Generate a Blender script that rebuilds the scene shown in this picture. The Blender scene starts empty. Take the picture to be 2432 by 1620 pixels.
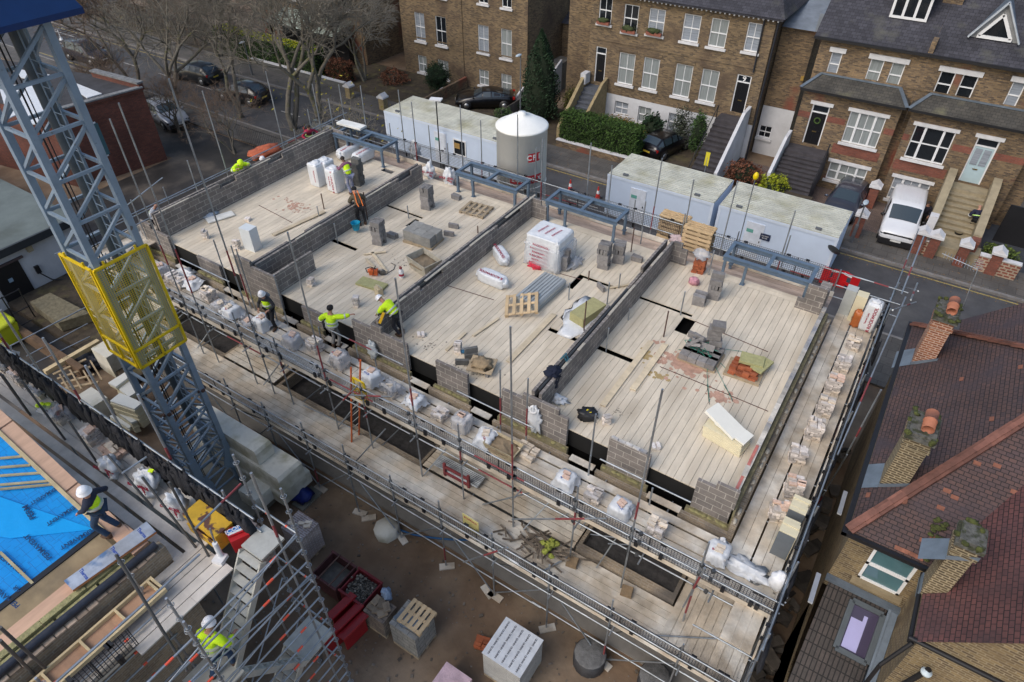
import bpy, math, random
from mathutils import Vector, Matrix, noise as mnoise
COL = bpy.context.scene.collection
R = random.Random(11)
rad = math.radians
# ---------------------------------------------------------------- camera calibration
CAMZ = 20.1; FPX = 1595.0; PITCH = rad(40.77); YAW = rad(-33.0)
FW = Vector((math.sin(YAW)*math.cos(PITCH), math.cos(YAW)*math.cos(PITCH), -math.sin(PITCH)))
RT = FW.cross(Vector((0,0,1))).normalized(); UP = RT.cross(FW)
CAM = Vector((0,0,CAMZ))
def N(i,x,y):                      # survey tile (12 tiles of 608x540) -> photo pixel
    if i<100: return ((i-1)%4*608+x*.34448, (i-1)//4*540+y*.34448)
    ox,oy,s = {101:(420,1080,.17857),102:(360,1160,.29343),103:(0,720,.24228),104:(0,1300,.20408),105:(2082,660,.19136),
               106:(1980,940,.22956),107:(1832,1220,.2551),108:(1820,700,.19133),109:(1160,880,.12755),110:(1600,1100,.12755),111:(300,880,.17857),112:(0,0,.17857),113:(0,280,.17857),116:(1400,1000,.12755)}[i]
    return (ox+x*s, oy+y*s)
def ray(i,x,y):
    px,py = N(i,x,y)
    return RT*((px-1216)/FPX) - UP*((py-810)/FPX) + FW
def aZ(i,x,y,z): r=ray(i,x,y); return CAM+r*((z-CAMZ)/r.z)
def aY(i,x,y,Y): r=ray(i,x,y); return CAM+r*(Y/r.y)
def aX(i,x,y,X): r=ray(i,x,y); return CAM+r*(X/r.x)
def aP(i,x,y,p,n): r=ray(i,x,y); return CAM+r*((Vector(p)-CAM).dot(Vector(n))/r.dot(Vector(n)))
# ---------------------------------------------------------------- tagging
def tag(o,label=None,cat=None,group=None,kind=None):
    if label: o['label']=label
    if cat: o['category']=cat
    if group: o['group']=group
    if kind: o['kind']=kind
    return o
def thing(name,loc,label,cat,group=None,rz=0):
    o=bpy.data.objects.new(name,None); COL.objects.link(o); o.empty_display_size=.2
    o.location=loc; o.rotation_euler=(0,0,rz)
    return tag(o,label,cat,group)
def dup(root,loc,rz=0,label=None,group=None,sc=None):
    r=root.copy(); COL.objects.link(r); r.location=loc; r.rotation_euler=(0,0,rz)
    if label: r['label']=label
    if group: r['group']=group
    if sc: r.scale=sc
    for ch in root.children:
        c=ch.copy(); COL.objects.link(c); c.parent=r
        for g in ch.children:
            d=g.copy(); COL.objects.link(d); d.parent=c
    return r
SPLIT=set('eaves_bracket replaced_tile mortar_bed ledge_board red_edge_tape lower_lift_boards roof_rib boards floor_boards verge_board joint_collar red_brick_band roof_sheet side_window wheel bay_dark_fill bay_wall verandah_frame bag_handle boots cable cross_bar cuff_band door_glass downpipe end_brickwork lead_flashing lintel nose ear eye side_wall upper_lift_boards brick_skin sole_board rungs gusset_plate coping shoulder window_glass loose_bricks brick_guard band soil_pipe lattice_bar'.split())
# ---------------------------------------------------------------- mesh builder
class MB:
    def __init__(s): s.v=[]; s.f=[]; s.m=[]; s.s=[]; s.c=[]
    def add(s,vs,fs,mi=0,sm=False):
        b=len(s.v); s.v+= [tuple(v) for v in vs]
        for f in fs: s.f.append([b+i for i in f]); s.m.append(mi); s.s.append(sm)
        s.c.append((b,len(s.v),len(s.f)-len(fs),len(s.f)))
        return s
    def pieces(s,g=.02):
        B=[[min(v[k] for v in s.v[a:b])-g for k in range(3)]+[max(v[k] for v in s.v[a:b]) for k in range(3)] for a,b,_,_ in s.c]; n=len(B); p=list(range(n))
        def f(a):
            while p[a]!=a: a=p[a]
            return a
        for i in range(n):
            for j in range(i):
                A,C=B[i],B[j]
                if all(A[k]<=C[k+3] and C[k]<=A[k+3] for k in range(3)): p[f(i)]=f(j)
        out={}
        for i in range(n):
            m=out.setdefault(f(i),MB()); a,b,c,d=s.c[i]; m.add(s.v[a:b],[[q-a for q in s.f[k]] for k in range(c,d)],0); m.m[-(d-c):]=s.m[c:d]; m.s[-(d-c):]=s.s[c:d]
        return list(out.values())
    def box(s,x0,y0,z0,x1,y1,z1,mi=0):
        if x0>x1:x0,x1=x1,x0
        if y0>y1:y0,y1=y1,y0
        if z0>z1:z0,z1=z1,z0
        v=[(x0,y0,z0),(x1,y0,z0),(x1,y1,z0),(x0,y1,z0),(x0,y0,z1),(x1,y0,z1),(x1,y1,z1),(x0,y1,z1)]
        return s.add(v,[(0,3,2,1),(4,5,6,7),(0,1,5,4),(1,2,6,5),(2,3,7,6),(3,0,4,7)],mi)
    def obox(s,c,sz,rz=0,mi=0,M=None):
        a,b,h=sz[0]/2,sz[1]/2,sz[2]/2
        M=M or Matrix.Rotation(rz,4,'Z'); c=Vector(c)
        v=[c+M@Vector(p) for p in ((-a,-b,-h),(a,-b,-h),(a,b,-h),(-a,b,-h),(-a,-b,h),(a,-b,h),(a,b,h),(-a,b,h))]
        return s.add(v,[(0,3,2,1),(4,5,6,7),(0,1,5,4),(1,2,6,5),(2,3,7,6),(3,0,4,7)],mi)
    def beam(s,p,q,w,h,mi=0,up=(0,0,1)):
        p,q=Vector(p),Vector(q); d=(q-p).normalized(); u=Vector(up)
        if abs(d.dot(u))>.98: u=Vector((1,0,0))
        a=d.cross(u).normalized()*w/2; b=a.cross(d).normalized()*h/2
        v=[p-a-b,p+a-b,p+a+b,p-a+b,q-a-b,q+a-b,q+a+b,q-a+b]
        return s.add(v,[(0,1,2,3),(7,6,5,4),(1,0,4,5),(2,1,5,6),(3,2,6,7),(0,3,7,4)],mi)
    def tube(s,p,q,r,n=6,r2=None,mi=0,cap=True):
        p,q=Vector(p),Vector(q); r2=r if r2 is None else r2
        d=(q-p)
        if d.length<1e-6: return s
        d.normalize(); u=Vector((0,0,1)) if abs(d.z)<.9 else Vector((1,0,0))
        a=d.cross(u).normalized(); b=d.cross(a)
        v=[p+(a*math.cos(t)+b*math.sin(t))*r for t in [2*math.pi*k/n for k in range(n)]]+[q+(a*math.cos(t)+b*math.sin(t))*r2 for t in [2*math.pi*k/n for k in range(n)]]
        s.add(v,[(k,k+n,(k+1)%n+n,(k+1)%n) for k in range(n)],mi,True)
        if cap: s.add(v[:n],[tuple(range(n))],mi); s.add(v[n:],[tuple(range(n-1,-1,-1))],mi)
        return s
    def path(s,pts,r,n=6,mi=0):
        for i in range(len(pts)-1):
            ra=r[i] if isinstance(r,(list,tuple)) else r; rb=r[i+1] if isinstance(r,(list,tuple)) else r
            s.tube(pts[i],pts[i+1],ra,n,rb,mi)
        return s
    def ext(s,poly,vec,mi=0):
        n=len(poly); vec=Vector(vec); P=[Vector(p) for p in poly]
        v=P+[p+vec for p in P]
        nr=Vector((0,0,0))
        for i in range(n): nr+=P[i].cross(P[(i+1)%n])
        fl=nr.dot(vec)>0
        fs=[tuple(range(n-1,-1,-1)),tuple(range(n,2*n))]+[(i,(i+1)%n,(i+1)%n+n,i+n) for i in range(n)]
        if not fl: fs=[tuple(reversed(f)) for f in fs]
        return s.add(v,fs,mi)
    def poly(s,pts,mi=0): return s.add(pts,[tuple(range(len(pts)))],mi)
    def lathe(s,c,prof,n=12,mi=0,ax=None):
        c=Vector(c); v=[]; M=ax or Matrix.Identity(4)
        for r,z in prof:
            for k in range(n): t=2*math.pi*k/n; v.append(c+M@Vector((r*math.cos(t),r*math.sin(t),z)))
        fs=[]
        for j in range(len(prof)-1):
            for k in range(n): a=j*n+k; b=j*n+(k+1)%n; fs.append((a,b,b+n,a+n))
        s.add(v,fs,mi,True)
        if prof[0][0]>1e-4: s.add(v[:n],[tuple(range(n-1,-1,-1))],mi)
        if prof[-1][0]>1e-4: s.add(v[-n:],[tuple(range(n))],mi)
        return s
    def blob(s,c,r,amp=.2,fr=2.,seed=0,nu=12,nv=8,mi=0,flat=None,sq=1.0):
        c=Vector(c); v=[]; 
        for j in range(nv+1):
            ph=-math.pi/2+math.pi*j/nv
            for i in range(nu):
                th=2*math.pi*i/nu
                d=Vector((math.cos(ph)*math.cos(th),math.cos(ph)*math.sin(th),math.sin(ph)))
                e=Vector([math.copysign(abs(a)**sq,a) for a in d])
                k=1+amp*mnoise.noise(d*fr+Vector((seed*7.3,seed*3.1,0)))*1.6
                p=Vector((e.x*r[0]*k,e.y*r[1]*k,e.z*r[2]*k))
                if flat is not None and p.z<flat: p.z=flat
                v.append(c+p)
        fs=[]
        for j in range(nv):
            for i in range(nu): a=j*nu+i; b=j*nu+(i+1)%nu; fs.append((a,b,b+nu,a+nu))
        return s.add(v,fs,mi,True)
    def leaves(s,fn,n,size,mi=0,rr=None):
        rr=rr or R
        for _ in range(n):
            p=Vector(fn()); a=Vector((rr.gauss(0,1),rr.gauss(0,1),rr.gauss(0,1))).normalized(); b=a.orthogonal().normalized()
            c=a.cross(b); z=size*rr.uniform(.6,1.3)
            s.add([p-b*z,p+c*z*.5,p+b*z,p-c*z*.5],[(0,1,2,3)],mi)
        return s
    def build(s,name,mats,parent=None,world=True,uv=True,origin=False,smooth=True):
        if name in SPLIT and len(s.c)>1:
            ps=s.pieces()
            if 1<len(ps)<=100: return [q._build(name,mats,parent,world,uv,origin,smooth) for q in ps][0]
        return s._build(name,mats,parent,world,uv,origin,smooth)
    def _build(s,name,mats,parent,world,uv,origin,smooth):
        me=bpy.data.meshes.new(name)
        off=Vector((0,0,0))
        if parent is None and origin and s.v:
            xs=[v[0] for v in s.v]; ys=[v[1] for v in s.v]; off=Vector(((min(xs)+max(xs))/2,(min(ys)+max(ys))/2,min(v[2] for v in s.v)))
        me.from_pydata([(v[0]-off.x,v[1]-off.y,v[2]-off.z) for v in s.v],[],s.f)
        if not isinstance(mats,(list,tuple)): mats=[mats]
        for m in mats: me.materials.append(m)
        me.polygons.foreach_set('material_index',s.m)
        me.polygons.foreach_set('use_smooth',[bool(x) and smooth for x in s.s])
        if uv and len(s.f)<60000:
            l=me.uv_layers.new(name='UVMap'); d=l.data; vv=me.vertices
            for p in me.polygons:
                n=p.normal
                if abs(n.z)>.97: U=Vector((1,0,0)); V=Vector((0,1,0))
                else:
                    U=Vector((-n.y,n.x,0)).normalized(); V=n.cross(U)
                    if abs(U.x)>abs(U.y):
                        if U.x<0: U=-U
                    elif U.y<0: U=-U
                for li in p.loop_indices:
                    c=vv[me.loops[li].vertex_index].co+off
                    d[li].uv=(c.dot(U),c.dot(V))
        me.update()
        o=bpy.data.objects.new(name,me); COL.objects.link(o)
        if parent is not None:
            o.parent=parent
            if world and parent.parent is None and parent.type=='EMPTY':
                o.matrix_parent_inverse=Matrix.LocRotScale(parent.location,parent.rotation_euler,parent.scale).inverted()
            elif world and parent.parent is None and parent.location.length>0:
                o.matrix_parent_inverse=Matrix.Translation(-parent.location)
        else: o.location=off
        return o
# ---------------------------------------------------------------- materials
MATS={}
def mat(name,col,rough=.8,metal=0.,amp=.15,scale=3.,island=0.,bump=0.,bscale=30.,spec=.5,col2=None,c2scale=1.,c2lo=.5,c2hi=.65,aniso=None,alpha=None,coat=0):
    if name in MATS: return MATS[name]
    m=bpy.data.materials.new(name); m.use_nodes=True; nt=m.node_tree; ns=nt.nodes; L=nt.links.new
    b=ns['Principled BSDF']; b.inputs['Roughness'].default_value=rough; b.inputs['Metallic'].default_value=metal
    b.inputs['Specular IOR Level'].default_value=spec
    if coat: b.inputs['Coat Weight'].default_value=coat
    tc=ns.new('ShaderNodeTexCoord'); src=tc.outputs['Object']
    if aniso:
        mp=ns.new('ShaderNodeMapping'); mp.inputs['Scale'].default_value=aniso; L(src,mp.inputs[0]); src=mp.outputs[0]
    cur=None
    base=ns.new('ShaderNodeRGB'); base.outputs[0].default_value=(*col,1); cur=base.outputs[0]
    if col2:
        nz=ns.new('ShaderNodeTexNoise'); nz.inputs['Scale'].default_value=c2scale; nz.inputs['Detail'].default_value=6; L(src,nz.inputs[0])
        rp=ns.new('ShaderNodeMapRange'); rp.inputs[1].default_value=c2lo; rp.inputs[2].default_value=c2hi; L(nz.outputs[0],rp.inputs[0])
        mx=ns.new('ShaderNodeMix'); mx.data_type='RGBA'; L(rp.outputs[0],mx.inputs[0]); L(cur,mx.inputs[6]); mx.inputs[7].default_value=(*col2,1); cur=mx.outputs[2]
    val=None
    if amp:
        nz=ns.new('ShaderNodeTexNoise'); nz.inputs['Scale'].default_value=scale; nz.inputs['Detail'].default_value=8; nz.inputs['Roughness'].default_value=.65; L(src,nz.inputs[0])
        rp=ns.new('ShaderNodeMapRange'); rp.inputs[1].default_value=.3; rp.inputs[2].default_value=.7; rp.inputs[3].default_value=1-amp; rp.inputs[4].default_value=1+amp; L(nz.outputs[0],rp.inputs[0]); val=rp.outputs[0]
    if island:
        g=ns.new('ShaderNodeNewGeometry'); rp=ns.new('ShaderNodeMapRange'); rp.inputs[3].default_value=1-island; rp.inputs[4].default_value=1+island; L(g.outputs['Random Per Island'],rp.inputs[0])
        if val is not None:
            mu=ns.new('ShaderNodeMath'); mu.operation='MULTIPLY'; L(val,mu.inputs[0]); L(rp.outputs[0],mu.inputs[1]); val=mu.outputs[0]
        else: val=rp.outputs[0]
    if val is not None:
        vm=ns.new('ShaderNodeVectorMath'); vm.operation='SCALE'; L(cur,vm.inputs[0]); L(val,vm.inputs['Scale']); cur=vm.outputs[0]
    L(cur,b.inputs['Base Color'])
    if bump:
        nz=ns.new('ShaderNodeTexNoise'); nz.inputs['Scale'].default_value=bscale; nz.inputs['Detail'].default_value=6; L(src,nz.inputs[0])
        bp=ns.new('ShaderNodeBump'); bp.inputs['Strength'].default_value=bump; bp.inputs['Distance'].default_value=.02; L(nz.outputs[0],bp.inputs['Height']); L(bp.outputs[0],b.inputs['Normal'])
    if alpha is not None: b.inputs['Alpha'].default_value=alpha
    MATS[name]=m; return m
def brick(name,c1,c2,mo,bw=.225,bh=.075,ms=.008,amp=.22,gscale=1.2,swap=False,rough=.9,bias=0.,off=.5,c3=None,c3lo=.55,c3hi=.7,bump=.4,smooth=.1,c3scale=.8,fine=.12):
    if name in MATS: return MATS[name]
    m=bpy.data.materials.new(name); m.use_nodes=True; nt=m.node_tree; ns=nt.nodes; L=nt.links.new
    b=ns['Principled BSDF']; b.inputs['Roughness'].default_value=rough
    uv=ns.new('ShaderNodeUVMap'); src=uv.outputs[0]; tc=ns.new('ShaderNodeTexCoord')
    if swap:
        sp=ns.new('ShaderNodeSeparateXYZ'); L(src,sp.inputs[0]); cb=ns.new('ShaderNodeCombineXYZ'); L(sp.outputs[1],cb.inputs[0]); L(sp.outputs[0],cb.inputs[1]); src=cb.outputs[0]
    bt=ns.new('ShaderNodeTexBrick'); bt.offset=off; L(src,bt.inputs['Vector'])
    bt.inputs['Scale'].default_value=1; bt.inputs['Brick Width'].default_value=bw; bt.inputs['Row Height'].default_value=bh
    bt.inputs['Mortar Size'].default_value=ms; bt.inputs['Mortar Smooth'].default_value=smooth; bt.inputs['Bias'].default_value=bias
    bt.inputs['Color1'].default_value=(*c1,1); bt.inputs['Color2'].default_value=(*c2,1); bt.inputs['Mortar'].default_value=(*mo,1)
    cur=bt.outputs[0]
    if c3:
        nz=ns.new('ShaderNodeTexNoise'); nz.inputs['Scale'].default_value=c3scale; nz.inputs['Detail'].default_value=5; L(tc.outputs['Object'],nz.inputs[0])
        rp=ns.new('ShaderNodeMapRange'); rp.inputs[1].default_value=c3lo; rp.inputs[2].default_value=c3hi; L(nz.outputs[0],rp.inputs[0])
        mx=ns.new('ShaderNodeMix'); mx.data_type='RGBA'; L(rp.outputs[0],mx.inputs[0]); L(cur,mx.inputs[6]); mx.inputs[7].default_value=(*c3,1); cur=mx.outputs[2]
    vals=[]
    for sc,am in ((gscale,amp),(14.,fine)):
        nz=ns.new('ShaderNodeTexNoise'); nz.inputs['Scale'].default_value=sc; nz.inputs['Detail'].default_value=7; L(tc.outputs['Object'],nz.inputs[0])
        rp=ns.new('ShaderNodeMapRange'); rp.inputs[1].default_value=.3; rp.inputs[2].default_value=.7; rp.inputs[3].default_value=1-am; rp.inputs[4].default_value=1+am; L(nz.outputs[0],rp.inputs[0])
        vm=ns.new('ShaderNodeVectorMath'); vm.operation='SCALE'; L(cur,vm.inputs[0]); L(rp.outputs[0],vm.inputs['Scale']); cur=vm.outputs[0]
    L(cur,b.inputs['Base Color'])
    if bump:
        iv=ns.new('ShaderNodeMath'); iv.operation='SUBTRACT'; iv.inputs[0].default_value=1; L(bt.outputs['Fac'],iv.inputs[1])
        bp=ns.new('ShaderNodeBump'); bp.inputs['Strength'].default_value=bump; bp.inputs['Distance'].default_value=.01; L(iv.outputs[0],bp.inputs['Height']); L(bp.outputs[0],b.inputs['Normal'])
    MATS[name]=m; return m
def meshmat(name,col,cell=.1,wire=.012,back=None):          # woven mesh sheet: real openings by transparency
    if name in MATS: return MATS[name]
    m=bpy.data.materials.new(name); m.use_nodes=True; nt=m.node_tree; ns=nt.nodes; L=nt.links.new
    b=ns['Principled BSDF']; b.inputs['Base Color'].default_value=(*col,1); b.inputs['Roughness'].default_value=.6
    uv=ns.new('ShaderNodeUVMap'); bt=ns.new('ShaderNodeTexBrick'); bt.offset=0; L(uv.outputs[0],bt.inputs['Vector'])
    bt.inputs['Scale'].default_value=1; bt.inputs['Brick Width'].default_value=cell; bt.inputs['Row Height'].default_value=cell
    bt.inputs['Mortar Size'].default_value=wire; bt.inputs['Mortar Smooth'].default_value=0
    L(bt.outputs['Fac'],b.inputs['Alpha'])
    MATS[name]=m; return m
def text(s,size,mt,parent,M,name='lettering',ext=.002,al='CENTER'):
    cu=bpy.data.curves.new('txt','FONT'); cu.body=s; cu.size=size; cu.extrude=ext; cu.align_x=al; cu.align_y='CENTER'; cu.resolution_u=2; cu.offset=size*.025
    o=bpy.data.objects.new('txt',cu); COL.objects.link(o)
    dg=bpy.context.evaluated_depsgraph_get(); me=bpy.data.meshes.new_from_object(o.evaluated_get(dg))
    bpy.data.objects.remove(o); bpy.data.curves.remove(cu)
    me.name=name; me.materials.clear(); me.materials.append(mt)
    me.transform(M)
    o=bpy.data.objects.new(name,me); COL.objects.link(o)
    if parent: 
        o.parent=parent
        if parent.parent is None and parent.type!='EMPTY' : o.matrix_parent_inverse=Matrix.Translation(-parent.location)
    return o
def frameM(o,xd,yd):               # matrix with local x along xd, y along yd, at o
    xd=Vector(xd).normalized(); yd=Vector(yd); yd=(yd-xd*xd.dot(yd)).normalized(); zd=xd.cross(yd)
    M=Matrix((xd,yd,zd)).transposed().to_4x4(); M.translation=Vector(o); return M
# palette
galv=mat('galvanised_steel',(.34,.37,.40),.45,.75,.35,2.,island=.25)
rust=mat('rusty_steel',(.12,.07,.055),.7,.4,.4,5.)
redp=mat('red_paint',(.22,.045,.05),.6,.1,.3,6.)
black=mat('black_plastic',(.012,.012,.014),.5,0,.2)
white=mat('white_paint',(.72,.73,.74),.5,0,.05)
dark=mat('void_shade_black',(.006,.006,.006),1,0,0,spec=0)  # near-black colour standing for unlit voids
scboard=mat('scaffold_board',(.47,.405,.32),.9,0,.34,1.6,island=.12,aniso=(1,1,1),bump=.3,bscale=20,col2=(.58,.55,.49),c2scale=.9,c2lo=.45,c2hi=.6)
blockm=brick('concrete_block',(.215,.19,.172),(.16,.145,.136),(.40,.37,.33),.45,.225,.011,.22,1.5,c3=(.12,.115,.115),c3lo=.55,c3hi=.72)
blockl=mat('loose_block',(.215,.205,.20),.95,0,.25,8.,island=.22,bump=.4)
mortar=mat('mortar',(.40,.37,.31),.95,0,.25,9.,bump=.5)
polyw=mat('white_polythene',(.66,.68,.70),.35,0,.12,5.,bump=.6,bscale=9)
redink=mat('red_print',(.34,.02,.05),.6,0,0)
blueink=mat('blue_print',(.03,.08,.35),.6,0,0)
hivis=mat('hi_vis_yellow',(.70,.95,.015),.6,0,.08,8,bump=.3,bscale=14)
silver=mat('reflective_tape',(.5,.52,.5),.35,.2,.05)
skin=mat('skin',(.42,.22,.15),.6,0,.05)
# ================================================================ ground, street
mud=mat('mud',(.150,.098,.060),.85,0,.35,.6,col2=(.21,.155,.105),c2scale=.35,c2lo=.45,c2hi=.62,bump=.8,bscale=6)
asph=mat('asphalt',(.062,.062,.066),.8,0,.25,1.2,bump=.3,bscale=60,col2=(.085,.083,.083),c2scale=.25)
pave=brick('paving_slabs',(.11,.10,.09),(.085,.08,.073),(.05,.045,.04),.75,.6,.012,.25,.7,rough=.85,bump=.2)
setts=brick('driveway_setts',(.17,.12,.10),(.12,.09,.08),(.06,.05,.045),.2,.1,.008,.25,.6,bump=.2)
soil=mat('garden_soil',(.055,.042,.028),.95,0,.4,3,bump=.8,bscale=12,col2=(.09,.075,.035),c2scale=1.2)
yline=mat('yellow_road_paint',(.36,.28,.09),.8,0,.3,4); wline=mat('white_road_paint',(.38,.37,.35),.8,0,.3,4)
kerbm=mat('kerb_stone',(.20,.19,.18),.9,0,.25,3)
def S(mb,name,m,**k): o=mb.build(name,m,**k); o['kind']='structure'; return o
S(MB().box(-260,-160,-1.2,200,190,0),'ground',mud)
S(MB().box(-42,-6,.0015,-27.2,22.89,.0125).box(-62,22.895,.0016,-27.2,27.1,.013),'yard_surface',mat('wet_black_yard',(.035,.032,.03),.6,0,.5,.5,col2=(.07,.06,.05),c2scale=.5,bump=.5,bscale=12))
S(MB().box(-75,27.2,.002,30,29.2,.10).box(-27.2,25.5,.0021,30,27.19,.1001).box(-110,24,.0021,-75,29.2,.1001),'near_pavement',pave)
S(MB().box(-240,29.35,-.5,120,35.55,.004).box(-88,35.55,-.5,-80,90,.0041).box(-110,20,-.5,-88,60,.0042),'road',asph)
S(MB().box(-80,35.75,-.5,120,38.3,.12),'far_pavement',pave)
kb=MB(); kb.box(-80,35.55,-.4,120,35.75,.13); kb.box(-110,29.2,-.4,60,29.35,.11)
x=-78
S(kb,'kerb',kerbm)
lm=MB(); lm.box(-24,35.28,.004,60,35.36,.008); lm.box(-78,35.05,.004,-52,35.13,.008); lm.box(-74,29.85,.004,-58,29.93,.008)
S(lm,'yellow_line',yline)
wm=MB()
for i in range(14): wm.box(-72+i*5,32.4,.004,-70+i*5,32.5,.008)
for a in ((-76.5,34.2),(-73.5,34.4),(-71.2,34.2)): wm.box(a[0],a[1],.004,a[0]+.12,a[1]+1.1,.008)
wm.box(-78,34.2,.004,-69,34.3,.0085)
S(wm,'white_road_marking',wline)
gd=MB(); gd.box(-80,38.3,-.5,-24,44.2,.09); gd.box(-24,38.3,-.5,-9.8,43.6,.0901)
S(gd,'front_garden',soil)
S(MB().box(-9.8,38.3,-.5,30,43.2,.1),'driveway',setts)
# ================================================================ houses
stock=brick('yellow_stock_brick',(.27,.185,.095),(.085,.058,.036),(.16,.135,.10),.225,.075,.009,.3,.5,c3=(.075,.052,.035),c3lo=.5,c3hi=.68,c3scale=.5)
stock2=brick('brown_stock_brick',(.25,.165,.085),(.075,.05,.034),(.14,.12,.09),.225,.075,.009,.3,.5,c3=(.20,.07,.045),c3lo=.6,c3hi=.7,c3scale=.45)
redb=brick('red_brick',(.24,.072,.045),(.16,.05,.035),(.13,.09,.07),.225,.075,.008,.25,.8)
slate=brick('roof_slate',(.056,.056,.070),(.034,.034,.044),(.014,.014,.016),.25,.2,.008,.25,.6,c3=(.085,.085,.075),c3lo=.58,c3hi=.75,bump=.6)
glassd=mat('dark_window_glass',(.012,.015,.019),.06,0,0,spec=.8)
glassc=mat('curtained_glass',(.24,.265,.265),.12,0,.25,1.,aniso=(14,14,.6),spec=.7)
glassb=mat('blinds_behind_glass',(.26,.29,.33),.12,0,.35,1.,aniso=(1,1,22),spec=.7)
glasst=mat('teal_glass',(.07,.15,.17),.06,0,.15,1.2,spec=.8)
lead=mat('lead_flashing',(.14,.175,.215),.5,.2,.25,2.)
stonew=mat('painted_stone',(.62,.62,.63),.7,0,.12,3.)
rendw=mat('white_render',(.55,.56,.58),.85,0,.12,1.2)
def wallholes(mb,x0,x1,z0,z1,y,holes,depth=.14,mi=0,rmi=None):
    xs=sorted({x0,x1}|{h[0] for h in holes}|{h[1] for h in holes}); zs=sorted({z0,z1}|{h[2] for h in holes}|{h[3] for h in holes})
    xs=[x for x in xs if x0<=x<=x1]; zs=[z for z in zs if z0<=z<=z1]
    for i in range(len(xs)-1):
        for j in range(len(zs)-1):
            cx,cz=(xs[i]+xs[i+1])/2,(zs[j]+zs[j+1])/2
            if any(h[0]<cx<h[1] and h[2]<cz<h[3] for h in holes): continue
            mb.poly([(xs[i],y,zs[j]),(xs[i+1],y,zs[j]),(xs[i+1],y,zs[j+1]),(xs[i],y,zs[j+1])],mi)
    r=mi if rmi is None else rmi
    for a,b,c,d in holes:
        Y=y+depth
        mb.poly([(a,y,c),(a,Y,c),(b,Y,c),(b,y,c)],r); mb.poly([(a,y,d),(b,y,d),(b,Y,d),(a,Y,d)],r)
        mb.poly([(a,y,c),(a,y,d),(a,Y,d),(a,Y,c)],r); mb.poly([(b,y,c),(b,Y,c),(b,Y,d),(b,y,d)],r)
def hole(spec,y):
    a,b=spec[0],spec[1]; p=aY(*a,y); q=aY(*b,y); return (p.x,q.x,q.z,p.z)
def sash(house,h,y,kind='d',cols=2,mull=0,sill=True,box=None,lint=None):
    a,b,c,d=h; Y=y+.14; w=b-a; f=MB(); t=.055
    for (p,q,r,s_) in ((a,a+t,c,d),(b-t,b,c,d),(a+t,b-t,c,c+t*1.4),(a+t,b-t,d-t,d),(a+t,b-t,(c+d)/2-.03,(c+d)/2+.03)): f.box(p,Y-.08,r,q,Y+.004,s_)
    if mull:
        for k in range(1,mull+1):
            xx=a+w*(k/(mull+1) if mull==1 else (.27 if k==1 else .73)); f.box(xx-.06,Y-.1,c,xx+.06,Y-.002,d)
    if cols>1 and not mull: f.box((a+b)/2-.018,Y-.05,c+t,(a+b)/2+.018,Y-.003,d-t)
    if cols>2 and mull: f.box((a+b)/2-.018,Y-.05,c+t,(a+b)/2+.018,Y-.003,d-t)
    fo=f.build('window',white,house,uv=False)
    g={'d':glassd,'c':glassc,'b':glassb,'t':glasst}[kind]
    if kind in 'db' or True:
        MB().poly([(a,Y-.03,c),(b,Y-.03,c),(b,Y-.03,d),(a,Y-.03,d)]).build('pane',g,fo,uv=False)
    if sill: MB().box(a-.12,y-.13,c-.14,b+.12,y+.06,c-.002).build('sill',stonew,fo,uv=False)
    if lint: MB().box(a-.15,y-.05,d+.002,b+.15,y+.05,d+.2).build('lintel',stonew,fo,uv=False)
    if box:
        bx=MB(); bx.box(a+.02,y-.3,c,b-.02,y-.1,c+.18); o=bx.build('window_box',mat('terracotta_box',(.25,.09,.06),.9),fo,uv=False)
    return fo
def door(house,h,y,col,fan=True,panel='plain'):
    a,b,c,d=h; Y=y+.16; df=MB(); t=.07; fan_z=d-.42 if fan else d
    for (p,q,r,s_) in ((a,a+t,c,d),(b-t,b,c,d),(a+t,b-t,d-t,d),(a+t,b-t,fan_z-t,fan_z)): df.box(p,Y-.1,r,q,Y,s_)
    o=df.build('door_frame',white,house,uv=False)
    m=mat('door_paint_'+('black' if sum(col)<.1 else 'pale' if col[0]>.3 else 'slate'),col,.35,0,.05)
    dd=MB(); dd.box(a+t,Y-.06,c,b-t,Y-.01,fan_z-t)
    w=b-a-2*t
    for sx in (.1,.56):
        for sz in (.08,.5): dd.box(a+t+w*sx,Y-.075,c+(fan_z-c)*sz,a+t+w*(sx+.34),Y-.062,c+(fan_z-c)*(sz+.34))
    dr=dd.build('door',m,house,uv=False)
    if fan: MB().poly([(a+t,Y-.03,fan_z),(b-t,Y-.03,fan_z),(b-t,Y-.03,d-t),(a+t,Y-.03,d-t)]).build('fanlight',glassd,o,uv=False)
    MB().box((a+b)/2-.12,Y-.1,c+.75,(a+b)/2+.12,Y-.076,c+.81).build('letterbox',mat('brass',(.4,.28,.1),.3,.9),dr,uv=False)
    if panel=='glass':
        MB().box(a+t+.08,Y-.085,c+1.,(a+b)/2-.04,Y-.077,fan_z-.2).box((a+b)/2+.04,Y-.085,c+1.,b-t-.08,Y-.077,fan_z-.2).build('door_glass',glassb,dr,uv=False)
    if panel=='wreath':
        w_=MB()
        for k in range(16): t1,t2=k*math.pi/8,(k+1)*math.pi/8; cx=(a+b)/2; cz=c+1.45; w_.tube((cx+.16*math.cos(t1),Y-.12,cz+.16*math.sin(t1)),(cx+.16*math.cos(t2),Y-.12,cz+.16*math.sin(t2)),.045,5)
        w_.build('wreath',mat('wreath_leaves',(.05,.09,.02),.9,0,.4,30),dr,uv=False)
    return dr
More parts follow.
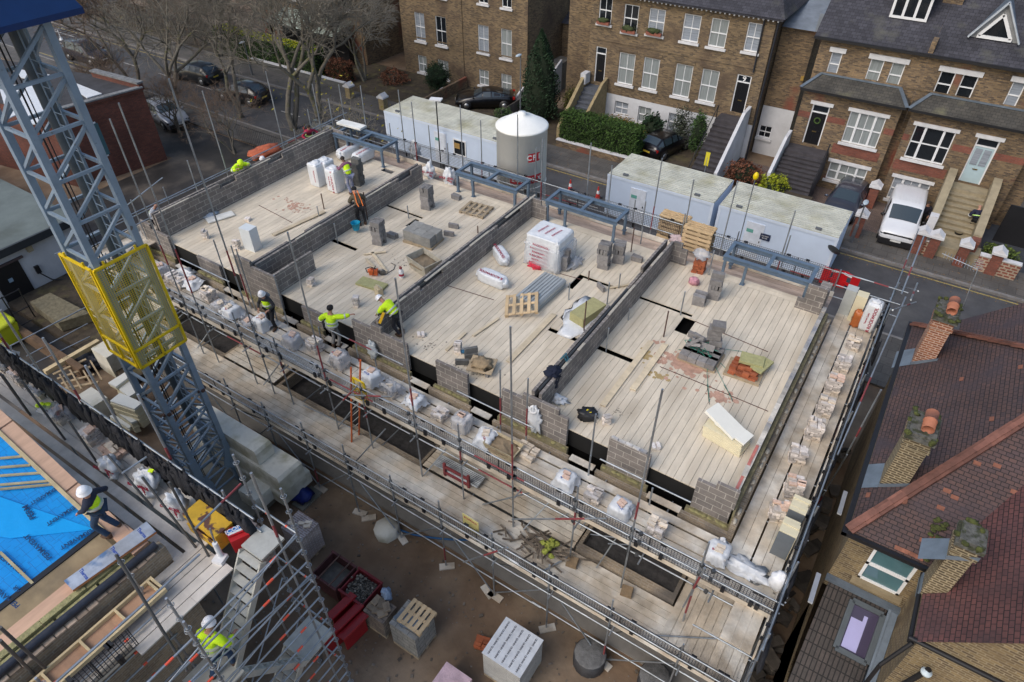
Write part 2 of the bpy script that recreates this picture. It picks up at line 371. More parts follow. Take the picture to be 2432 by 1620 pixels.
def steps(x0,x1,y0,z0,y1,z1,n,m,parent,name='front_steps',land=0):   # from top front (y0,z0) down to (y1,z1)
    s=MB(); 
    if land: s.box(x0,y0,z1-.3,x1,y0+land,z0)
    for k in range(n):
        z=z0-(z0-z1)*(k+1)/n; ya=y0-(y0-y1)*k/n; yb=y0-(y0-y1)*(k+1)/n
        s.box(x0,yb,min(z1,0)-.3,x1,ya+.001*0,z)
        s.box(x0,yb-.06,z-.045,x1,yb-.0005,z+.003)
    return s.build(name,m,parent)
Y1=44.2; Y2=43.6; YB=42.2; YU=43.0
# ---- house 1
h1=thing('brick_house',(-33.3,49,0),'yellow brick house beside the cypress, with a round bush and black coupe in front','house')
wl=MB()
H=[((2,1088,80),(2,1172,292)),((2,1233,108),(2,1318,322)),((2,1114,378),(2,1183,508)),((2,1252,408),(2,1332,552)),
   ((2,1528,168),(2,1606,372)),((2,1688,196),(3,-2,412)),((2,1537,476),(2,1606,598)),((2,1690,506),(3,-4,642)),
   ((2,1530,-120),(2,1600,32)),((2,1694,-90),(3,-3,62)),((2,1092,-200),(2,1165,-30)),((2,1236,-180),(2,1312,-10))]
hs=[hole(s,Y1) for s in H]
wallholes(wl,-39.5,-27.35,0,10.2,Y1,hs)
wl.poly([(-27.35,Y1,0),(-27.35,54,0),(-27.35,54,10.2),(-27.35,Y1,10.2)]); wl.poly([(-39.5,54,0),(-39.5,Y1,0),(-39.5,Y1,10.2),(-39.5,54,10.2)])
wl.box(-39.5,Y1-.03,3.05,-27.3,Y1-.001,3.13); wl.box(-33.6,Y1-.06,0,-33.25,Y1-.002,10.2)
wl.build('wall',stock,h1)
for k,(h,kd) in enumerate(zip(hs,'bdccbcccdddd')): sash(h1,h,Y1,kd)
MB().ext([(-39.9,Y1-.4,10.2),(-27,Y1-.4,10.2),(-27,54.4,10.2),(-39.9,54.4,10.2)],(0,0,.15)).ext([(-39.9,Y1-.4,10.36),(-39.9,54.4,10.36),(-39.9,49,13.2)],(12.9,0,0)).build('roof',slate,h1)
po=thing('brick_porch',(-28,49,0),'small brick porch with slate roof and blue door in the gap between two houses','porch')
p0=MB(); wallholes(p0,-28.9,-26.2,0,4.6,49.5,[(-28.75,-27.9,2.1,4.2)]); p0.poly([(-26.2,49.5,0),(-26.2,54,0),(-26.2,54,4.6),(-26.2,49.5,4.6)]); p0.build('wall',stock2,po)
MB().poly([(-29.1,49.2,4.6),(-26,49.2,4.6),(-27.6,52,6.)]).poly([(-26,49.2,4.6),(-26,55,4.6),(-27.6,55,6.),(-27.6,52,6.)]).poly([(-29.1,49.2,4.6),(-27.6,52,6.),(-27.6,55,6.),(-29.1,55,4.6)]).build('roof',slate,po)
door(po,(-28.75,-27.9,2.1,4.2),49.5,(.05,.08,.11),False,'wreath')
st1=thing('garden_stairs',(-27,45,0),'worn stone garden steps with a white side wall rising beside the dark cypress','steps')
steps(-27.6,-26.3,47.5,2.1,43.2,.1,11,mat('worn_stone',(.19,.175,.15),.95,0,.3,4),st1,'tread',1.8)
MB().ext([(-27.75,47.5,2.5),(-27.75,43.1,.6),(-27.75,43.1,0),(-27.75,47.5,0)],(.15,0,0)).ext([(-26.3,47.5,2.5),(-26.3,43.1,.6),(-26.3,43.1,0),(-26.3,47.5,0)],(.15,0,0)).build('side_wall',rendw,st1)
# ---- house 2
h2=thing('brick_house',(-16,49,0),'brown brick house with a white painted basement and the number 9 over its right door','house')
H=[((3,608,-28),(3,680,172)),((3,780,26),(3,858,232)),((3,952,54),(3,1038,250)),((3,1192,92),(3,1278,300)),((3,1382,122),(3,1462,338)),((3,1634,152),(3,1692,368)),
   ((3,744,358),(3,828,594)),((3,914,392),(3,992,628)),((3,1136,436),(3,1214,680)),((3,1318,472),(3,1390,716)),
   ((3,714,692),(3,796,800)),((3,877,728),(3,950,860)),((3,1087,774),(3,1166,920)),((3,1257,812),(3,1300,962))]
hs=[hole(s,Y2) for s in H]; D=[hole(((3,582,318),(3,632,575)),Y2),hole(((3,1556,510),(3,1596,788)),Y2)]
wl=MB(); wallholes(wl,-21.95,-9.85,0,8.75,Y2,hs+D,mi=0)
wl.poly([(-9.85,Y2,0),(-9.85,54,0),(-9.85,54,8.75),(-9.85,Y2,8.75)]); wl.poly([(-21.95,54,0),(-21.95,Y2,0),(-21.95,Y2,8.75),(-21.95,54,8.75)])
wl.box(-21.95,Y2-.04,5.75,-9.85,Y2-.002,5.83); wl.box(-24.6,45.4,0,-21.96,45.9,8.75)
for h in hs[:10]: wl.box(h[0]-.1,Y2-.045,h[3]+.1,h[1]+.1,Y2-.004,h[3]+.32)
wl.build('wall',stock,h2)
bw=MB(); wallholes(bw,-20.5,-9.8,0,2.35,Y2-.05,[h for h in hs[10:]]+[(D[1][0]-.2,D[1][1]+.2,0,0.01)],depth=.18); bw.build('basement_wall',rendw,h2)
for k,(h,kd) in enumerate(zip(hs,'ddbbcbccccbcbb')): sash(h2,h,Y2 if k<10 else Y2,kd,sill=True,box=k in(0,1,2))
bk=(.008,.008,.01)
door(h2,D[0],Y2,bk); dd=door(h2,D[1],Y2,bk,True,'plain')
text('9',.46,mat('white_numeral',(.7,.7,.7),.6),h2,frameM(Vector(((D[1][0]+D[1][1])/2,Y2+.1,D[1][3]-.26))-h2.location,(1,0,0),(0,0,1)),'house_number')
pl=MB()
for k in range(3): pl.blob(((hs[k+0][0]+hs[k][1])/2,Y2-.22,hs[k][2]+.28),(.4,.16,.17),.5,4,k,10,6)
pl.leaves(lambda:((lambda k:(R.uniform(hs[k][0],hs[k][1]),Y2-.22+R.gauss(0,.07),hs[k][2]+.3+R.gauss(0,.08)))(R.choice((1,2)))),400,.04)
pl.build('window_box_plants',mat('box_plant_leaf',(.045,.06,.02),.9,0,.4,9),h2,uv=False)
rf=MB(); e=8.75; rf.box(-22.4,Y2-.45,e,-9.4,Y2+.1,e+.12)
for a,b in ((-22.4,-11.3),(-11.28,-9.4)): pass
rf.poly([(-22.5,Y2-.5,e+.13),(-9.3,Y2-.5,e+.13),(-12.5,48.8,e+4.),(-19.3,48.8,e+4.)]); rf.poly([(-9.3,Y2-.5,e+.13),(-9.3,54.5,e+.13),(-12.5,48.8,e+4.)]); rf.poly([(-22.5,54.5,e+.13),(-22.5,Y2-.5,e+.13),(-19.3,48.8,e+4.)])
ro=rf.build('roof',slate,h2)
co=MB()
for k in range(44): co.box(-22.2+k*.29,Y2-.36,e-.1,-22.12+k*.29,Y2-.28,e-.002)
co.build('eaves_bracket',stonew,ro,uv=False)
bl=mat('black_downpipe',(.02,.022,.03),.5); MB().tube((-9.7,Y2-.1,8.7),(-9.7,Y2-.1,0),.06,8).tube((-10.55,Y2-.1,8.7),(-10.5,Y2-.12,5.6),.05,8).build('downpipe',bl,h2,uv=False)
darkst=mat('dark_step_stone',(.055,.05,.055),.8,0,.35,3); bluest=mat('slate_grey_steps',(.085,.095,.115),.8,0,.25,3)
sx=thing('front_steps',(-11,40,0),'dark stone steps with a white side wall climbing to the number 9 door','steps')
steps(-11.95,-10.35,42.35,2.7,38.5,0,13,darkst,sx,'tread',1.3)
MB().ext([(-10.3,43.5,3.55),(-10.3,42.3,3.5),(-10.3,38.7,.95),(-10.3,38.7,0),(-10.3,43.5,0)],(.2,0,0)).build('side_wall',rendw,sx)
MB().path([(-11.9,42.4,3.6),(-11.9,38.6,.95)],.03,6).path([(-11.9,38.6,0),(-11.9,38.6,.95)],.03,6).path([(-11.9,42.4,2.7),(-11.9,42.4,3.6)],.03,6).build('railing',black,sx,uv=False)
sx=thing('front_steps',(-21,41,0),'slate grey steps between ochre coped walls leading up to the black door behind the hedge','steps')
steps(-21.7,-20.45,42.7,2.7,39.6,.1,11,bluest,sx,'tread',.9)
och=mat('ochre_coping',(.28,.22,.12),.9,0,.3,4)
MB().ext([(-21.95,43.5,3.5),(-21.95,42.8,3.45),(-21.95,39.5,.9),(-21.95,39.5,0),(-21.95,43.5,0)],(.24,0,0)).ext([(-20.44,43.5,3.4),(-20.44,42.8,3.2),(-20.44,39.5,.9),(-20.44,39.5,0),(-20.44,43.5,0)],(.2,0,0)).build('side_wall',och,sx)
MB().box(-22.,42.7,2.9,-21.6,43.4,3.62).build('end_pier',rendw,sx)
# ---- brick link with white lower part
hl=thing('side_wing',(-8.8,48,0),'narrow brown brick wing with white lower part and small barred window between two houses','building')
w=MB(); wallholes(w,-9.75,-7.75,3.25,8.05,45,[]); w.poly([(-7.75,45,0),(-7.75,54,0),(-7.75,54,8.05),(-7.75,45,8.05)]); w.build('wall',stock2,hl)
hw=hole(((3,1712,858),(3,1775,960)),45); hw=(hw[0],min(hw[1],-7.95),hw[2],hw[3])
w=MB(); wallholes(w,-9.75,-7.74,0,3.24,44.98,[hw]); w.build('render',rendw,hl); sash(hl,hw,44.98,'d',3)
MB().poly([(-9.75,44.7,8.1),(-7.7,44.7,8.1),(-7.7,52,9.6),(-9.75,52,9.6)]).box(-7.8,44.7,8.1,-7.5,54,9.1).build('roof',mat('pale_lead_roof',(.20,.23,.27),.6,.1,.25,1.5),hl)
MB().box(-7.92,44.86,5.2,-7.74,44.99,5.45).build('security_light',mat('brass2',(.35,.22,.05),.6),hl)
# ---- pair of houses 3 and 4 with slate roofs
def bayhouse(name,loc,label,x0,x1,ups,big,dr,base,dcol,pan,cx0,cx1,kinds,bkind):
    h=thing(name,loc,label,'house')
    hs=[hole(s,YU) for s in ups]; w=MB(); wallholes(w,x0,x1,0,8.45,YU,hs)
    w.box(x0,YU-.05,6.5,x1,YU-.002,6.58); w.build('wall',stock2,h)
    for a,k in zip(hs,kinds): sash(h,a,YU,k,cols=1)
    ln=MB()
    i=0
    while i<len(hs):
        a=hs[i]; b=a
        if i+1<len(hs) and hs[i+1][0]-a[1]<.5: b=hs[i+1]; i+=1
        ln.box(a[0]-.15,YU-.09,a[3]+.002,b[1]+.15,YU-.003,a[3]+.26); i+=1
    ln.build('lintel',stonew,h,uv=False)
    B=hole(big,YB); Dd=hole(dr,YB); Q=hole(base,YB)
    w=MB(); wallholes(w,cx0,cx1,0,5.75,YB,[B,Dd,Q],mi=0)
    for xx in (cx0,cx1): w.poly([(xx,YB,0),(xx,YU,0),(xx,YU,5.75),(xx,YB,5.75)])
    w.build('bay_wall',stock2,h)
    rb=MB(); rb.box(B[0]-.35,YB-.015,B[2]-.75,B[1]+.35,YB-.003,B[2]-.18)
    for (a,b) in ((cx0,B[0]-.1) if Dd[0]>B[0] else (cx0,Dd[0]),((B[1]+.1),Dd[0]) if Dd[0]>B[0] else (Dd[1],B[0]-.1),((Dd[1],cx1) if Dd[0]>B[0] else (B[1]+.1,cx1))): 
        if b>a: rb.box(a,YB-.012,B[2]+.95,b,YB-.003,B[2]+1.3)
    rb.build('red_brick_band',redb,h)
    sash(h,B,YB,bkind[0],3 if bkind[0]=='c' else 1,2,lint=True); sash(h,Q,YB,bkind[1],3,2,lint=True)
    door(h,Dd,YB,dcol,True,pan); MB().box(Dd[0]-.15,YB-.07,Dd[3]+.002,Dd[1]+.15,YB-.002,Dd[3]+.2).build('door_lintel',stonew,h,uv=False)
    r=MB(); a0,a1=cx0-.2,cx1+.2; yt,zt,ye,ze=YU-.02,6.45,YB-.4,5.85
    r.poly([(a0,ye,ze),(a1,ye,ze),(a1-.75,yt,zt),(a0+.75,yt,zt)]); r.poly([(a1,ye,ze),(a1,yt,ze),(a1-.75,yt,zt)]); r.poly([(a0,yt,ze),(a0,ye,ze),(a0+.75,yt,zt)])
    o=r.build('bay_roof',brick('bay_roof_slate',(.075,.07,.06),(.05,.048,.044),(.02,.018,.016),.25,.2,.008,.3,.8,c3=(.10,.095,.06),c3lo=.58,c3hi=.75,bump=.6),h)
    MB().beam((a0,ye,ze+.03),(a0+.75,yt-.02,zt+.03),.2,.03).beam((a1,ye,ze+.03),(a1-.75,yt-.02,zt+.03),.2,.03).box(a0+.7,yt-.12,zt-.02,a1-.7,yt,zt+.06).build('hip_lead',lead,o,uv=False)
    MB().box(a0,ye-.06,ze-.12,a1,ye+.02,ze-.005).build('gutter',black,o,uv=False)
    return h,Dd
h3,d3=bayhouse('brick_house',(-4.4,47,0),'brick house with a slate roof, boxed dormer and black door up the dark steps','x' and -7.05,-1.5,
  [((4,443,355),(4,466,532)),((4,714,402),(4,746,590)),((4,862,428),(4,888,614))],((4,572,765),(4,738,1028)),((4,312,715),(4,346,1008)),((4,432,1112),(4,645,1290)),bk,'wreath',-7.05,-1.75,'bcc','cc')
h4,d4=bayhouse('brick_house',(1.5,47,0),'brick house with a slate roof, triangular dormer and pale blue door above cream steps','x' and -1.49,5.6,
  [((4,1197,487),(4,1226,678)),((4,1352,508),(4,1380,704)),((4,1694,560),(4,1692,760))],((4,1022,862),(4,1198,1142)),((4,1450,945),(4,1456,1278)),((4,872,1218),(4,1056,1425)),(.40,.52,.56),'glass',-1.25,4.7,'ddb','db')
for h,x0,x1 in ((h3,-7.4,-1.5),(h4,-1.49,6.4)):
    r=MB(); r.poly([(x0,YU-.35,8.45),(x1,YU-.35,8.45),(x1,49.5,13.6),(x0,49.5,13.6)]); r.poly([(x0,YU-.35,8.45),(x0,49.5,13.6),(x0,56,8.45)])
    o=r.build('roof',slate,h); MB().box(x0,YU-.48,8.33,x1,YU-.34,8.46).build('gutter',black,o,uv=False)
MB().box(-1.62,YU-.3,8.5,-1.38,44,9.1).build('party_parapet',stock2,h4)
# dormers
sl=(13.6-8.45)/(49.5-YU+.35)
zr=lambda y:8.45+(y-YU+.35)*sl
dm=MB(); yd=44.1; z0=zr(yd)+.05; dm.box(-4.1,yd,z0,-2.35,yd+2.,z0+1.25); o=dm.build('dormer_cheek',lead,h3)
wd=MB(); wd.box(-4.15,yd-.06,z0,-2.3,yd-.002,z0+.13); wd.box(-4.15,yd-.06,z0+1.17,-2.3,yd-.002,z0+1.3)
for xx in (-4.15,-3.58,-3.0,-2.43): wd.box(xx,yd-.062,z0+.12,xx+.13,yd-.004,z0+1.18)
wd.box(-4.3,yd-.25,z0+1.3,-2.15,yd+2.2,z0+1.42); wo=wd.build('dormer_window',white,h3,uv=False); MB().poly([(-4.1,yd-.03,z0+.1),(-2.35,yd-.03,z0+.1),(-2.35,yd-.03,z0+1.2),(-4.1,yd-.03,z0+1.2)]).build('pane',glassd,wo,uv=False)
yd=43.75; z0=zr(yd)+.03; cx=1.0; a=[(cx-1.15,yd,z0),(cx+1.15,yd,z0),(cx,yd,z0+1.75)]; b=(cx,yd+3.2,z0+1.75)
td=MB(); td.poly([a[0],a[2],b]); td.poly([a[1],b,a[2]])
td.build('dormer_roof',lead,h4)
tw=MB()
for p,q in ((a[0],a[2]),(a[1],a[2])): tw.beam(Vector(p)+Vector((0,-.12,.02)),Vector(q)+Vector((0,-.12,.06)),.30,.07)
in_=MB()
for p,q in (((cx-.72,yd-.06,z0+.14),(cx,yd-.06,z0+1.22)),((cx+.72,yd-.06,z0+.14),(cx,yd-.06,z0+1.22)),((cx-.78,yd-.06,z0+.1),(cx+.78,yd-.06,z0+.1))): in_.beam(p,q,.1,.15)
in_.build('dormer_window_frame',white,h4,uv=False)
MB().poly([a[0],a[1],a[2]]).build('dormer_face',mat('dormer_face_grey',(.25,.26,.27),.7),h4)
o=tw.build('dormer_bargeboard',mat('pale_lead_edge',(.42,.46,.50),.5),h4,uv=False); MB().poly([(cx-.68,yd-.03,z0+.14),(cx+.68,yd-.03,z0+.14),(cx,yd-.03,z0+1.15)]).build('pane',glassd,o,uv=False)
ch=MB(); ch.box(-1.95,45.2,9.3,-1.0,46.2,13.2); ch.build('chimney',stock2,h4)
sx=thing('front_steps',(-5.8,40,0),'black stone steps with a white sloping side wall below the wreathed door','steps')
steps(-7.0,-4.7,41.05,2.4,38.9,.95,9,darkst,sx,'tread',1.15)
MB().ext([(-7.25,42.1,3.2),(-7.25,41.2,3.1),(-7.25,38.9,1.7),(-7.25,38.9,0),(-7.25,42.1,0)],(.18,0,0)).build('side_wall',rendw,sx)
MB().path([(-4.65,41.1,3.3),(-4.65,38.9,1.85),(-4.65,38.9,.9)],.025,6).path([(-4.65,41.1,2.4),(-4.65,41.1,3.3)],.025,6).build('railing',black,sx,uv=False)
MB().box(-7.2,37.9,0,-4.4,38.9,.94).build('lower_landing',soil,sx)
cream=mat('cream_stone',(.30,.255,.17),.85,0,.2,2.5)
sx=thing('front_steps',(3,40,0),'cream stone steps between cream coped walls in front of the pale blue door','steps')
steps(2.0,3.75,41.3,2.35,38.5,.75,9,cream,sx,'tread',.9)
MB().ext([(1.6,42.1,3.1),(1.6,41.3,3.0),(1.6,38.8,1.7),(1.6,38.8,0),(1.6,42.1,0)],(.4,0,0)).ext([(3.76,42.1,3.1),(3.76,41.3,3.0),(3.76,38.3,1.5),(3.76,38.3,0),(3.76,42.1,0)],(.4,0,0)).build('side_wall',cream,sx)
MB().box(1.7,37.6,0,4.4,38.5,.74).build('lower_landing',cream,sx)
MB().box(1.55,38.3,1.0,1.95,38.78,1.9).build('end_pier',stonew,sx); MB().box(1.56,38.3,0,1.94,38.78,.999).box(3.77,37.85,0,4.15,38.29,1.4).build('end_brickwork',redb,sx)
# front boundary walls and piers
def pier(x,y,h,label,m=redb,grp=None,cap=stonew):
    t=thing('gate_pier',(x,y,0),label,'pier',grp)
    MB().box(x-.24,y-.24,0,x+.24,y+.24,h).build('shaft',m,t)
    MB().box(x-.33,y-.33,h,x+.33,y+.33,h+.12).ext([(x-.3,y-.3,h+.12),(x+.3,y-.3,h+.12),(x,y-.3,h+.36)],(0,.6,0)).build('cap',cap,t,uv=False)
def N2(x0,y0,s,x,y):
    return (x0+x*s,y0+y*s)
def aZn(px,py,z):
    r=RT*((px-1216)/FPX)-UP*((py-810)/FPX)+FW; return CAM+r*((z-CAMZ)/r.z)
for (px,py,hh,lab) in ((1940+860*.12755,400+840*.12755,1.4,'red brick pier with a cream cap between the grey car and the white van'),(1940+1115*.12755,400+310*.12755,1.4,'tall pier with a pointed cream cap in the slot between the two bays'),
    (2130+510*.1283,440+850*.1283,1.3,'red brick pier with a cream gabled cap just right of the white van'),(2130+765*.1283,440+920*.1283,1.3,'red brick gate pier on the left of the garden path'),(2130+1315*.1283,440+1080*.1283,1.3,'red brick gate pier on the right of the garden path'),(2130+1920*.1283,440+1230*.1283,1.3,'red brick pier at the right end of the latticed wall')):
    p=aZn(px,py,hh+.1); pier(p.x,p.y,hh,lab)
lat=brick('latticed_brick',(.26,.085,.055),(.2,.065,.045),(.38,.30,.22),.3,.16,.035,.2,1,c3=None)
def gwall(x0,x1,y,h,label,m=redb):
    t=thing('garden_wall',((x0+x1)/2,y,0),label,'wall'); MB().box(x0,y-.11,0,x1,y+.11,h).build('brickwork',m,t); MB().box(x0,y-.16,h,x1,y+.16,h+.07).build('coping',stonew,t)
gwall(4.35,6.2,37.35,1.0,'red brick garden wall with a cream lattice band between two capped piers',lat)
gwall(6.75,13,37.35,1.0,'red brick lattice garden wall running out of the right edge of the photo',lat)
gwall(1.55,2.2,37.5,.9,'short red brick lattice wall beside the white van',lat)
gwall(-21.3,-15.4,38.45,.55,'low brown brick wall under the clipped hedge',stock2)
gwall(-52,-41,38.4,.5,'low grey wall under the yellow topped hedge',mat('grey_wall',(.13,.13,.12),.9,0,.2,3))
gwall(-33.2,-33.0,41,.8,'stub of dark garden wall by the round bush',stock2)
for k,(px,py,lab) in enumerate(((600+1780*.1276,180+150*.1276,'mossy stone gate pier nearest the two big trunks'),(608+870*.3445,655*.3445,'mossy stone gate pier beside the white cabin roof'))):
    p=aZn(px,py,1.2); pier(p.x,p.y,1.0,lab,och)
fw=thing('garden_wall',(-30.4,41.3,0),'dark brick wall in front of the round bush, beside the black car','wall'); MB().box(-33.1,38.6,0,-32.9,44,.9).build('brickwork',stock2,fw)
f=thing('timber_fence',(-25.5,42,0),'weathered timber fence at the foot of the dark cypress','fence')
fb=MB()
for k in range(22): fb.box(-26.0,38.6+k*.2,.1,-25.96,38.78+k*.2,1.5)
fb.build('boards',mat('weathered_timber',(.12,.10,.085),.95,0,.3,3),f); MB().box(-25.96,38.6,.5,-25.9,43,.6).build('rail',mat('weathered_timber',(.12,.1,.085)),f)
hb_=thing('dark_gap_panel',(6.2,41.2,0),'tall black panel added for the dark alley gap beyond the cream steps','gate'); MB().box(4.95,41.0,0,8.4,41.1,2.3).build('panel',black,hb_)  # black panel stands in for the darkness of the alley
S(MB().box(4.5,38.3,.05,8.6,43.3,.115),'side_path',mat('wet_dark_slabs',(.045,.05,.06),.6,0,.3,1.5))
gw_=thing('grey_wall',(9.2,39.5,0),'pale grey rendered wall with steps at the right edge of the photo','wall'); MB().box(8.5,38.0,0,8.8,42,1.5).build('wall',rendw,gw_); steps(8.81,11,41.5,1.4,38.6,.1,7,mat('grey_steps',(.16,.17,.18),.8),gw_,'steps')
# far left house behind tree
h0=thing('brick_house',(-48,47,0),'brick house behind the bare trees with a pale green verandah roof','house')
H=[((2,120,-60),(2,170,88)),((2,250,-40),(2,305,118)),((2,430,-20),(2,480,155)),((2,580,0),(2,640,190))]
hs=[hole(s,43.5) for s in H]; hs=[(a,a+1.2,max(c,4.3),max(c,4.3)+2.1) for a,b,c,d in hs]
w=MB(); wallholes(w,-56,-43.2,0,10,43.5,hs); w.poly([(-43.2,43.5,0),(-43.2,54,0),(-43.2,54,10),(-43.2,43.5,10)]); w.build('wall',stock2,h0)
for h in hs: sash(h0,h,43.5,'d')
MB().poly([(-52.5,40.9,2.9),(-44.3,40.9,2.9),(-44.3,43.5,3.5),(-52.5,43.5,3.5)]).build('verandah_roof',mat('pale_green_roof',(.36,.42,.36),.5,0,.2,2),h0)
MB().box(-52.4,41.2,0,-52.2,41.4,2.9).box(-44.6,41.2,0,-44.4,41.4,2.9).box(-52.4,42.6,0,-44.4,42.7,2.8).build('verandah_frame',black,h0)
MB().poly([(-56.4,43,10),(-42.8,43,10),(-42.8,49,13),(-56.4,49,13)]).build('roof',slate,h0)
# gap walls / back gardens darkening handled by real trees below
# ================================================================ left brick building and white building
bb=thing('brick_building',(-46,22,0),'flat roofed red brick building beyond the crane mast','building')
redd=brick('dark_red_brick',(.17,.052,.034),(.11,.036,.026),(.07,.05,.04),.225,.075,.008,.3,.6)
BR=[(-43.1,17.2),(-42.1,22.6),(-47.2,22.35),(-56,20.5),(-58,15)]
w=MB(); w.ext([(x,y,-.1) for x,y in BR],(0,0,4.75)); w.build('wall',redd,bb)
pp=MB()
a,b=BR[0],BR[1]; pp.beam((a[0],a[1],4.72),(b[0],b[1],4.72),.3,.16); a=BR[1]; b=(-46.7,22.3); pp.beam((a[0],a[1],4.82),(b[0],b[1],4.82),.3,.4)
pp.build('parapet',redd,bb)
cp=MB()
a,b=BR[0],BR[1]; cp.beam((a[0],a[1],4.84),(b[0],b[1],4.84),.4,.08); a=BR[1]; b=(-46.7,22.3); cp.beam((a[0],a[1],5.07),(b[0],b[1],5.07),.45,.1)
cp.build('coping',mat('lichen_coping',(.17,.175,.18),.9,0,.4,5),bb,uv=False)
MB().ext([(x,y,4.652) for x,y in BR],(0,0,.04)).build('flat_roof',mat('roof_felt',(.04,.04,.045),.9,0,.3,2),bb)
sh=MB()
for q_ in (((480,560),(705,650),(600,680),(500,610)),((80,590),(220,590),(370,690),(260,860),(200,860)),((70,470),(370,525),(330,560),(150,540)),((0,620),(60,600),(150,780),(60,820))): sh.ext([aZ(1,*w_,4.70) for w_ in q_],(0,0,.05))
sh.build('roof_sheet',polyw,bb)
wf=MB(); 
w0=aX(113,1310,190,-42.6); w1=aX(113,1490,600,-42.6)
MB().box(-42.85,w0.y-.2,1.4,-42.7,w0.y+.75,3.6).build('window',white,bb,uv=False); MB().box(-42.72,w0.y-.1,1.5,-42.68,w0.y+.65,3.5).build('window_glass',glasst,bb,uv=False)
wb=thing('white_building',(-37,9,0),'single storey white rendered building with a grey green flat roof and black door','building')
w=MB(); w.box(-60,-8,0,-34.5,12.6,2.78); w.build('wall',rendw,wb)
MB().box(-60.3,-8.3,2.785,-34.2,12.9,2.9).build('flat_roof',mat('green_grey_felt',(.12,.145,.14),.85,0,.25,.6,col2=(.08,.095,.085),c2scale=.4,c2lo=.5,c2hi=.7),wb)
MB().box(-34.28,-8.3,2.6,-34.15,12.95,2.98).build('fascia',mat('dark_fascia',(.03,.035,.04),.6),wb)
MB().box(-34.5,8.35,0,-34.44,9.65,2.05).build('door',black,wb); MB().box(-34.43,8.85,1.2,-34.42,9.05,1.4).build('door_notice',mat('blue_notice',(.25,.35,.45)),wb)
MB().box(-34.5,8.2,2.1,-34.36,9.9,2.18).build('door_rail',mat('brown_rail',(.09,.06,.06)),wb)
MB().box(-34.5,7.9,2.3,-34.2,8.2,2.55).build('security_light',mat('grey_lamp',(.12,.13,.14)),wb); MB().box(-34.5,10.2,2.2,-34.35,10.45,2.5).build('alarm_box',mat('buff_box',(.35,.3,.2)),wb)
MB().box(-34.5,10.1,1.0,-34.36,10.3,1.4).path([(-34.38,10.2,1.0),(-34.2,10.5,.5),(-33.8,11.4,.1)],.03,5).build('meter_box',black,wb,uv=False)
fx=thing('steel_frame_fence',(-33,5.5,0),'black mesh panel fence around the yellow bin beside the white wall','fence')
fm=MB()
for k in range(8): fm.tube((-32.2,3.2+k*.75,0),(-32.2,3.2+k*.75,2),.03,5)
for z in (.3,1.0,1.95): fm.tube((-32.2,3.2,z),(-32.2,8.5,z),.025,5)
fm.build('bars',black,fx,uv=False)
# white building at far top left corner
wf=thing('white_building',(-92,42,0),'pale building cut off by the top left corner behind the crane slew ring','building')
MB().box(-100,36.5,0,-90.5,44,4).build('wall',rendw,wf); MB().box(-100.2,36.2,4,-90.2,44.2,4.3).build('flat_roof',rendw,wf)
# ================================================================ new building (deck z=5.1)
DZ=5.1; SZ=4.3; LZ=2.3; BZ=7.3
def boards(mb,x0,x1,y0,y1,z,along='y',w=.225,gap=.008,th=.038,L=3.9,holes=(),jit=.0,rr=None,skip=()):
    rr=rr or R
    a0,a1=(x0,x1) if along=='y' else (y0,y1); b0,b1=(y0,y1) if along=='y' else (x0,x1)
    k=0; a=a0
    while a<a1-.03:
        e=min(a+w,a1)
        if k in skip: k+=1; a=e; continue
        segs=[(b0+rr.uniform(-jit,jit),b1+rr.uniform(-jit,jit))]
        for h in holes:
            ha0,ha1,hb0,hb1=(h[0],h[1],h[2],h[3]) if along=='y' else (h[2],h[3],h[0],h[1])
            if ha0<(a+e)/2<ha1:
                ns=[]
                for s,t in segs:
                    if hb1<=s or hb0>=t: ns.append((s,t))
                    else:
                        if s<hb0: ns.append((s,hb0))
                        if hb1<t: ns.append((hb1,t))
                segs=ns
        for s,t in segs:
            c=s; first=rr.uniform(.3,1)*L
            while c<t-.02:
                d=min(c+first,t); first=L
                dz=rr.uniform(0,.004); g=gap/2
                if along=='y': mb.box(a+g,c+.002,z-th,e-g,d-.002,z+dz)
                else: mb.box(c+.002,a+g,z-th,d-.002,e-g,z+dz)
                c=d
        a=e; k+=1
deckm=mat('deck_boards',(.63,.555,.44),.9,0,.15,2.2,island=.07,aniso=(1.6,.5,1),bump=.25,bscale=25,col2=(.43,.37,.285),c2scale=1.1,c2lo=.53,c2hi=.74)
nb=thing('unfinished_building',(-13,17,0),'half built block and brick building with four boarded rooms open to the sky','building')
ROOM=[(-25.1,-19.5),(-19.2,-13.55),(-13.25,-7.2),(-6.85,-1.0)]
holes=[]
def hx(p,q,wd,z=DZ):            # slot along x from survey points
    a=aZ(*p,z); b=aZ(*q,z); y=(a.y+b.y)/2; holes.append((min(a.x,b.x),max(a.x,b.x),y-wd/2,y+wd/2))
def hy(p,q,wd,z=DZ):
    a=aZ(*p,z); b=aZ(*q,z); x=(a.x+b.x)/2; holes.append((x-wd/2,x+wd/2,min(a.y,b.y),max(a.y,b.y)))
hx((7,895,487),(7,1258,615),.16); hx((7,600,825),(7,860,935),.22); hy((7,1150,722),(7,1240,635),.3)
hx((7,475,330),(7,730,425),.16); hy((7,385,415),(7,470,330),.26); hx((7,258,712),(7,445,762),.2)
hx((2,905,1420),(2,1165,1505),.14); hx((6,520,90),(6,700,150),.2); hx((2,500,1380),(2,560,1340),.15); hy((2,1040,1560),(2,1110,1510),.22)
hx((2,860,1165),(2,950,1190),.3)
dk=MB()
for i,(a,b) in enumerate(ROOM): boards(dk,a,b,12.16,22.05,DZ,'y',holes=holes,jit=.0,rr=random.Random(40+i),gap=.010)
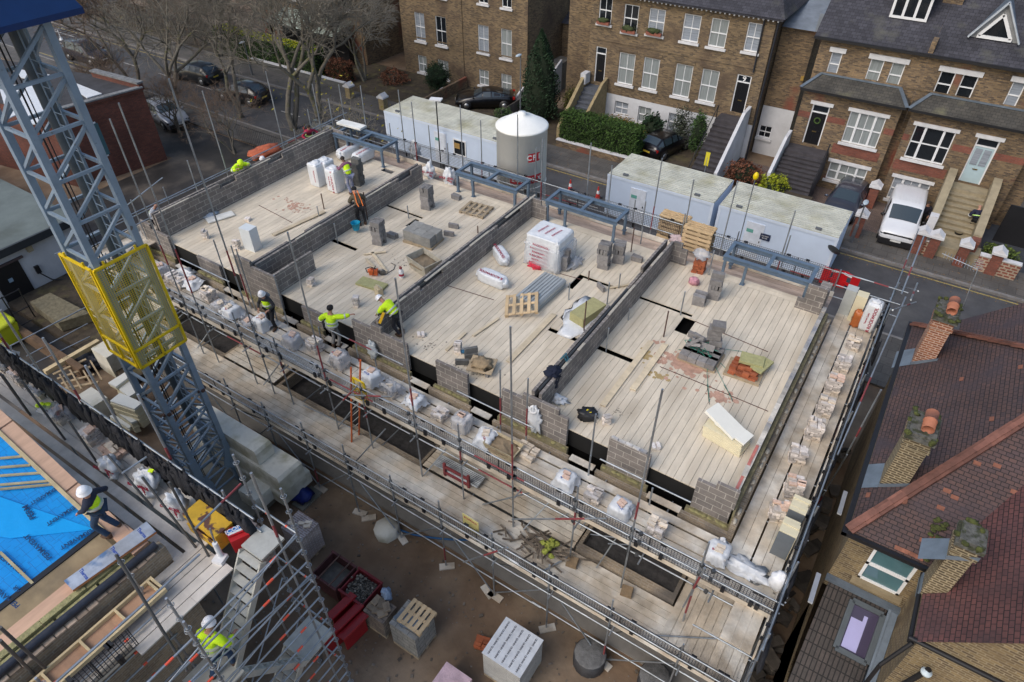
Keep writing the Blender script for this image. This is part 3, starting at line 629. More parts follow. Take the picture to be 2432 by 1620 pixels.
boards(dk,-25.1,-1.0,22.1,22.5,DZ-.03,'x',rr=random.Random(3))
dko=dk.build('floor_boards',deckm,nb)
# dark joints (long ply seams) and loose plank strips
pk=MB(); rr=random.Random(5)
for (i,x,y,L,a) in ((6,1585,690,1.3,.9),(6,1380,790,1.1,1.0),(6,820,180,.9,.5),(6,850,240,1.6,-.3),(6,800,260,1.0,-.25),(7,800,1000,3.6,1.0),(7,950,960,2.6,1.0),(7,140,760,3.0,1.0),(5,1620,240,1.0,-.2),(2,300,1540,2.6,.9),(7,790,400,1.4,.55)):
    p=aZ(i,x,y,DZ+.02); d=Vector((math.cos(a*math.pi/2),math.sin(a*math.pi/2),0))*L/2
    pk.beam(p-d+Vector((0,0,.03)),p+d+Vector((0,0,.03)),.2 if L>2 else .1,.03)
o=pk.build('loose_plank',mat('fresh_board',(.56,.47,.33),.85,0,.2,3,island=.15),None); tag(o,'scattered loose timber planks and offcuts lying across the boarded floors','planks')
o['kind']='stuff'
# stains: sprinkled brick dust and mortar droppings as real thin spreads
def spread(name,label,i,x,y,rx,ry,m,n,sz,z=DZ,cat='spill',rz=0,seed=0):
    mb=MB(); rr=random.Random(seed); c=aZ(i,x,y,z+.006)
    for _ in range(n):
        a=rr.uniform(0,6.28); r=abs(rr.gauss(0,.5)); px=c.x+rx*r*math.cos(a)*math.cos(rz)-ry*r*math.sin(a)*math.sin(rz); py=c.y+rx*r*math.cos(a)*math.sin(rz)+ry*r*math.sin(a)*math.cos(rz); s=sz*rr.uniform(.4,1.6)
        k=rr.randint(5,7); a0=rr.uniform(0,6)
        zz=z+.004+rr.uniform(0,.004)
        mb.poly([(px+s*math.cos(a0+t*6.283/k)*rr.uniform(.7,1.3),py+s*math.sin(a0+t*6.283/k)*rr.uniform(.7,1.3),zz) for t in range(k)])
    o=mb.build(name,m,None,uv=False); tag(o,label,cat,kind='stuff'); return o
dust=mat('red_brick_dust',(.44,.27,.20),.95,0,.2,10,island=.15); musty=mat('yellow_sand_spill',(.38,.28,.13),.95,0,.2,10); mdrop=mat('mortar_droppings',(.27,.235,.19),.95,0,.3,10,island=.3); wet=mat('damp_patch',(.33,.29,.235),.7,0,.2,6,island=.08)
spread('brick_dust','pinkish red brick dust around the tumbled block stack',7,1180,930,1.1,.8,dust,160,.09,seed=1)
spread('brick_dust','red brick dust patch right of the tumbled block stack',7,1440,1180,.5,.4,dust,45,.07,seed=2)
spread('brick_dust','faint red rectangle of brick dust in the far left room',2,260,1420,.9,.6,dust,70,.06,seed=3)
spread('sand_spill','yellow sand spilled over planks beside the long party wall',7,925,880,.5,.28,musty,40,.06,rz=-.9,seed=4)
spread('sand_spill','yellow brown sand spill nearer the tool bag',7,1020,1030,.3,.2,musty,20,.06,seed=5)
spread('mortar_droppings','mortar droppings scattered around the mortar board',6,1500,960,1.0,.7,mdrop,90,.025,seed=6)
spread('mortar_droppings','mortar droppings below the leaning worker',6,1200,800,1.0,.5,mdrop,50,.025,seed=7)
spread('mortar_droppings','mortar droppings around the plastic mixing tub',6,1100,250,1.4,.8,mdrop,80,.03,seed=8)
spread('mortar_droppings','brown droppings right of the tool bag',7,740,1270,.5,.3,mdrop,30,.02,seed=9)
S(MB().box(-27,9.42,.0005,1.6,12.1,.03),'concrete_apron',mat('apron_concrete',(.19,.18,.165),.9,0,.25,1.2))
sm_=MB()
for a_,b_ in (((7,1262,648),(7,1765,858)),((7,1020,960),(7,1310,1078)),((7,1310,1078),(7,1765,1268)),((7,235,292),(7,480,360)),((6,1300,395),(6,1640,500)),((2,20,1415),(2,250,1535))): sm_.beam(aZ(*a_,DZ+.012),aZ(*b_,DZ+.012),.022,.012)
o_=sm_.build('board_seam',mat('seam_brown',(.10,.045,.04),.9,0,.3,5),nb); o_['kind']='stuff'
# walls: double leaf, stepped tops
def leaf(mb,x0,x1,y0,y1,z0,z1,seed,step=True,axis='y'):
    rr=random.Random(seed); a=y0 if axis=='y' else x0; e=y1 if axis=='y' else x1
    while a<e-.01:
        L=rr.choice((1.35,1.8,2.25,.9)); b=min(a+L,e); z=z1+(rr.choice((0,0,0,-.225,0,.0)) if step else 0)+rr.uniform(0,.003)
        if axis=='y': mb.box(x0,a,z0,x1,b,z)
        else: mb.box(a,y0,z0,b,y1,z)
        a=b
def party(x0,x1,zt,seed,y1=21.9,far=None):
    m=MB(); leaf(m,x1-.1,x1,12.16,y1,DZ-.02,zt,seed); leaf(m,x0,x0+.1,12.16,y1,DZ-.02,zt-.0,seed+1)
    if far: m.box(x1,y1-.0,DZ-.02,x1+far,y1+.1,zt-.225); m.box(x1,y1,zt-.224,x1+far*.6,y1+.1,zt)
    m.build('party_wall',blockm,nb)
    c=MB(); c.box(x0+.1,12.3,DZ,x1-.1,y1-.1,zt-.32); c.build('cavity',dark,nb)  # solid near-black fill paints the shade between the two leaves
party(-25.4,-25.1,6.22,1,22.2,1.2); party(-19.5,-19.2,6.0,3,21.9,.0); party(-13.55,-13.25,6.0,5,22.0,.7); party(-7.2,-6.85,6.0,7,22.1,.6)
# mortar bed strips on top of walls
mb=MB(); rr=random.Random(9)
for (x,zt) in ((-19.25,6.005),(-13.3,6.005),(-6.9,6.005),(-25.15,6.225)):
    y=12.4
    while y<21.5:
        L=rr.uniform(.4,1.4)
        if rr.random()<.35: mb.box(x-.045,y,zt-.002,x+.045,y+L,zt+.02)
        y+=L
mb.build('mortar_bed',mortar,nb)
# damp proof tubes on top of the party walls (black cavity closers)
for x,zt,ya,yb in ((-13.42,6.0,12.4,21.5),(-19.36,6.0,12.6,16.4),(-7.03,6.0,12.3,18.3)):
    MB().tube((x,ya,zt-.03),(x,yb,zt-.03),.05,8).build('cavity_closer',mat('black_felt_roll',(.035,.037,.04),.55,0,.2),nb,uv=False)
# right parapet wall with patchy capping + outer brick skin
m=MB(); leaf(m,-1.0,-.88,12.1,21.9,4.3,5.33,21,False); m.build('side_wall',blockm,nb)
m=MB(); rr=random.Random(33); y=12.1
capm=mat('patchy_capping',(.46,.43,.38),.9,0,.3,4,island=.35,col2=(.30,.31,.34),c2scale=1.5)
while y<21.8:
    L=rr.choice((.44,.9,.44,.6)); m.box(-1.01,y,5.331,-.87,min(y+L-.01,21.9),5.36+rr.choice((0,.03,0,.06))); y+=L
m.build('wall_capping',capm,nb)
MB().box(-.868,12.0,4.3,-.76,22.0,5.12).build('insulation',mat('mineral_wool_edge',(.20,.175,.10),1,0,.35,7,bump=.8),nb)
tan=brick('weathered_tan_brick',(.30,.235,.155),(.215,.165,.115),(.30,.265,.215),.225,.075,.012,.3,.9,c3=(.13,.115,.10),c3lo=.5,c3hi=.7)
MB().box(-.759,11.75,0,-.60,22.1,4.86).build('brick_skin',tan,nb)
mt=MB(); rr=random.Random(8); y=11.9
while y<21.9: mt.blob((-.68,y,4.87),(.05,.12,.03),.5,3,int(y*10),8,5); y+=rr.uniform(.2,.9)
mt.build('mortar_droppings',mortar,nb,uv=False)['kind']='stuff'
tp=MB(); tp.box(-1.0,12.15,5.363,-.92,14.3,5.4); tp.build('red_board',mat('red_board',(.48,.16,.13),.7,0,.25,5),nb)
# deck edge membrane, and a near-black block painting the unlit storey below
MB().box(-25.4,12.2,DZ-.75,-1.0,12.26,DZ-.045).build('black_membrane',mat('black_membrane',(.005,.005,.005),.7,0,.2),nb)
MB().box(-25.4,12.3,0,-1.0,22.0,DZ-.3).build('lower_storey_shade',dark,nb)
rd=MB(); rr=random.Random(3)
for i in range(8): a=-25+i*3+rr.uniform(0,1); rd.box(a,12.19,DZ-.05,a+rr.uniform(.8,2.4),12.2,DZ-.025)
rd.build('red_edge_tape',redp,nb)
# front piers and panels
def seg(i,l,r,zt,extra=0,top=None,zb=4.5,name='front_pier',y=12.0):
    a=aY(*l,y).x; b=aY(*r,y).x; m=MB(); m.box(a,y,zb,b,y+.1,zt)
    if extra: m.box(a+extra[0],y,zt,a+extra[1],y+.1,zt+.215)
    o=m.build(name,blockm,nb)
    w=MB(); w.box(a-.1,y-.12,4.0,b+.1,y-.001,4.5); w.build('insulation',MATS['mineral_wool_edge'],o)
    g=MB(); rr=random.Random(i); 
    for _ in range(14): xx=rr.uniform(a,b); g.blob((xx,y-.1,4.5),(.09,.05,.03),.5,3,int(xx*99),7,5)
    g.build('mortar_droppings',mat('mossy_mortar',(.24,.22,.10),.95,0,.3,9),o,uv=False)['kind']='stuff'
    k=MB(); k.box(a-.22,y-.24,0,b+.22,y-.13,4.32+(i%3)*.04); k.build('brick_skin',tan,o)
    if top:
        t=MB(); xx=a+.05; rr=random.Random(i+9)
        while xx<b-.2: t.box(xx,y+.005,zt+.001,xx+.2,y+.1,zt+.045+rr.uniform(0,.015)); xx+=.215
        t.build('brick_course',capm,o)
    return a,b
seg(0,(5,960,0),(5,1150,60),5.5,(.2,.9)); seg(1,(6,-160,190),(6,125,345),5.97,(.1,.9))
seg(2,(6,650,600),(6,1030,772),5.65,(.9,1.35)); seg(3,(109,245,320),(109,1480,870),5.65,(.75,2.0)); seg(4,(110,455,275),(110,1200,650),5.65,(.5,1.1))
seg(5,(6,1235,915),(6,1455,1020),5.55,name='front_panel'); seg(6,(116,375,300),(116,1140,660),5.7,top=1,name='front_panel'); seg(7,(6,310,545),(6,440,600),5.15,name='front_panel'); seg(8,(5,1350,190),(5,1500,250),5.2,name='front_panel')
MB().box(-18.3,12.1,DZ-.02,-18.2,14.0,5.95).build('return_wall',blockm,nb)
# stepped corner wall at right rear
p=aZ(108,420,180,DZ); q=aZ(108,640,280,DZ)
m=MB(); m.box(p.x,p.y,DZ,q.x,p.y+.1,DZ+1.1); m.box(p.x-.22,p.y,DZ,p.x-.001,p.y+.1,DZ+.45); m.build('corner_wall',blockm,nb)
m=MB(); m.box(-1.35,21.95,DZ,-1.0,22.6,DZ+.9); m.build('end_wall',blockm,nb)
# steps in front ledge: boards between piers, z 4.35
fb=MB()
for a,b in ((-24.2,-23.0),(-21.2,-19.6),(-17.9,-17.2),(-15.7,-14.7),(-11.8,-11.0),(-9.2,-8.5),(-5.6,-4.8),(-3.1,-2.1)): boards(fb,a,b,11.72,11.95,4.36,'x',w=.225,rr=random.Random(int(a*9)))
fb.build('ledge_board',scboard,nb)
# lower storey bay walls seen between the lifts
by=MB()
BAY=((-24.6,-20.4),(-17.4,-10.4),(-4.45,-1.35))
for a,b in BAY:
    h_=2.5 if a>-5 else 2.2; by.box(a,10.33,0,b,10.53,h_); by.box(a,10.531,0,a+.11,11.7,h_); by.box(b-.11,10.531,0,b,11.7,h_)
by.build('bay_wall',tan,nb)
bi=MB()
for a,b in BAY: bi.box(a+.12,10.54,0,b-.12,11.7,1.7 if a<-5 else 2.3)
bi.build('bay_dark_fill',mat('bay_shade_black',(.04,.038,.038),.7,0,.5,6,bump=1,bscale=8),nb)  # near-black fill paints the dark openings behind the bay walls
# ================================================================ scaffolds
brickguard=meshmat('brick_guard_mesh',(.03,.032,.04),.075,.0072)
netm=meshmat('debris_net',(.02,.02,.025),.06,.007)
def wiggly(v,a,seed): return v+math.sin(seed*12.9898)*a
def scaf(name,label,loc): return thing(name,loc,label,'scaffold')
sf=scaf('tube_scaffold','two lift galvanised tube scaffold with brick guards along the front of the new building',(-13,9.5,0))
def std(sc,x,y,z0,z1,lean=0,red=None,r=.026):
    m=MB(); rr=random.Random(int(x*71+y*13)); lx=rr.uniform(-.05,.05)*(z1-z0)*.25; ly=rr.uniform(-.03,.03)*(z1-z0)*.2
    m.tube((x,y,z0),(x+lx,y+ly,z1),r,7,mi=0)
    if red: 
        f0,f1=red; P=lambda f:(x+lx*f,y+ly*f,z0+(z1-z0)*f); m.tube(P(f0),P(f1),r+.002,7,mi=1)
    m.build('standard',[galv,redp],sc,uv=False)
def coup(mb,p): mb.obox(p,(.09,.09,.09),R.uniform(0,1.5))
X0,X1=-26.3,.9
lx=[-25.6+1.92*k for k in range(14)]
tall={}
for i,a,b in ((1,755,820),(1,815,700),(1,1190,540),(6,235,40),(6,955,340),(7,18,690),(7,1030,1100),(11,1365,600)):
    p=aY(i,a,b,10.0); tall[p.x]=p.z
cp=MB()
for k,x in enumerate(lx):
    std(sf,x,8.82,.05,3.45+(k*37%5)*.04,red=(.1,.3) if k%3==0 else None)
    for z in (2.2,2.78,3.16): coup(cp,(x,8.82,z))
for k,(x,z) in enumerate(tall.items()): std(sf,x,10.0,.05,z,red=(.45,.6) if k%2 else (.55,.62))
for k,x in enumerate(lx):
    if min(abs(x-t) for t in tall)>.7: std(sf,x,10.0,.05,5.45+(k*31%7)*.06,red=(.7,.8) if k%2 else None)
for x in list(tall)+lx:
    for z in (2.2,4.2,4.78,5.16): coup(cp,(x,10.0,z))
for k,(i,a,b) in enumerate(((6,1675,975),(7,575,1290),(6,130,335),(5,1600,130),(5,1630,150),(6,855,1085),(6,185,780),(11,540,0),(11,975,235),(7,100,1040),(5,1475,90),(6,430,690),(6,685,790))):
    p=aY(i,a,b,11.55); std(sf,p.x,11.55,2.3,max(4.9,p.z),red=(.5,.75) if k%3==0 else None)
cp.build('coupler',mat('coupler_steel',(.09,.095,.10),.6,.6,.3,8),sf,uv=False)['kind']='stuff'
def rail(sc,pts,name='guard_rail',r=.0245,redp_=None):
    m=MB()
    for a,b in zip(pts,pts[1:]): m.tube(a,b,r,7)
    mats=[galv]
    if redp_:
        a,b=Vector(pts[0]),Vector(pts[-1]); m.tube(a.lerp(b,redp_[0]),a.lerp(b,redp_[1]),r+.002,7,mi=1); mats=[galv,redp]
    m.build(name,mats,sc,uv=False)
def railx(sc,x0,x1,y,z,seed=0,name='guard_rail',L=6.2):
    rr=random.Random(seed); x=x0
    while x<x1-.5:
        e=min(x+L*rr.uniform(.75,1),x1); o=rr.uniform(-.02,.02)
        rail(sc,[(x-.15,y+o,z+rr.uniform(-.015,.015)),(e+.15,y+o,z+rr.uniform(-.015,.015))],name,redp_=(.3,.6) if rr.random()<.12 else None); x=e
def raily(sc,y0,y1,x,z,seed=0,name='guard_rail',L=5.5):
    rr=random.Random(seed); y=y0
    while y<y1-.5:
        e=min(y+L*rr.uniform(.75,1),y1); o=rr.uniform(-.02,.02)
        rail(sc,[(x+o,y-.15,z+rr.uniform(-.015,.015)),(x+o,e+.15,z+rr.uniform(-.015,.015))],name,redp_=(.3,.6) if rr.random()<.12 else None); y=e
for y,zs in ((8.78,(2.16,2.78,3.16)),(10.04,(4.16,4.78,5.16)),(10.04,(2.16,)),(11.6,(4.16,2.16)),(8.88,(.9,))):
    for z in zs: railx(sf,X0,X1,y,z,int(y*10+z*7),'guard_rail' if z in(2.78,3.16,4.78,5.16) else 'ledger')
def transoms(sc,xs,y0,y1,z,axis='x'):
    for x in xs:
        m=MB(); m.tube((x,y0,z),(x,y1,z),.0245,6); m.build('transom',galv,sc,uv=False)
transoms(sf,[x+.1 for x in lx],8.6,12.0,2.2); transoms(sf,[x+.15 for x in lx],9.75,12.1,4.2)
# diagonal braces below
for k in range(0,13,2):
    m=MB(); m.tube((lx[k],8.9,.1),(lx[k+1],8.9,2.2),.0245,6); m.tube((lx[k]+.2,8.8,2.1),(lx[k]+.2,10.0,.2),.0245,6); m.build('brace',galv,sf,uv=False)
for (i,a,b,c,d,y) in ((10,1430,740,1735,640,8.0),(11,0,445,650,440,9.2),(6,510,1285,700,1090,9.4),(6,600,1155,935,1168,9.6),(11,1180,1050,1330,780,9.4)):
    p,q=aY(i,a,b,y),aY(i,c,d,y); rail(sf,[p,q],'brace',redp_=(.5,.8))
def toe(sc,x0,x1,y,z,axis='x',h=.225):
    rr=random.Random(int((y+z)*10)); m=MB(); x=x0
    while x<x1-.1:
        e=min(x+3.9*rr.choice((1,1,.6)),x1)
        if axis=='x': m.box(x+.003,y,z,e-.003,y+.038,z+h-rr.uniform(0,.01))
        else: m.box(y,x+.003,z,y+.038,e-.003,z+h)
        x=e
    m.build('toe_board',scboard,sc)
toe(sf,X0,X1,8.86,LZ); toe(sf,X0,X1,10.08,SZ)
def guards(sc,x0,x1,y,z,axis='x',h=.72,W=2.35,m_=None,seed=0,skipf=.0):
    rr=random.Random(seed); x=x0
    while x<x1-.3:
        e=min(x+W,x1)
        if rr.random()>=skipf:
            q=MB(); s=rr.uniform(-.01,.01)
            P=(lambda u,w:(u,y+s,w)) if axis=='x' else (lambda u,w:(y+s,u,w))
            q.poly([P(x+.01,z),P(e-.01,z),P(e-.01,z+h),P(x+.01,z+h)])
            o=q.build('brick_guard',m_ or brickguard,sc)
            f=MB()
            for u,w in ((x+.01,0),(e-.01,0)): f.tube(P(u,z),P(u,z+h),.008,4)
            for w in (z,z+h): f.tube(P(x,w),P(e,w),.008,4)
            for uu in (x+.35,e-.35): f.obox(P(uu,z+.02),(.10,.06,.2)); f.obox(P(uu,z+h),(.14,.08,.05))
            f.build('guard_clip',black,o,uv=False)
        x=e
guards(sf,X0+.5,X1,8.84,LZ+.24,seed=1,h=.58); guards(sf,X0+.5,X1,10.06,SZ+.24,seed=2,h=.58)
bd=MB()
boards(bd,X0,X1,8.92,10.27,LZ,'x',w=.225,gap=.012,rr=random.Random(61))
for a,b in ((-26.3,-24.7),(-20.3,-17.5),(-10.3,-4.55),(-1.25,.8)):
    boards(bd,a,b,10.36 if a not in(-9.5,) else 10.3,11.7,LZ,'x',w=.225,gap=.03,rr=random.Random(int(a*5)),L=2.6)
boards(bd,-1.3,.8,8.95,11.6,LZ+.045,'y',gap=.012,rr=random.Random(2))
bd.build('lower_lift_boards',scboard,sf)
bd=MB(); boards(bd,X0,X1,10.13,10.82,SZ,'x',gap=.010,rr=random.Random(62)); boards(bd,X0,X1,10.84,11.28,SZ,'x',gap=.010,rr=random.Random(63)); boards(bd,X0,X1-1,11.34,11.62,SZ,'x',w=.27,gap=.014,rr=random.Random(64))
bd.build('upper_lift_boards',scboard,sf)
for x in lx+[-11.75,-6.7]:
    m=MB(); m.obox((x+.04,8.82,.03),(.5,.225,.05),R.uniform(-.5,.9)); m.build('sole_board',scboard,sf)
ss=thing('warning_sign',aZ(10,1480,490,LZ),'yellow edged notice board with red bands fixed on the lower guard rail','sign')
p,q=aZ(10,1425,400,3.3),aZ(10,1535,470,3.3)
sg=MB(); d=(q-p); sg.ext([p,q,q+Vector((0,0,-.65)),p+Vector((0,0,-.65))],(0,-.02,0)); o=sg.build('board',mat('sign_yellow',(.62,.55,.22),.5),ss,uv=False)
M=frameM(p+d*.5+Vector((0,-.025,-.12))-ss.location,d,(0,0,1)); text('SCAFFOLD',.1,redink,ss,M); M=frameM(p+d*.5+Vector((0,-.025,-.55))-ss.location,d,(0,0,1)); text('STOP',.13,redink,ss,M)
rr=random.Random(91)
for k in range(15):
    x=rr.uniform(-25,-.5); y=rr.choice((9.2,10.1,11.0)); z=LZ+.1 if y<11.3 else SZ+.1; a=rr.choice((.1,-.1,1.3,.8)); L=rr.uniform(1,2.6)
    m=MB(); m.tube((x,y,z),(x+L*math.cos(a)*.9,min(11.5,y+L*.5*abs(math.sin(a))),z+rr.choice((0,0,1.7))),.0245,6); m.build('brace',galv,sf,uv=False)
for k in range(12):
    x=lx[k]+.3; m=MB(); m.tube((x,8.85,2.1),(x+1.5,8.85,.15),.0245,6) if k%2 else m.tube((x,10.02,LZ+.1),(x+.9,11.5,SZ-.1),.0245,6); m.build('brace',galv,sf,uv=False)
for (xa,xb) in ((-23,-20.4),(-15,-11.9),(-9.4,-6.9),(-4.4,-2)): railx(sf,xa,xb,11.56,5.2,int(xa*3))
# right side scaffold
sr=scaf('tube_scaffold','boarded side scaffold carrying brick stacks between the new building and the tiled house',(0,17,0))
bd=MB(); boards(bd,-.56,.02,10.13,24.0,SZ,'y',w=.29,gap=.01,rr=random.Random(71)); boards(bd,.06,.8,9.0,24.0,SZ+.01,'y',w=.245,gap=.01,rr=random.Random(72)); bd.build('boards',scboard,sr)
toe(sr,8.9,24,.86,SZ,'y')
for k,z in enumerate((4.2,4.78,5.3)): raily(sr,8.8,24.6,.95,z,80+k)
for k,z in enumerate((2.2,3.3,.9)): raily(sr,8.8,24.2,1.02,z,90+k)
for k in range(9):
    y=9.0+k*1.95; std(sr,.98,y,.05,5.5+(k*5%3)*.1); 
    m=MB(); m.tube((-.6,y,4.2),(1.15,y,4.2),.0245,6); m.build('transom',galv,sr,uv=False)
for (i,a,b,c,d,x1,x2) in ((8,860,0,640,440,.95,.95),(8,1075,60,920,460,1.1,1.1),(8,1040,10,880,420,1.15,1.1),(8,1030,385,985,500,1.3,1.2),(8,780,1120,540,1568,1.35,1.3),(8,950,480,480,1568,1.2,1.0),(8,640,440,480,1568-700,.6,.6),(12,545,0,260,480,1.3,1.2),(12,215,740,120,900,1.1,1.0),(12,30,960,120,1020,1.0,1.2),(8,730,345,1035,440,.9,1.6),(8,860,570,1020,515,.9,1.6)):
    p,q=aX(i,a,b,x1),aX(i,c,d,x2); rail(sr,[p,q],'brace',redp_=(.55,.7))
guards(sr,9,15.5,.91,SZ+.2,'y',m_=netm,seed=4); guards(sr,15.6,24,.91,SZ+.2,'y',seed=5)
o=MB(); 
for k in range(14): o.blob((1.02+R.uniform(-.05,.08),9+k*1.1,SZ+R.uniform(.2,.8)),(.07,.6,.3),.5,3,k,8,6)
o.build('bunched_net',mat('black_net_bundle',(.012,.013,.018),.8,0,.4,9,bump=1),sr,uv=False)
# rear scaffold
sb=scaf('tube_scaffold','rear scaffold with brick guards and tall standards beside the site cabins',(-13,23,0))
for k,(i,a,b) in enumerate(((2,985,620),(2,1073,700),(2,1195,865),(2,1400,720),(2,1540,830),(3,45,790),(3,155,1020),(3,215,960),(3,540,985),(3,700,1140),(3,1025,1090),(3,1260,1240),(3,1545,1245),(4,195,1450),(2,570,580),(2,710,590),(3,855,1380),(3,925,1390),(3,1195,1470),(2,920,850),(2,1310,985),(8,165,60),(8,500,290))):
    p=aY(i,a,b,23.6); std(sb,p.x,23.6,.05,min(p.z,8.9),red=(.62,.75) if k%3==1 else None)
for k,z in enumerate((4.8,5.35,5.9)): railx(sb,-26.2,1.2,23.62,z,100+k)
guards(sb,-26,-.9,23.6,DZ+.1,seed=6,h=.8); toe(sb,-26,-.9,23.52,4.85)
bd=MB(); boards(bd,-26,-.9,22.54,23.5,4.85,'x',gap=.012,rr=random.Random(73)); boards(bd,-13.2,-1.4,22.1,22.52,4.9,'x',rr=random.Random(74)); bd.build('boards',mat('reddish_boards',(.42,.33,.27),.9,0,.3,2,island=.15,aniso=(.5,2,1)),sb)
# left end scaffold
se=scaf('tube_scaffold','left end scaffold with galvanised rails behind the far block wall',(-26,17,0))
for k,(i,a,b) in enumerate(((1,905,1380),(1,1130,1290),(1,1290,1110),(1,1400,630),(2,70,490),(2,505,680),(2,345,750),(2,390,580),(2,435,780),(2,250,890))):
    p=aX(i,a,b,-26.0); std(se,-26.0,p.y,.05,p.z,red=(.45,.6) if k%3==0 else None)
for k,z in enumerate((5.7,6.2)): raily(se,8.9,24,-26.0,z,120+k)
raily(se,8.9,24,-26.9,5.6,124)
bd=MB(); boards(bd,-26.9,-25.55,10,23.6,4.9,'y',gap=.012,rr=random.Random(75)); bd.build('boards',scboard,se)
rail(se,[aX(1,870,1420,-26.6),aX(1,1120,1225,-26.6)],'brace'); toe(se,10,23.5,-26.95,4.9,'y')
# left building scaffold (foreground)
sl_=scaf('tube_scaffold','foreground scaffold walkway with black netting beside the blue roof',(-14,3.3,BZ))
for k in range(7): std(sl_,-18.6+1.75*k,3.92,.1,BZ+(3.0 if k not in (5,) else 1.2),r=.028,red=(.80,.84) if k%2==0 else None)
for (i,a,b,c,d) in ((9,740,0,1050,360),(9,980,155,1350,640),(9,1165,190,1440,700),(103,0,690,280,1080),(103,210,760,640,1340),(103,670,1150,950,1560),(103,20,700,300,1100)):
    q=aZ(i,c,d,BZ); p=aY(i,a,b,q.y); m=MB(); m.tube(q,p,.027,7); m.build('standard',mat('dull_steel',(.11,.11,.11),.6,.5,.3),sl_,uv=False)
railx(sl_,-19.2,-9.0,3.88,BZ+1.02,131); railx(sl_,-19.2,-9.0,3.9,BZ+.5,132)
rail(sl_,[aZ(9,840,130,BZ+1.2),aZ(9,1010,15,BZ+1.2)],'brace'); rail(sl_,[aZ(9,1345,510,BZ+1.1),aZ(9,1660,200,BZ+1.1)],'brace',redp_=(.55,1))
nt_=MB(); rr=random.Random(15)
for k in range(64):
    x=-19.2+k*.16; nt_.blob((x,3.82+rr.uniform(-.03,.03),BZ+.55+rr.uniform(-.1,.1)),(.16,.09,.40),.6,3,k,8,6)
o=nt_.build('rolled_net',mat('black_net_bundle',(.012,.013,.018),.8),sl_,uv=False)
bd=MB(); boards(bd,-19.4,-9.95,3.18,3.84,BZ,'x',w=.22,gap=.01,rr=random.Random(81)); boards(bd,-19.4,-10.1,2.87,3.1,BZ,'x',w=.23,rr=random.Random(82)); boards(bd,-19.4,-10.1,2.58,2.80,BZ,'x',w=.22,rr=random.Random(83))
boards(bd,-10.2,-9.3,-2,1.0,BZ+.005,'y',w=.225,gap=.02,rr=random.Random(84)); boards(bd,-10.2,-9.0,1.0,3.15,BZ,'y',w=.24,gap=.02,rr=random.Random(85),L=1.6)
bd.build('boards',mat('worn_grey_boards',(.54,.50,.45),.9,0,.25,1.6,island=.1,bump=.3,bscale=22,aniso=(1,1,1)),sl_)
guards(sl_,-2,1.1,-9.18,BZ+.1,'y',h=.6,seed=9); raily(sl_,-2,2.6,-9.1,BZ+1.0,133); toe(sl_,-2,1.0,-9.26,BZ-.05,'y',.24)
m=MB(); boards(m,-8.95,-8.1,-1.5,1.2,BZ-1.6,'y',rr=random.Random(86)); m.build('lower_boards',scboard,sl_)
for (a,b,c,d) in ((800,690,1270,1470),):
    pass
for (i,a,b,c,d,Y) in ((9,0,1190,420,1568,.2),(9,0,1280,290,1568,.1),(9,800,690,1290,1490,1.3)):
    p,q=aZ(i,a,b,BZ+2.2),aZ(i,c,d,BZ-.5); m=MB(); m.tube(p,q,.03,7); m.build('standard',MATS['dull_steel'],sl_,uv=False)
# ================================================================ system scaffold stair tower
stt=thing('stair_tower',(-8.8,2.8,0),'system scaffold stair tower with galvanised rails, orange tags and aluminium flights','scaffold')
alu=mat('aluminium_tread',(.48,.48,.44),.55,.35,.15,4); org=mat('orange_tag',(.75,.10,.05),.5)
def rosette(mb,p,r=.06):
    for k in range(8): a,b=k*math.pi/4,(k+1)*math.pi/4; mb.tube((p[0]+r*math.cos(a),p[1]+r*math.sin(a),p[2]),(p[0]+r*math.cos(b),p[1]+r*math.sin(b),p[2]),.009,4)
def sysstd(x,y,zt):
    m=MB(); m.tube((x,y,.05),(x,y,zt),.026,8); z=zt-.25
    while z>.3: rosette(m,(x,y,z)); m.tube((x,y,z-.03),(x,y,z+.03),.034,8); z-=.5
    m.build('standard',galv,stt,uv=False)
cr=[(-7.72,4.25,9.6),(-9.45,4.25,9.5),(-7.72,1.6,9.0),(-9.55,1.75,8.9),(-7.72,-.4,9.0),(-9.55,-.3,8.2)]
pp=aY(101,1380,450,4.25); cr[0]=(pp.x,4.25,pp.z); pp=aY(101,745,0,4.25); cr[1]=(pp.x,4.25,pp.z)
pp=aY(9,800,690,1.75); cr[3]=(pp.x,1.75,min(pp.z,10.6)); pp=aY(9,1145,990,1.75); cr.append((pp.x,1.75,pp.z))
for c in cr: sysstd(*c)
xr=cr[0][0]; xl=cr[1][0]
def srail(p,q,tagf=(.2,.75)):
    m=MB(); m.tube(p,q,.024,7); P,Q=Vector(p),Vector(q)
    for f in tagf: m.tube(P.lerp(Q,f),P.lerp(Q,f+.035),.028,7,mi=1)
    m.build('rail',[galv,org],stt,uv=False)
z=cr[0][2]-1.6; k=0
while z>.4:
    srail((xr,4.25,z),(xr,-.6,z),(.12+.05*(k%3),.62-.07*(k%2)))
    if k%4==0: srail((xr,4.27,z+.02),(xl,4.27,z+.02),(.25,.7))
    z-=.5; k+=1
z=7.9
for k in range(6): srail((xl+.0,1.75,z-k*.5),(xl+.0,-.6,z-k*.5),(.3,.8)); 
for k in range(3): m=MB(); m.tube((xr+.03,4.2-(k%2)*4.4,8-k*.9),(xr+.03,-.2+(k%2)*4.4,7.2-k*.9),.02,6); m.build('brace',galv,stt,uv=False)
for k in range(3): m=MB(); m.tube((xl,4.2,7-2*k),(xr,1.7,6.4-2*k),.02,6); m.build('brace',galv,stt,uv=False)
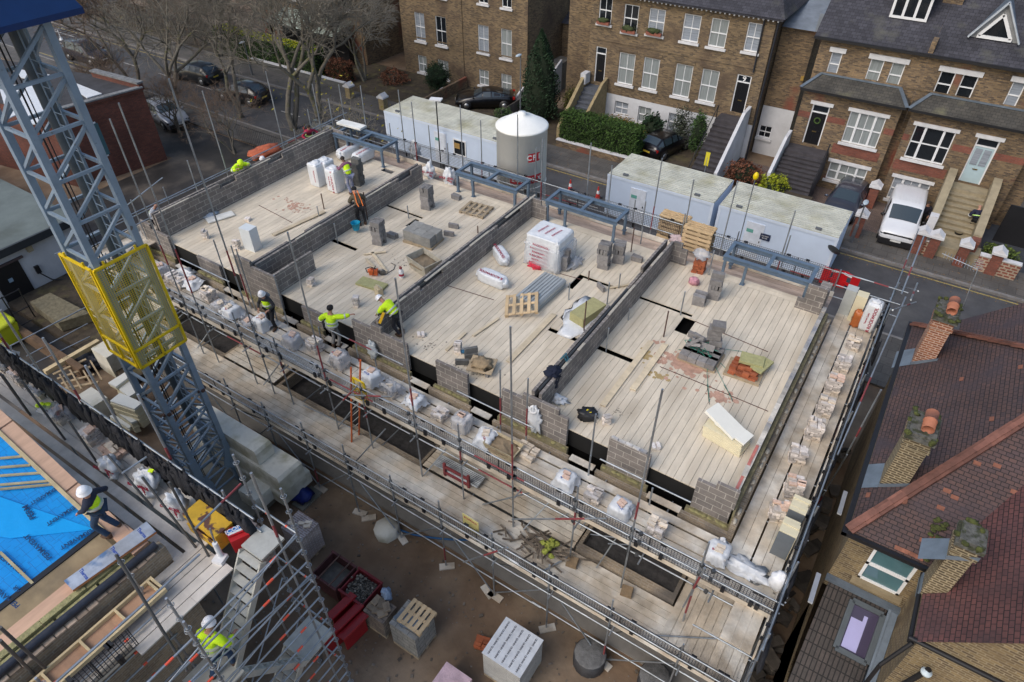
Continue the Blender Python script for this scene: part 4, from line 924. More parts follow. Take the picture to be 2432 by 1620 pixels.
def flight(xa,xb,ya,za,yb,zb,n):
    m=MB()
    for x in (xa,xb): m.beam((x,ya,za-.08),(x,yb,zb-.02),.04,.16)
    for k in range(n):
        f=(k+.5)/n; y=ya+(yb-ya)*f; z=za+(zb-za)*f; m.box(xa+.02,y-.085,z-.03,xb-.02,y+.085,z)
    m.build('stair_flight',alu,stt)
tl=[aZ(102,*p,7.75) for p in ((915,285),(1070,410),(885,580),(740,470))]
xa,xb=(tl[0].x+tl[3].x)/2-.03,(tl[1].x+tl[2].x)/2; yt0=(tl[2].y+tl[3].y)/2; yt1=(tl[0].y+tl[1].y)/2
MB().box(xa,yt0,7.69,xb,yt1,7.75).build('landing',alu,stt)
flight(xa,xb,yt0,7.72,yt0-1.35,5.5,9)
MB().box(xa-.1,yt0-2.2,5.44,xr-.05,yt0-1.35,5.5).build('landing',alu,stt)
flight(xb+.05,xr-.06,yt0-1.4,5.46,yt0-.1,3.5,9); MB().box(xa,yt0-.1,3.44,xr-.05,yt0+.8,3.5).build('landing',alu,stt)
flight(xa,xb,yt0,3.46,yt0-1.4,1.5,9)
# ================================================================ steel frames
steel=mat('blue_grey_steel',(.13,.185,.25),.5,.3,.2,3)
for k,(xa,xb) in enumerate(((-25.0,-21.75),(-17.4,-14.1),(-12.65,-9.3),(-4.87,-1.65))):
    lab=['blue grey steel frame on posts at the far left corner, a white board on it','blue grey steel frame on posts in front of the mortar silo','blue grey steel frame between the silo and the middle cabin, right of the wrapped pallet','blue grey steel frame on posts at the right rear corner by the last cabin'][k]
    t=thing('steel_portal',((xa+xb)/2,22.6,DZ),lab,'steel frame','steel frames on the rear edge of the deck')
    z=6.1; y0,y1=22.1,23.2; m=MB()
    for y in (y0,y1):
        m.box(xa,y-.09,z-.02,xb,y+.09,z); m.box(xa,y-.012,z-.16,xb,y+.012,z-.021); m.box(xa,y-.07,z-.18,xb,y+.07,z-.161)
    for x in (xa+.07,xb-.07,(xa+xb)/2): m.box(x-.07,y0+.071,z-.03,x+.07,y1-.071,z-.01); m.box(x-.012,y0+.071,z-.15,x+.012,y1-.071,z-.031)
    m.build('frame',steel,t)
    for x in (xa+.1,xb-.1,(xa+xb)/2-.7):
        for y in (y0,y1):
            if y==y1 and x==(xa+xb)/2-.7: continue
            q=MB(); q.box(x-.05,y-.05,DZ-.2,x+.05,y+.05,z-.181); q.box(x-.09,y-.09,DZ,x+.09,y+.09,DZ+.015); q.build('post',steel,t)
wbp=aZ(2,640,878,6.14); o=MB().obox(wbp+Vector((0,.2,.06)),(1.55,.5,.1),.05).build('insulation_board',mat('white_board',(.72,.72,.68),.7),None,origin=True); tag(o,'white insulation board lying on the far left steel frame','board')
# ================================================================ cabins
cabw=mat('cabin_white_blue',(.57,.67,.82),.5,0,.06,.8); cabr=brick('cabin_roof',(.42,.43,.37),(.36,.37,.32),(.17,.165,.13),50,.19,.028,.3,.8,bump=.8,c3=(.27,.25,.15),c3lo=.55,c3hi=.75,c3scale=1.2)
def cabin(x0,x1,label,doors,wins,notice=None):
    t=thing('site_cabin',((x0+x1)/2,33.6,0),label,'cabin','white site cabins parked on the road')
    y0,y1=32.1,35.15
    m=MB(); m.box(x0,y0,.1,x1,y1,2.5); m.build('body',cabw,t)
    m=MB()
    for xx in (x0,x1-.14):
        for yy in (y0-.02,y1-.12): m.box(xx-.003,yy,.1,xx+.143,yy+.14,2.501)
    m.box(x0-.01,y0-.03,2.4,x1+.01,y0-.001,2.56); m.box(x0-.01,y1+.001,2.4,x1+.01,y1+.03,2.56); m.box(x0-.01,y0-.02,.02,x1+.01,y1+.02,.1)
    m.build('frame',mat('cabin_frame',(.62,.70,.82),.5,0,.06),t)
    m=MB(); n=int((y1-y0)/.19)
    MB().box(x0+.02,y0,2.502,x1-.02,y1,2.53).build('roof_sheet',mat('roof_sheet_dark',(.10,.10,.07),.8,0,.3,1.5),t)
    for k in range(n): yy=y0+.05+k*.19; m.box(x0+.02,yy,2.531,x1-.02,yy+.12,2.60)
    m.build('corrugated_roof',mat('roof_sheet_grey',(.54,.55,.48),.7,.0,.2,1.2,island=.06,col2=(.40,.39,.27),c2scale=.7,c2lo=.5,c2hi=.72),t)
    for x in doors:
        d=MB(); d.box(x-.02,y0-.035,.15,x+.92,y0-.002,2.15); o=d.build('door',mat('cabin_door',(.64,.69,.77),.5),t); MB().box(x+.8,y0-.08,1.1,x+.84,y0-.036,1.2).build('handle',black,o)
        MB().box(x+.05,y0-.04,1.55,x+.4,y0-.036,1.75).build('door_notice',mat('green_notice',(.12,.35,.3)),o)
    for x in wins:
        f=MB(); 
        for a,b,c,d in ((x,x+1.0,.95,1.03),(x,x+1.0,1.95,2.03),(x,x+.07,1.03,1.95),(x+.93,x+1.0,1.03,1.95)): f.box(a,y0-.05,c,b,y0-.002,d)
        o=f.build('window',white,t); MB().box(x+.07,y0-.02,1.03,x+.93,y0-.003,1.95).build('pane',glassd,o); 
        MB().box(x+.07,y0-.03,1.4,x+.5,y0-.021,1.75).build('amber_light_patch',mat('painted_amber_light',(.35,.22,.07),.6),o)  # amber patch on the pane paints in window light
    for x in (x0+.8,x1-1.2): MB().box(x,y0+.2,2.576,x+.3,y0+.35,2.68).build('roof_vent',mat('grey_lamp',(.12,.13,.14)),t)
    MB().lathe((x0+1.2,y0-.035,2.2),[(0,0),(.12,.01),(.12,.03),(0,.03)],10).build('bulkhead_light',mat('grey_lamp',(.1,.1,.1)),t,uv=False) if 0 else None
    return t
c1=cabin(-31.0,-21.2,'longest white site cabin with a mossy corrugated roof, left of the mortar silo',[-26.8],[-25.3]); c2=cabin(-14.4,-8.2,'middle white site cabin with a corrugated roof, right of the silo',[-12.9],[]); c3=cabin(-7.92,-1.9,'rightmost white site cabin with a dark notice on its open door',[-6.3],[])
MB().box(-5.5,32.04,1.35,-5.0,32.08,1.7).build('notice',mat('navy_notice',(.01,.02,.06)),c3)
text('DO NOT',.09,mat('notice_white',(.6,.6,.6)),c3,frameM(Vector((-5.25,32.03,1.58))-c3.location,(1,0,0),(0,0,1)),'notice_lettering'); text('ENTER',.09,MATS['notice_white'],c3,frameM(Vector((-5.25,32.03,1.46))-c3.location,(1,0,0),(0,0,1)),'notice_lettering')
# silo
so=thing('mortar_silo',(-15.95,25.6,0),'round white mortar silo with a conical top and red lettering, between two cabins','silo')
silom=mat('silo_white',(.84,.84,.80),.5,0,.08,1.,col2=(.62,.60,.50),c2scale=2.2,c2lo=.62,c2hi=.8,aniso=(1,1,.5))
cx,cy,rr_=-16.07,25.6,1.2
MB().lathe((cx,cy,0),[(.3,.7),(rr_,2.4),(rr_,7.25),(rr_+.04,7.26),(rr_+.04,7.35),(rr_*.97,7.38),(.5,7.75),(.18,7.8),(.18,7.93),(0,7.93)],40).build('shell',silom,so,uv=False)
m=MB()
for z in (2.6,4.6): m.lathe((cx,cy,z),[(rr_+.001,-.03),(rr_+.025,0),(rr_+.001,.03)],40)
m.build('band',silom,so,uv=False)
for a in range(4): m=MB(); t=a*math.pi/2+.5; m.tube((cx+1.3*math.cos(t),cy+1.3*math.sin(t),0),(cx+1.3*math.cos(t),cy+1.3*math.sin(t),2.8),.07,8); m.build('leg',steel,so,uv=False)
def onsilo(a,z,w,h,m_,name,off=.012):
    q=MB(); n=8
    for k in range(n):
        t0=a-w/2/rr_+w/rr_*k/n; t1=a-w/2/rr_+w/rr_*(k+1)/n; r=rr_+off
        q.poly([(cx+r*math.cos(t0),cy+r*math.sin(t0),z-h/2),(cx+r*math.cos(t1),cy+r*math.sin(t1),z-h/2),(cx+r*math.cos(t1),cy+r*math.sin(t1),z+h/2),(cx+r*math.cos(t0),cy+r*math.sin(t0),z+h/2)])
    return q.build(name,m_,so,uv=False)
lr=mat('label_red',(.45,.02,.03),.5); lw=mat('label_white',(.7,.7,.68),.5)
onsilo(-.5,6.2,.6,.42,lr,'label'); onsilo(-.8,5.1,1.6,.42,lr,'label')
def curvetext(s,a,z,h,m_):
    w=h*.72
    for i,ch in enumerate(s):
        t=a+(i-(len(s)-1)/2)*w/rr_; P=Vector((cx+(rr_+.02)*math.cos(t),cy+(rr_+.02)*math.sin(t),z)); text(ch,h,m_,so,frameM(P-so.location,(-math.sin(t),math.cos(t),0),(0,0,1)))
curvetext('CPI',-.5,6.2,.36,lw); curvetext('EUROMIX',-.8,5.1,.3,lw)
# ================================================================ crane mast
cm=thing('tower_crane',(-17.3,6.8,0),'blue grey lattice crane mast with a yellow mesh guard, rising from concrete ballast','crane')
crb=mat('crane_blue_grey',(.235,.305,.38),.45,.15,.14,2.,col2=(.13,.12,.11),c2scale=5,c2lo=.66,c2hi=.72)
mx0,mx1,my0,my1=-17.93,-16.66,6.14,7.38; mz=16.0
def legbox(x,y,z0,z1,w,m=crb): 
    b=MB(); b.box(x-w/2,y-w/2,z0,x+w/2,y+w/2,z1); b.build('leg',m,cm)
for x in (mx0,mx1):
    for y in (my0,my1): legbox(x,y,4.9,mz,.17 if (x,y)!=(mx0,my1) else .2); legbox(x,y,.3,4.86,.17)
cb=MB()
for x in (mx0,mx1):
    for y in (my0,my1):
        for z in (4.86,): 
            for kx,ky in ((.1,0),(-.1,0),(0,.1),(0,-.1)): cb.box(x+kx-.05,y+ky-.05,z,x+kx+.05,y+ky+.05,z+.09)
cb.build('joint_collar',rust,cm)
zz=[4.95+1.1*k for k in range(11)]; zl=[.6+.72*k for k in range(7)]
def lattice(zs,r,w):
    for k,z in enumerate(zs):
        for face in range(4):
            m=MB()
            c=[((mx1,my0),(mx1,my1)),((mx0,my0),(mx1,my0)),((mx0,my1),(mx1,my1)),((mx0,my0),(mx0,my1))][face]
            a,b=c; m.beam((*a,z),(*b,z),w,w) 
            if k+1<len(zs): p,q=((*a,z+.05),(*b,zs[k+1]-.05)); m.beam(p,q,w,w)
            m.build('lattice_bar',crb,cm)
lattice(zz,.04,.075); lattice(zl,.04,.06)
m=MB(); m.beam((mx1+.001,my0-.0,.5),(mx1+.001,my0,2.6),.26,.2); m.ext([(mx1+.06,my0-.1,.4),(mx1+.06,my0+.32,.4),(mx1+.06,my0+.32,1.2),(mx1+.06,my0+.1,1.9),(mx1+.06,my0-.1,1.9)],(.04,0,0)); m.ext([(mx1+.06,my1+.1,.9),(mx1+.06,my1-.35,1.4),(mx1+.06,my1-.1,2.1),(mx1+.06,my1+.1,2.3)],(.04,0,0)); m.build('gusset_plate',crb,cm)
m=MB(); m.path([(mx0+.4,my0+.5,.5),(mx0+.35,my0+.55,mz)],.022,5).path([(mx0+.55,my0+.5,.5),(mx0+.5,my0+.6,mz)],.015,5); m.build('cable',black,cm,uv=False)
m=MB(); m.tube((mx0+.25,my1-.22,3),(mx0+.25,my1-.22,mz),.15,14); m.build('inner_column',mat('inner_column_steel',(.085,.105,.12),.5,.2,.2),cm,uv=False)
ld=MB(); ld.tube((mx1-.35,my1-.3,1),(mx1-.35,my1-.3,mz),.018,5).tube((mx1-.7,my1-.3,1),(mx1-.7,my1-.3,mz),.018,5)
for k in range(48): ld.tube((mx1-.7,my1-.3,1+k*.3),(mx1-.35,my1-.3,1+k*.3),.012,5)
ld.build('ladder',crb,cm,uv=False)
yel=mat('guard_yellow',(.72,.50,.005),.5,0,.05); ymesh=meshmat('yellow_guard_mesh',(.72,.52,.005),.06,.0055)
for (a,b,nm) in (((mx1+.12,my0-.14),(mx1+.12,my1+.12),0),((mx0-.12,my0-.16),(mx1+.02,my0-.16),1)):
    z0,z1,zmid=6.95,10.32,7.55
    f=MB()
    for p in (a,b,((a[0]+b[0])/2,(a[1]+b[1])/2)):
        zt=z1 if p in (a,b) else zmid
        f.beam((*p,z0),(*p,zt),.06,.06)
    for z in (z0,zmid,z1): f.beam((*a,z),(*b,z),.06,.06)
    for fr in (.2,.8): q=(a[0]+(b[0]-a[0])*fr,a[1]+(b[1]-a[1])*fr); f.beam((*q,z1),(*q,z1+.14),.05,.05)
    o=f.build('guard_panel',yel,cm)
    MB().poly([(*a,z0),(*b,z0),(*b,z1),(*a,z1)]).build('guard_mesh',ymesh,o)
bb_=mat('deep_blue_paint',(.004,.03,.12),.35,0,.1)
m=MB(); m.box(-20.5,5.0,mz,-16.2,8.05,mz+.12); m.build('slew_base_plate',bb_,cm)
m=MB(); m.ext([(-16.2,5.0,mz+.12),(-16.2,8.05,mz+.12),(-16.6,7.8,mz+.8),(-16.6,5.3,mz+.8)],(-4.2,0,0)); m.build('slew_frame',bb_,cm)
m=MB(); m.box(-20.6,5.0,mz+.8,-17.6,7.2,mz+1.2); m.build('slew_cover',rendw,cm)
# crane base: concrete
conc=mat('ballast_concrete',(.64,.62,.54),.85,0,.15,1.2,col2=(.38,.36,.26),c2scale=1.3,c2lo=.5,c2hi=.68,bump=.3)
def ballast(pts,z1,h,label,grp='crane ballast blocks'):
    cxm=sum(p.x for p in pts)/4; cym=sum(p.y for p in pts)/4
    m=MB(); P=[Vector((p.x,p.y,z1-h)) for p in pts]; 
    c=.12; top=[Vector((cxm+(p.x-cxm)*.96,cym+(p.y-cym)*.94,z1)) for p in pts]; mid=[Vector((p.x,p.y,z1-c)) for p in pts]
    n=4; v=P+mid+top; m.add(v,[(3,2,1,0),(8,9,10,11)]+[(i,(i+1)%4,(i+1)%4+4,i+4) for i in range(4)]+[(i+4,(i+1)%4+4,(i+1)%4+8,i+8) for i in range(4)])
    o=m.build('ballast_block',conc,None,origin=True); tag(o,label,'concrete block',grp); return o
A=lambda z,*l:[aZ(101,*p,z) for p in l]
z=2.0; a,b=aZ(101,1345,345,z),aZ(101,1650,80,z)
ballast([Vector((-18.6,a.y,0)),Vector((a.x,a.y,0)),Vector((b.x,b.y,0)),Vector((-18.6,b.y,0))],z,.75,'largest pale concrete ballast block with a lifting eye, right of the mast')
z=2.65; a,b=aZ(111,1710,1100,z),aZ(111,1920,930,z)
ballast([Vector((-18.6,a.y,0)),Vector((a.x,a.y,0)),Vector((b.x,b.y,0)),Vector((-18.6,b.y,0))],z,.64,'upper concrete ballast block with two slots, stacked on the largest one')
z=1.24; a,b=aZ(101,1370,470,z),aZ(101,1700,190,z)
ballast([Vector((-18.7,a.y-.12,0)),Vector((a.x+.12,a.y-.1,0)),Vector((b.x+.1,b.y+.1,0)),Vector((-18.7,b.y+.1,0))],z,.7,'grey concrete ballast block under the largest one')
z=1.2; c=[aZ(101,1045,235,z),aZ(101,1280,410,z),aZ(101,1060,640,z),aZ(101,700,560,z)]
ballast([Vector((c[3].x,c[2].y,0)),Vector((c[1].x,c[2].y,0)),Vector((c[1].x,c[0].y,0)),Vector((c[3].x,c[0].y,0))],z,.6,'yellowish concrete ballast slab at the foot of the mast')
o=MB().obox((-17.3,6.8,.14),(4.6,4.2,.28)).box(-14.4,7.75,.001,-13.85,8.7,.08).build('crane_base',mat('base_concrete',(.21,.20,.165),.9,0,.25,1.5),None,origin=True); tag(o,'stained concrete base slab beneath the crane ballast','slab')
for (i,x,y,z,lab) in ((103,1050,440,1.2,'grey concrete ballast block standing left of the mast near the timber'),(103,880,930,.9,'buff slab edge lying left of the mast')):
    p=aZ(i,x,y,z); o=MB().box(p.x-.55,p.y-.4,0,p.x+.55,p.y+.4,z).build('concrete_block',conc,None,origin=True); tag(o,lab,'concrete block')
# ================================================================ tiled house on the right
rh=thing('tiled_house',(5,14,0),'brick house with a hipped red clay tile roof and three chimneys in the right foreground','house')
tile=brick('clay_tile',(.095,.054,.047),(.066,.043,.044),(.018,.014,.014),.165,.105,.009,.3,.5,c3=(.045,.033,.038),c3lo=.52,c3hi=.70,c3scale=1.0,bump=1.0,rough=.75)
tileh=brick('clay_tile_red',(.135,.055,.05),(.095,.042,.042),(.018,.012,.012),.165,.105,.009,.3,.5,c3=(.07,.04,.042),c3lo=.5,c3hi=.72,bump=1.0,rough=.75)
ridge=mat('ridge_tile',(.145,.062,.045),.75,0,.35,3,island=.3)
stockn=brick('stock_brick_near',(.25,.18,.085),(.10,.07,.042),(.27,.22,.14),.225,.075,.013,.25,.8,c3=(.10,.07,.04),c3lo=.52,c3hi=.68,bump=.6)
EX,EZ=1.75,6.1; kx=.8; ky=.563; XR=7.4
zr_=EZ+kx*(XR-EX)
r=MB()
r.poly([(EX,21.5,EZ),(EX,12.18,EZ),(XR,12.18+1.42*(XR-EX),zr_),(XR,21.5-(XR-EX)*1.0+.0,zr_)]) if False else None
hx_=(21.5-12.18)/(1.42+1.0); xr2=EX+hx_; zz2=EZ+kx*hx_; yr2=21.5-hx_
r.poly([(EX,21.5,EZ),(EX,12.18,EZ),(xr2,yr2,zz2)])
r.poly([(EX,12.18,EZ),(30,12.18,EZ),(30,yr2,zz2),(xr2,yr2,zz2)])
r.poly([(xr2,yr2,zz2),(30,yr2,zz2),(30,21.5,EZ),(EX,21.5,EZ)])
r.build('roof',tile,rh)
r=MB(); r.poly([(3.5,15.2,6.08),(3.5,10.11,6.08),(8.2,10.11,6.08+1.1*4.7),(8.2,15.2,6.08+1.1*4.7)]); r.poly([(8.2,10.11,11.25),(13,10.11,6.08),(13,15.2,6.08),(8.2,15.2,11.25)]); r.build('rear_wing_roof',tileh,rh)
r=MB(); X=3.04; r.poly([(X-.15,24,6.03),(X-.15,17.0,6.03),(X+4.6,17.0,6.03+4.75*.977),(X+4.6,22.5,6.03+4.75*.977),(X,22.5,6.18)]) if False else None
r.poly([(3.04,22.5,6.18),(3.04,18.6,6.18),(8,18.6,11.02),(8,22.5,11.02)]); r.poly([(8,22.5,11.02),(8,18.6,11.02),(13,18.6,6.18),(13,22.5,6.18)]); r.build('front_wing_roof',tile,rh)
w=MB()
w.poly([(1.85,12.3,0),(1.85,21.4,0),(1.85,21.4,6.05),(1.85,12.3,6.05)][::-1])
wh=(2.43,3.40,4.47,5.84)
wallholes(w,1.85,3.6,3.6,6.05,12.3,[wh]); w.poly([(3.6,12.3,0),(3.6,10.2,0),(3.6,10.2,6.05),(3.6,12.3,6.05)][::-1])
w.poly([(3.6,10.2,0),(13,10.2,0),(13,10.2,6.0),(8.2,10.2,11.1),(3.6,10.2,6.05)])
w.poly([(1.85,21.4,0),(20,21.4,0),(20,21.4,6.05),(1.85,21.4,6.05)]); w.poly([(3.15,22.4,0),(8,22.4,0),(8,22.4,10.8),(3.15,22.4,6.1)])
w.build('wall',stockn,rh)
f=MB(); a,b,c,d=wh; Y=12.36
for (p,q,rr2,s_) in ((a,a+.07,c,d),(b-.07,b,c,d),(a,b,c,c+.07),(a,b,d-.07,d),(a,b,c+.62,c+.72)): f.box(p,Y-.06,rr2,q,Y,s_)
o=f.build('window',white,rh,uv=False); MB().poly([(a,Y-.02,c),(b,Y-.02,c),(b,Y-.02,d),(a,Y-.02,d)]).build('pane',glasst,o,uv=False)
MB().box(a-.1,12.18,c-.16,b+.1,12.32,c-.003).build('sill',mat('buff_sill',(.26,.21,.13),.9),o)
gu=MB(); gu.box(1.62,12.05,6.0,3.6,12.15,6.12).box(1.62,12.05,5.99,1.74,21.6,6.11); gu.build('gutter',black,rh)
gu=MB(); gu.tube((3.4,10.15,6.1),(9,10.15,6.1),.055,8).tube((3.45,12.0,6.0),(3.45,10.1,6.02),.05,8).path([(3.5,10.1,6.05),(3.2,9.8,5.2),(3.2,9.75,3.0)],.045,8).tube((4.0,10.0,5.6),(3.7,9.9,4.2),.06,8); gu.build('soil_pipe',black,rh,uv=False)
MB().lathe((3.98,9.95,5.5),[(0,-.02),(.11,0),(.11,.05),(0,.08)],14).build('vent_cap',mat('pale_blue_cap',(.5,.58,.62),.5),rh,uv=False)
# ridge and hip tiles
def hip(p,q,n,w=.26):
    P,Q=Vector(p),Vector(q); d=(Q-P)
    for k in range(n):
        a=P+d*(k/n); b=P+d*((k+1)/n*1.0); m.beam(a+Vector((0,0,.03+.01*(k%2))),b+Vector((0,0,.06)),w,.07); m.beam(a+Vector((0,0,.08)),b+Vector((0,0,.10)),w*.45,.05)
m=MB(); hip((EX,12.18,EZ),(xr2,yr2,zz2),19); hip((EX,21.5,EZ),(xr2,yr2,zz2),17); m.build('hip_tiles',ridge,rh)
m=MB(); rr=random.Random(4); n_=Vector((-kx,0,1)).normalized(); nf=Vector((0,-ky,1)).normalized()
for _ in range(14):
    x=EX+rr.uniform(.1,3); y=rr.choice((12.9+(x-EX)*1.4+rr.uniform(0,.5),rr.uniform(13,18),rr.uniform(15,20)))
    if y>21-(x-EX) : continue
    z=EZ+kx*(x-EX); m.beam((x,y-.08,z+.012),(x,y+.08,z+.012),.1,.012,up=(-kx,0,1))
for _ in range(30):
    x=rr.uniform(2.8,6); y=12.25+rr.random()**2*2.5
    if y>12.18+1.42*(x-EX)-.3: continue
    z=EZ+ky*(y-12.18); m.beam((x-.08,y,z+.012),(x+.08,y,z+.012),.1,.012,up=(0,-ky,1))
m.build('replaced_tile',mat('newer_tile',(.20,.08,.05),.8,0,.25,8,island=.35),rh)
moss=mat('moss',(.06,.07,.018),.95,0,.5,9,bump=1)
m=MB()
for _ in range(36): y=12.25+R.uniform(0,.9); m.blob((3.5+R.uniform(-.2,.06)-(y-12.2)*.0,y,EZ+ky*(y-12.18)+.03),(.07,.06,.03),.5,3,R.randint(0,99),7,5)
m.build('moss_patch',moss,rh,uv=False)['kind']='stuff'
# chimneys
capc=mat('lichen_concrete',(.10,.10,.09),.95,0,.5,9,col2=(.045,.05,.028),c2scale=6,c2lo=.5,c2hi=.6,bump=1,bscale=20)
terra=mat('terracotta_pot',(.34,.13,.075),.8,0,.2,4)
sooty=brick('sooty_brick',(.06,.045,.028),(.115,.085,.045),(.30,.25,.16),.225,.075,.016,.25,.8,bump=.6)
chred=brick('orange_red_brick',(.24,.09,.04),(.16,.055,.03),(.36,.26,.2),.225,.075,.014,.25,.8,bump=.6)
def chimney(x0,x1,y0,y1,zb,zt,bm,pot):
    m=MB(); m.box(x0,y0,zb,x1,y1,zt); m.box(x0-.04,y0-.04,zt-.28,x1+.04,y1+.04,zt-.2)
    o=m.build('chimney',bm,rh); m=MB(); m.box(x0-.06,y0-.06,zt,x1+.06,y1+.06,zt+.12); m.box(x0-.02,y0-.02,zt+.12,x1+.02,y1+.02,zt+.2); m.build('chimney_cap',capc,o)
    mm=MB()
    for k in range(14): mm.blob((R.uniform(x0-.06,x1+.06),R.choice((y0-.06,y1+.06,R.uniform(y0,y1))),zt+R.uniform(.1,.24)),(.07,.07,.04),.6,3,k,7,5)
    mm.build('chimney_moss',moss,o,uv=False)['kind']='stuff'
    if pot:
        cx_,cy_=(x0+x1)/2+.05,(y0+y1)/2; M=Matrix.Rotation(rad(97),4,'X')
        q=MB(); q.lathe((cx_,cy_+.28,zt+.38),[(.14,0),(.14,.27),(.15,.27),(.15,.29),(.14,.29),(.14,.56),(.12,.56),(.11,.1)],18,ax=M); q.build('chimney_pot',terra,o,uv=False)
    m=MB(); m.box(x0-.03,y0-.035,zb-.1,x0+.001,y1,zb+.16); m.poly([(x0-.42,y0-.05,EZ+kx*(x0-.42-EX)+.02),(x0,y0-.05,EZ+kx*(x0-EX)+.03),(x0,y1+.05,EZ+kx*(x0-EX)+.03),(x0-.42,y1+.05,EZ+kx*(x0-.42-EX)+.02)]); m.ext([(x0-.02,y0-.02,EZ+kx*(x0-EX)),(x1+.05,y0-.02,EZ+kx*(x1-EX)),(x1+.05,y0-.02,EZ+kx*(x1-EX)+.13),(x0-.02,y0-.02,EZ+kx*(x0-EX)+.12)],(0,-.015,0)); m.build('lead_flashing',lead,o)
chimney(1.98,2.5,19.1,19.9,6.0,8.05,chred,True); chimney(2.05,2.58,13.7,14.5,6.0,8.22,sooty,True); chimney(3.44,3.86,11.4,11.9,6.0,8.0,sooty,False)
# lean-to extension with pantiles and roof light
pan=brick('brown_pantile',(.07,.056,.05),(.052,.044,.04),(.016,.014,.013),.11,.30,.014,.3,1.,off=0,bump=1.3,rough=.8)
zt_,zb_=4.0,2.75; yt_,yb_=12.28,9.55
lz=lambda y:zb_+(y-yb_)*(zt_-zb_)/(yt_-yb_)
r=MB(); r.poly([(1.86,yb_-.2,lz(yb_-.2)),(3.35,yb_-.2,lz(yb_-.2)),(3.35,yt_,zt_),(1.93,yt_,zt_)]); r.build('leanto_roof',pan,rh)
w=MB(); w.box(1.80,8.2,0,1.86,12.29,2.7); w.poly([(1.80,12.29,0),(1.80,9.4,0),(1.80,9.4,lz(9.4)),(1.80,12.29,4.0)]); w.box(1.86,9.3,0,3.5,9.36,2.6); w.build('leanto_wall',stockn,rh)
m=MB(); m.box(1.82,12.12,4.0,3.6,12.29,4.1); m.box(3.36,9.0,3.0,3.59,12.12,3.02); m.ext([(3.36,9,2.6),(3.36,12.2,4.02),(3.36,12.2,4.1),(3.36,9,2.75)],(.06,0,0)); m.ext([(3.36,9,2.72),(3.59,9,2.72),(3.59,12.2,4.02),(3.36,12.2,4.02)],(0,0,.03)); m.build('lead_gutter',lead,rh)
sk=[aP(107,*p,(2,yb_,zb_),(0,-(zt_-zb_)/(yt_-yb_),1)) for p in ((750,780),(1050,920),(870,1400),(600,1250))]
x0=(sk[0].x+sk[3].x)/2; x1=(sk[1].x+sk[2].x)/2; y1=(sk[0].y+sk[1].y)/2; y0=(sk[2].y+sk[3].y)/2; y1=min(y1,12.0)
up=Vector((0,1,(zt_-zb_)/(yt_-yb_))).normalized(); nn=up.cross(Vector((-1,0,0))); nn=nn if nn.z>0 else -nn
Pn=lambda x,y,h:Vector((x,y,lz(y)))+nn*h
m=MB()
for (a,b) in (((x0,y0),(x0,y1)),((x1,y0),(x1,y1)),((x0,y0),(x1,y0)),((x0,y1),(x1,y1))): m.beam(Pn(*a,.06),Pn(*b,.06),.13,.12,up=nn)
o=m.build('roof_light',mat('roof_light_frame',(.07,.085,.095),.45,.2),rh,uv=False)
MB().poly([Pn(x0+.05,y0+.05,.05),Pn(x1-.05,y0+.05,.05),Pn(x1-.05,y1-.05,.05),Pn(x0+.05,y1-.05,.05)]).build('pane',mat('roof_light_glass',(.06,.05,.085),.1,0,0),o,uv=False)
MB().poly([Pn(x0+.1,y0+.1,.058),Pn(x0+.45,y0+.1,.058),Pn(x0+.45,y0+.95,.058),Pn(x0+.36,y0+.95,.058),Pn(x0+.36,y1-.35,.058),Pn(x0+.1,y1-.35,.058)]).build('pale_blind',mat('lilac_blind',(.36,.35,.60),.6,0,.05),o,uv=False)
# aerial on chimney
ae=thing('tv_aerial',(2.5,19.6,8),'thin television aerial on a mast by the nearest-street chimney','aerial')
p=Vector((2.55,19.75,8.2)); q=aY(8,1445,290,19.75); m=MB(); m.tube(p,q,.015,6); m.build('mast',galv,ae,uv=False)
m=MB(); d=(aY(8,1200,180,19.9)-q); m.tube(q,q+d,.012,5); 
for k in range(12): c=q+d*(k/12); m.tube(c+Vector((0,-.12,-.05)),c+Vector((0,.12,.05)),.006,4)
for k in range(5): c=q+Vector((-.02*k,.02,.02+.06*k)); m.tube(c-Vector((.12,.0,0)),c+Vector((.12,.0,0)),.007,4)
m.build('elements',galv,ae,uv=False)
# alley clutter beside the tiled house
m=MB(); rr=random.Random(5)
for _ in range(60): m.obox((rr.uniform(1.1,1.75),rr.uniform(9,21),rr.uniform(0,.3)),(rr.uniform(.1,.5),rr.uniform(.1,.7),rr.uniform(.03,.3)),rr.uniform(0,3))
o=m.build('alley_rubble',mat('dark_rubble',(.07,.06,.05),.9,0,.4,4,island=.6),None); tag(o,'dark rubble and offcuts in the narrow alley beside the tiled house','rubble',kind='stuff')
for nm,i,a,b,c,d,X in (('white',12,535,255,490,410,1.5),('white',12,350,820,290,1020,1.45)):
    p,q=aX(i,a,b,X),aX(i,c,d,X); m=MB(); m.beam(p,q,.1,.04); o=m.build('upvc_strip',mat('dull_upvc',(.30,.31,.33),.7),None,origin=True,uv=False); tag(o,'white plastic strip wedged in the alley, '+('upper' if a>500 else 'lower')+' of two','strip')
MB().beam(aX(12,535,530,1.5),aX(12,400,650,1.2),.12,.1)
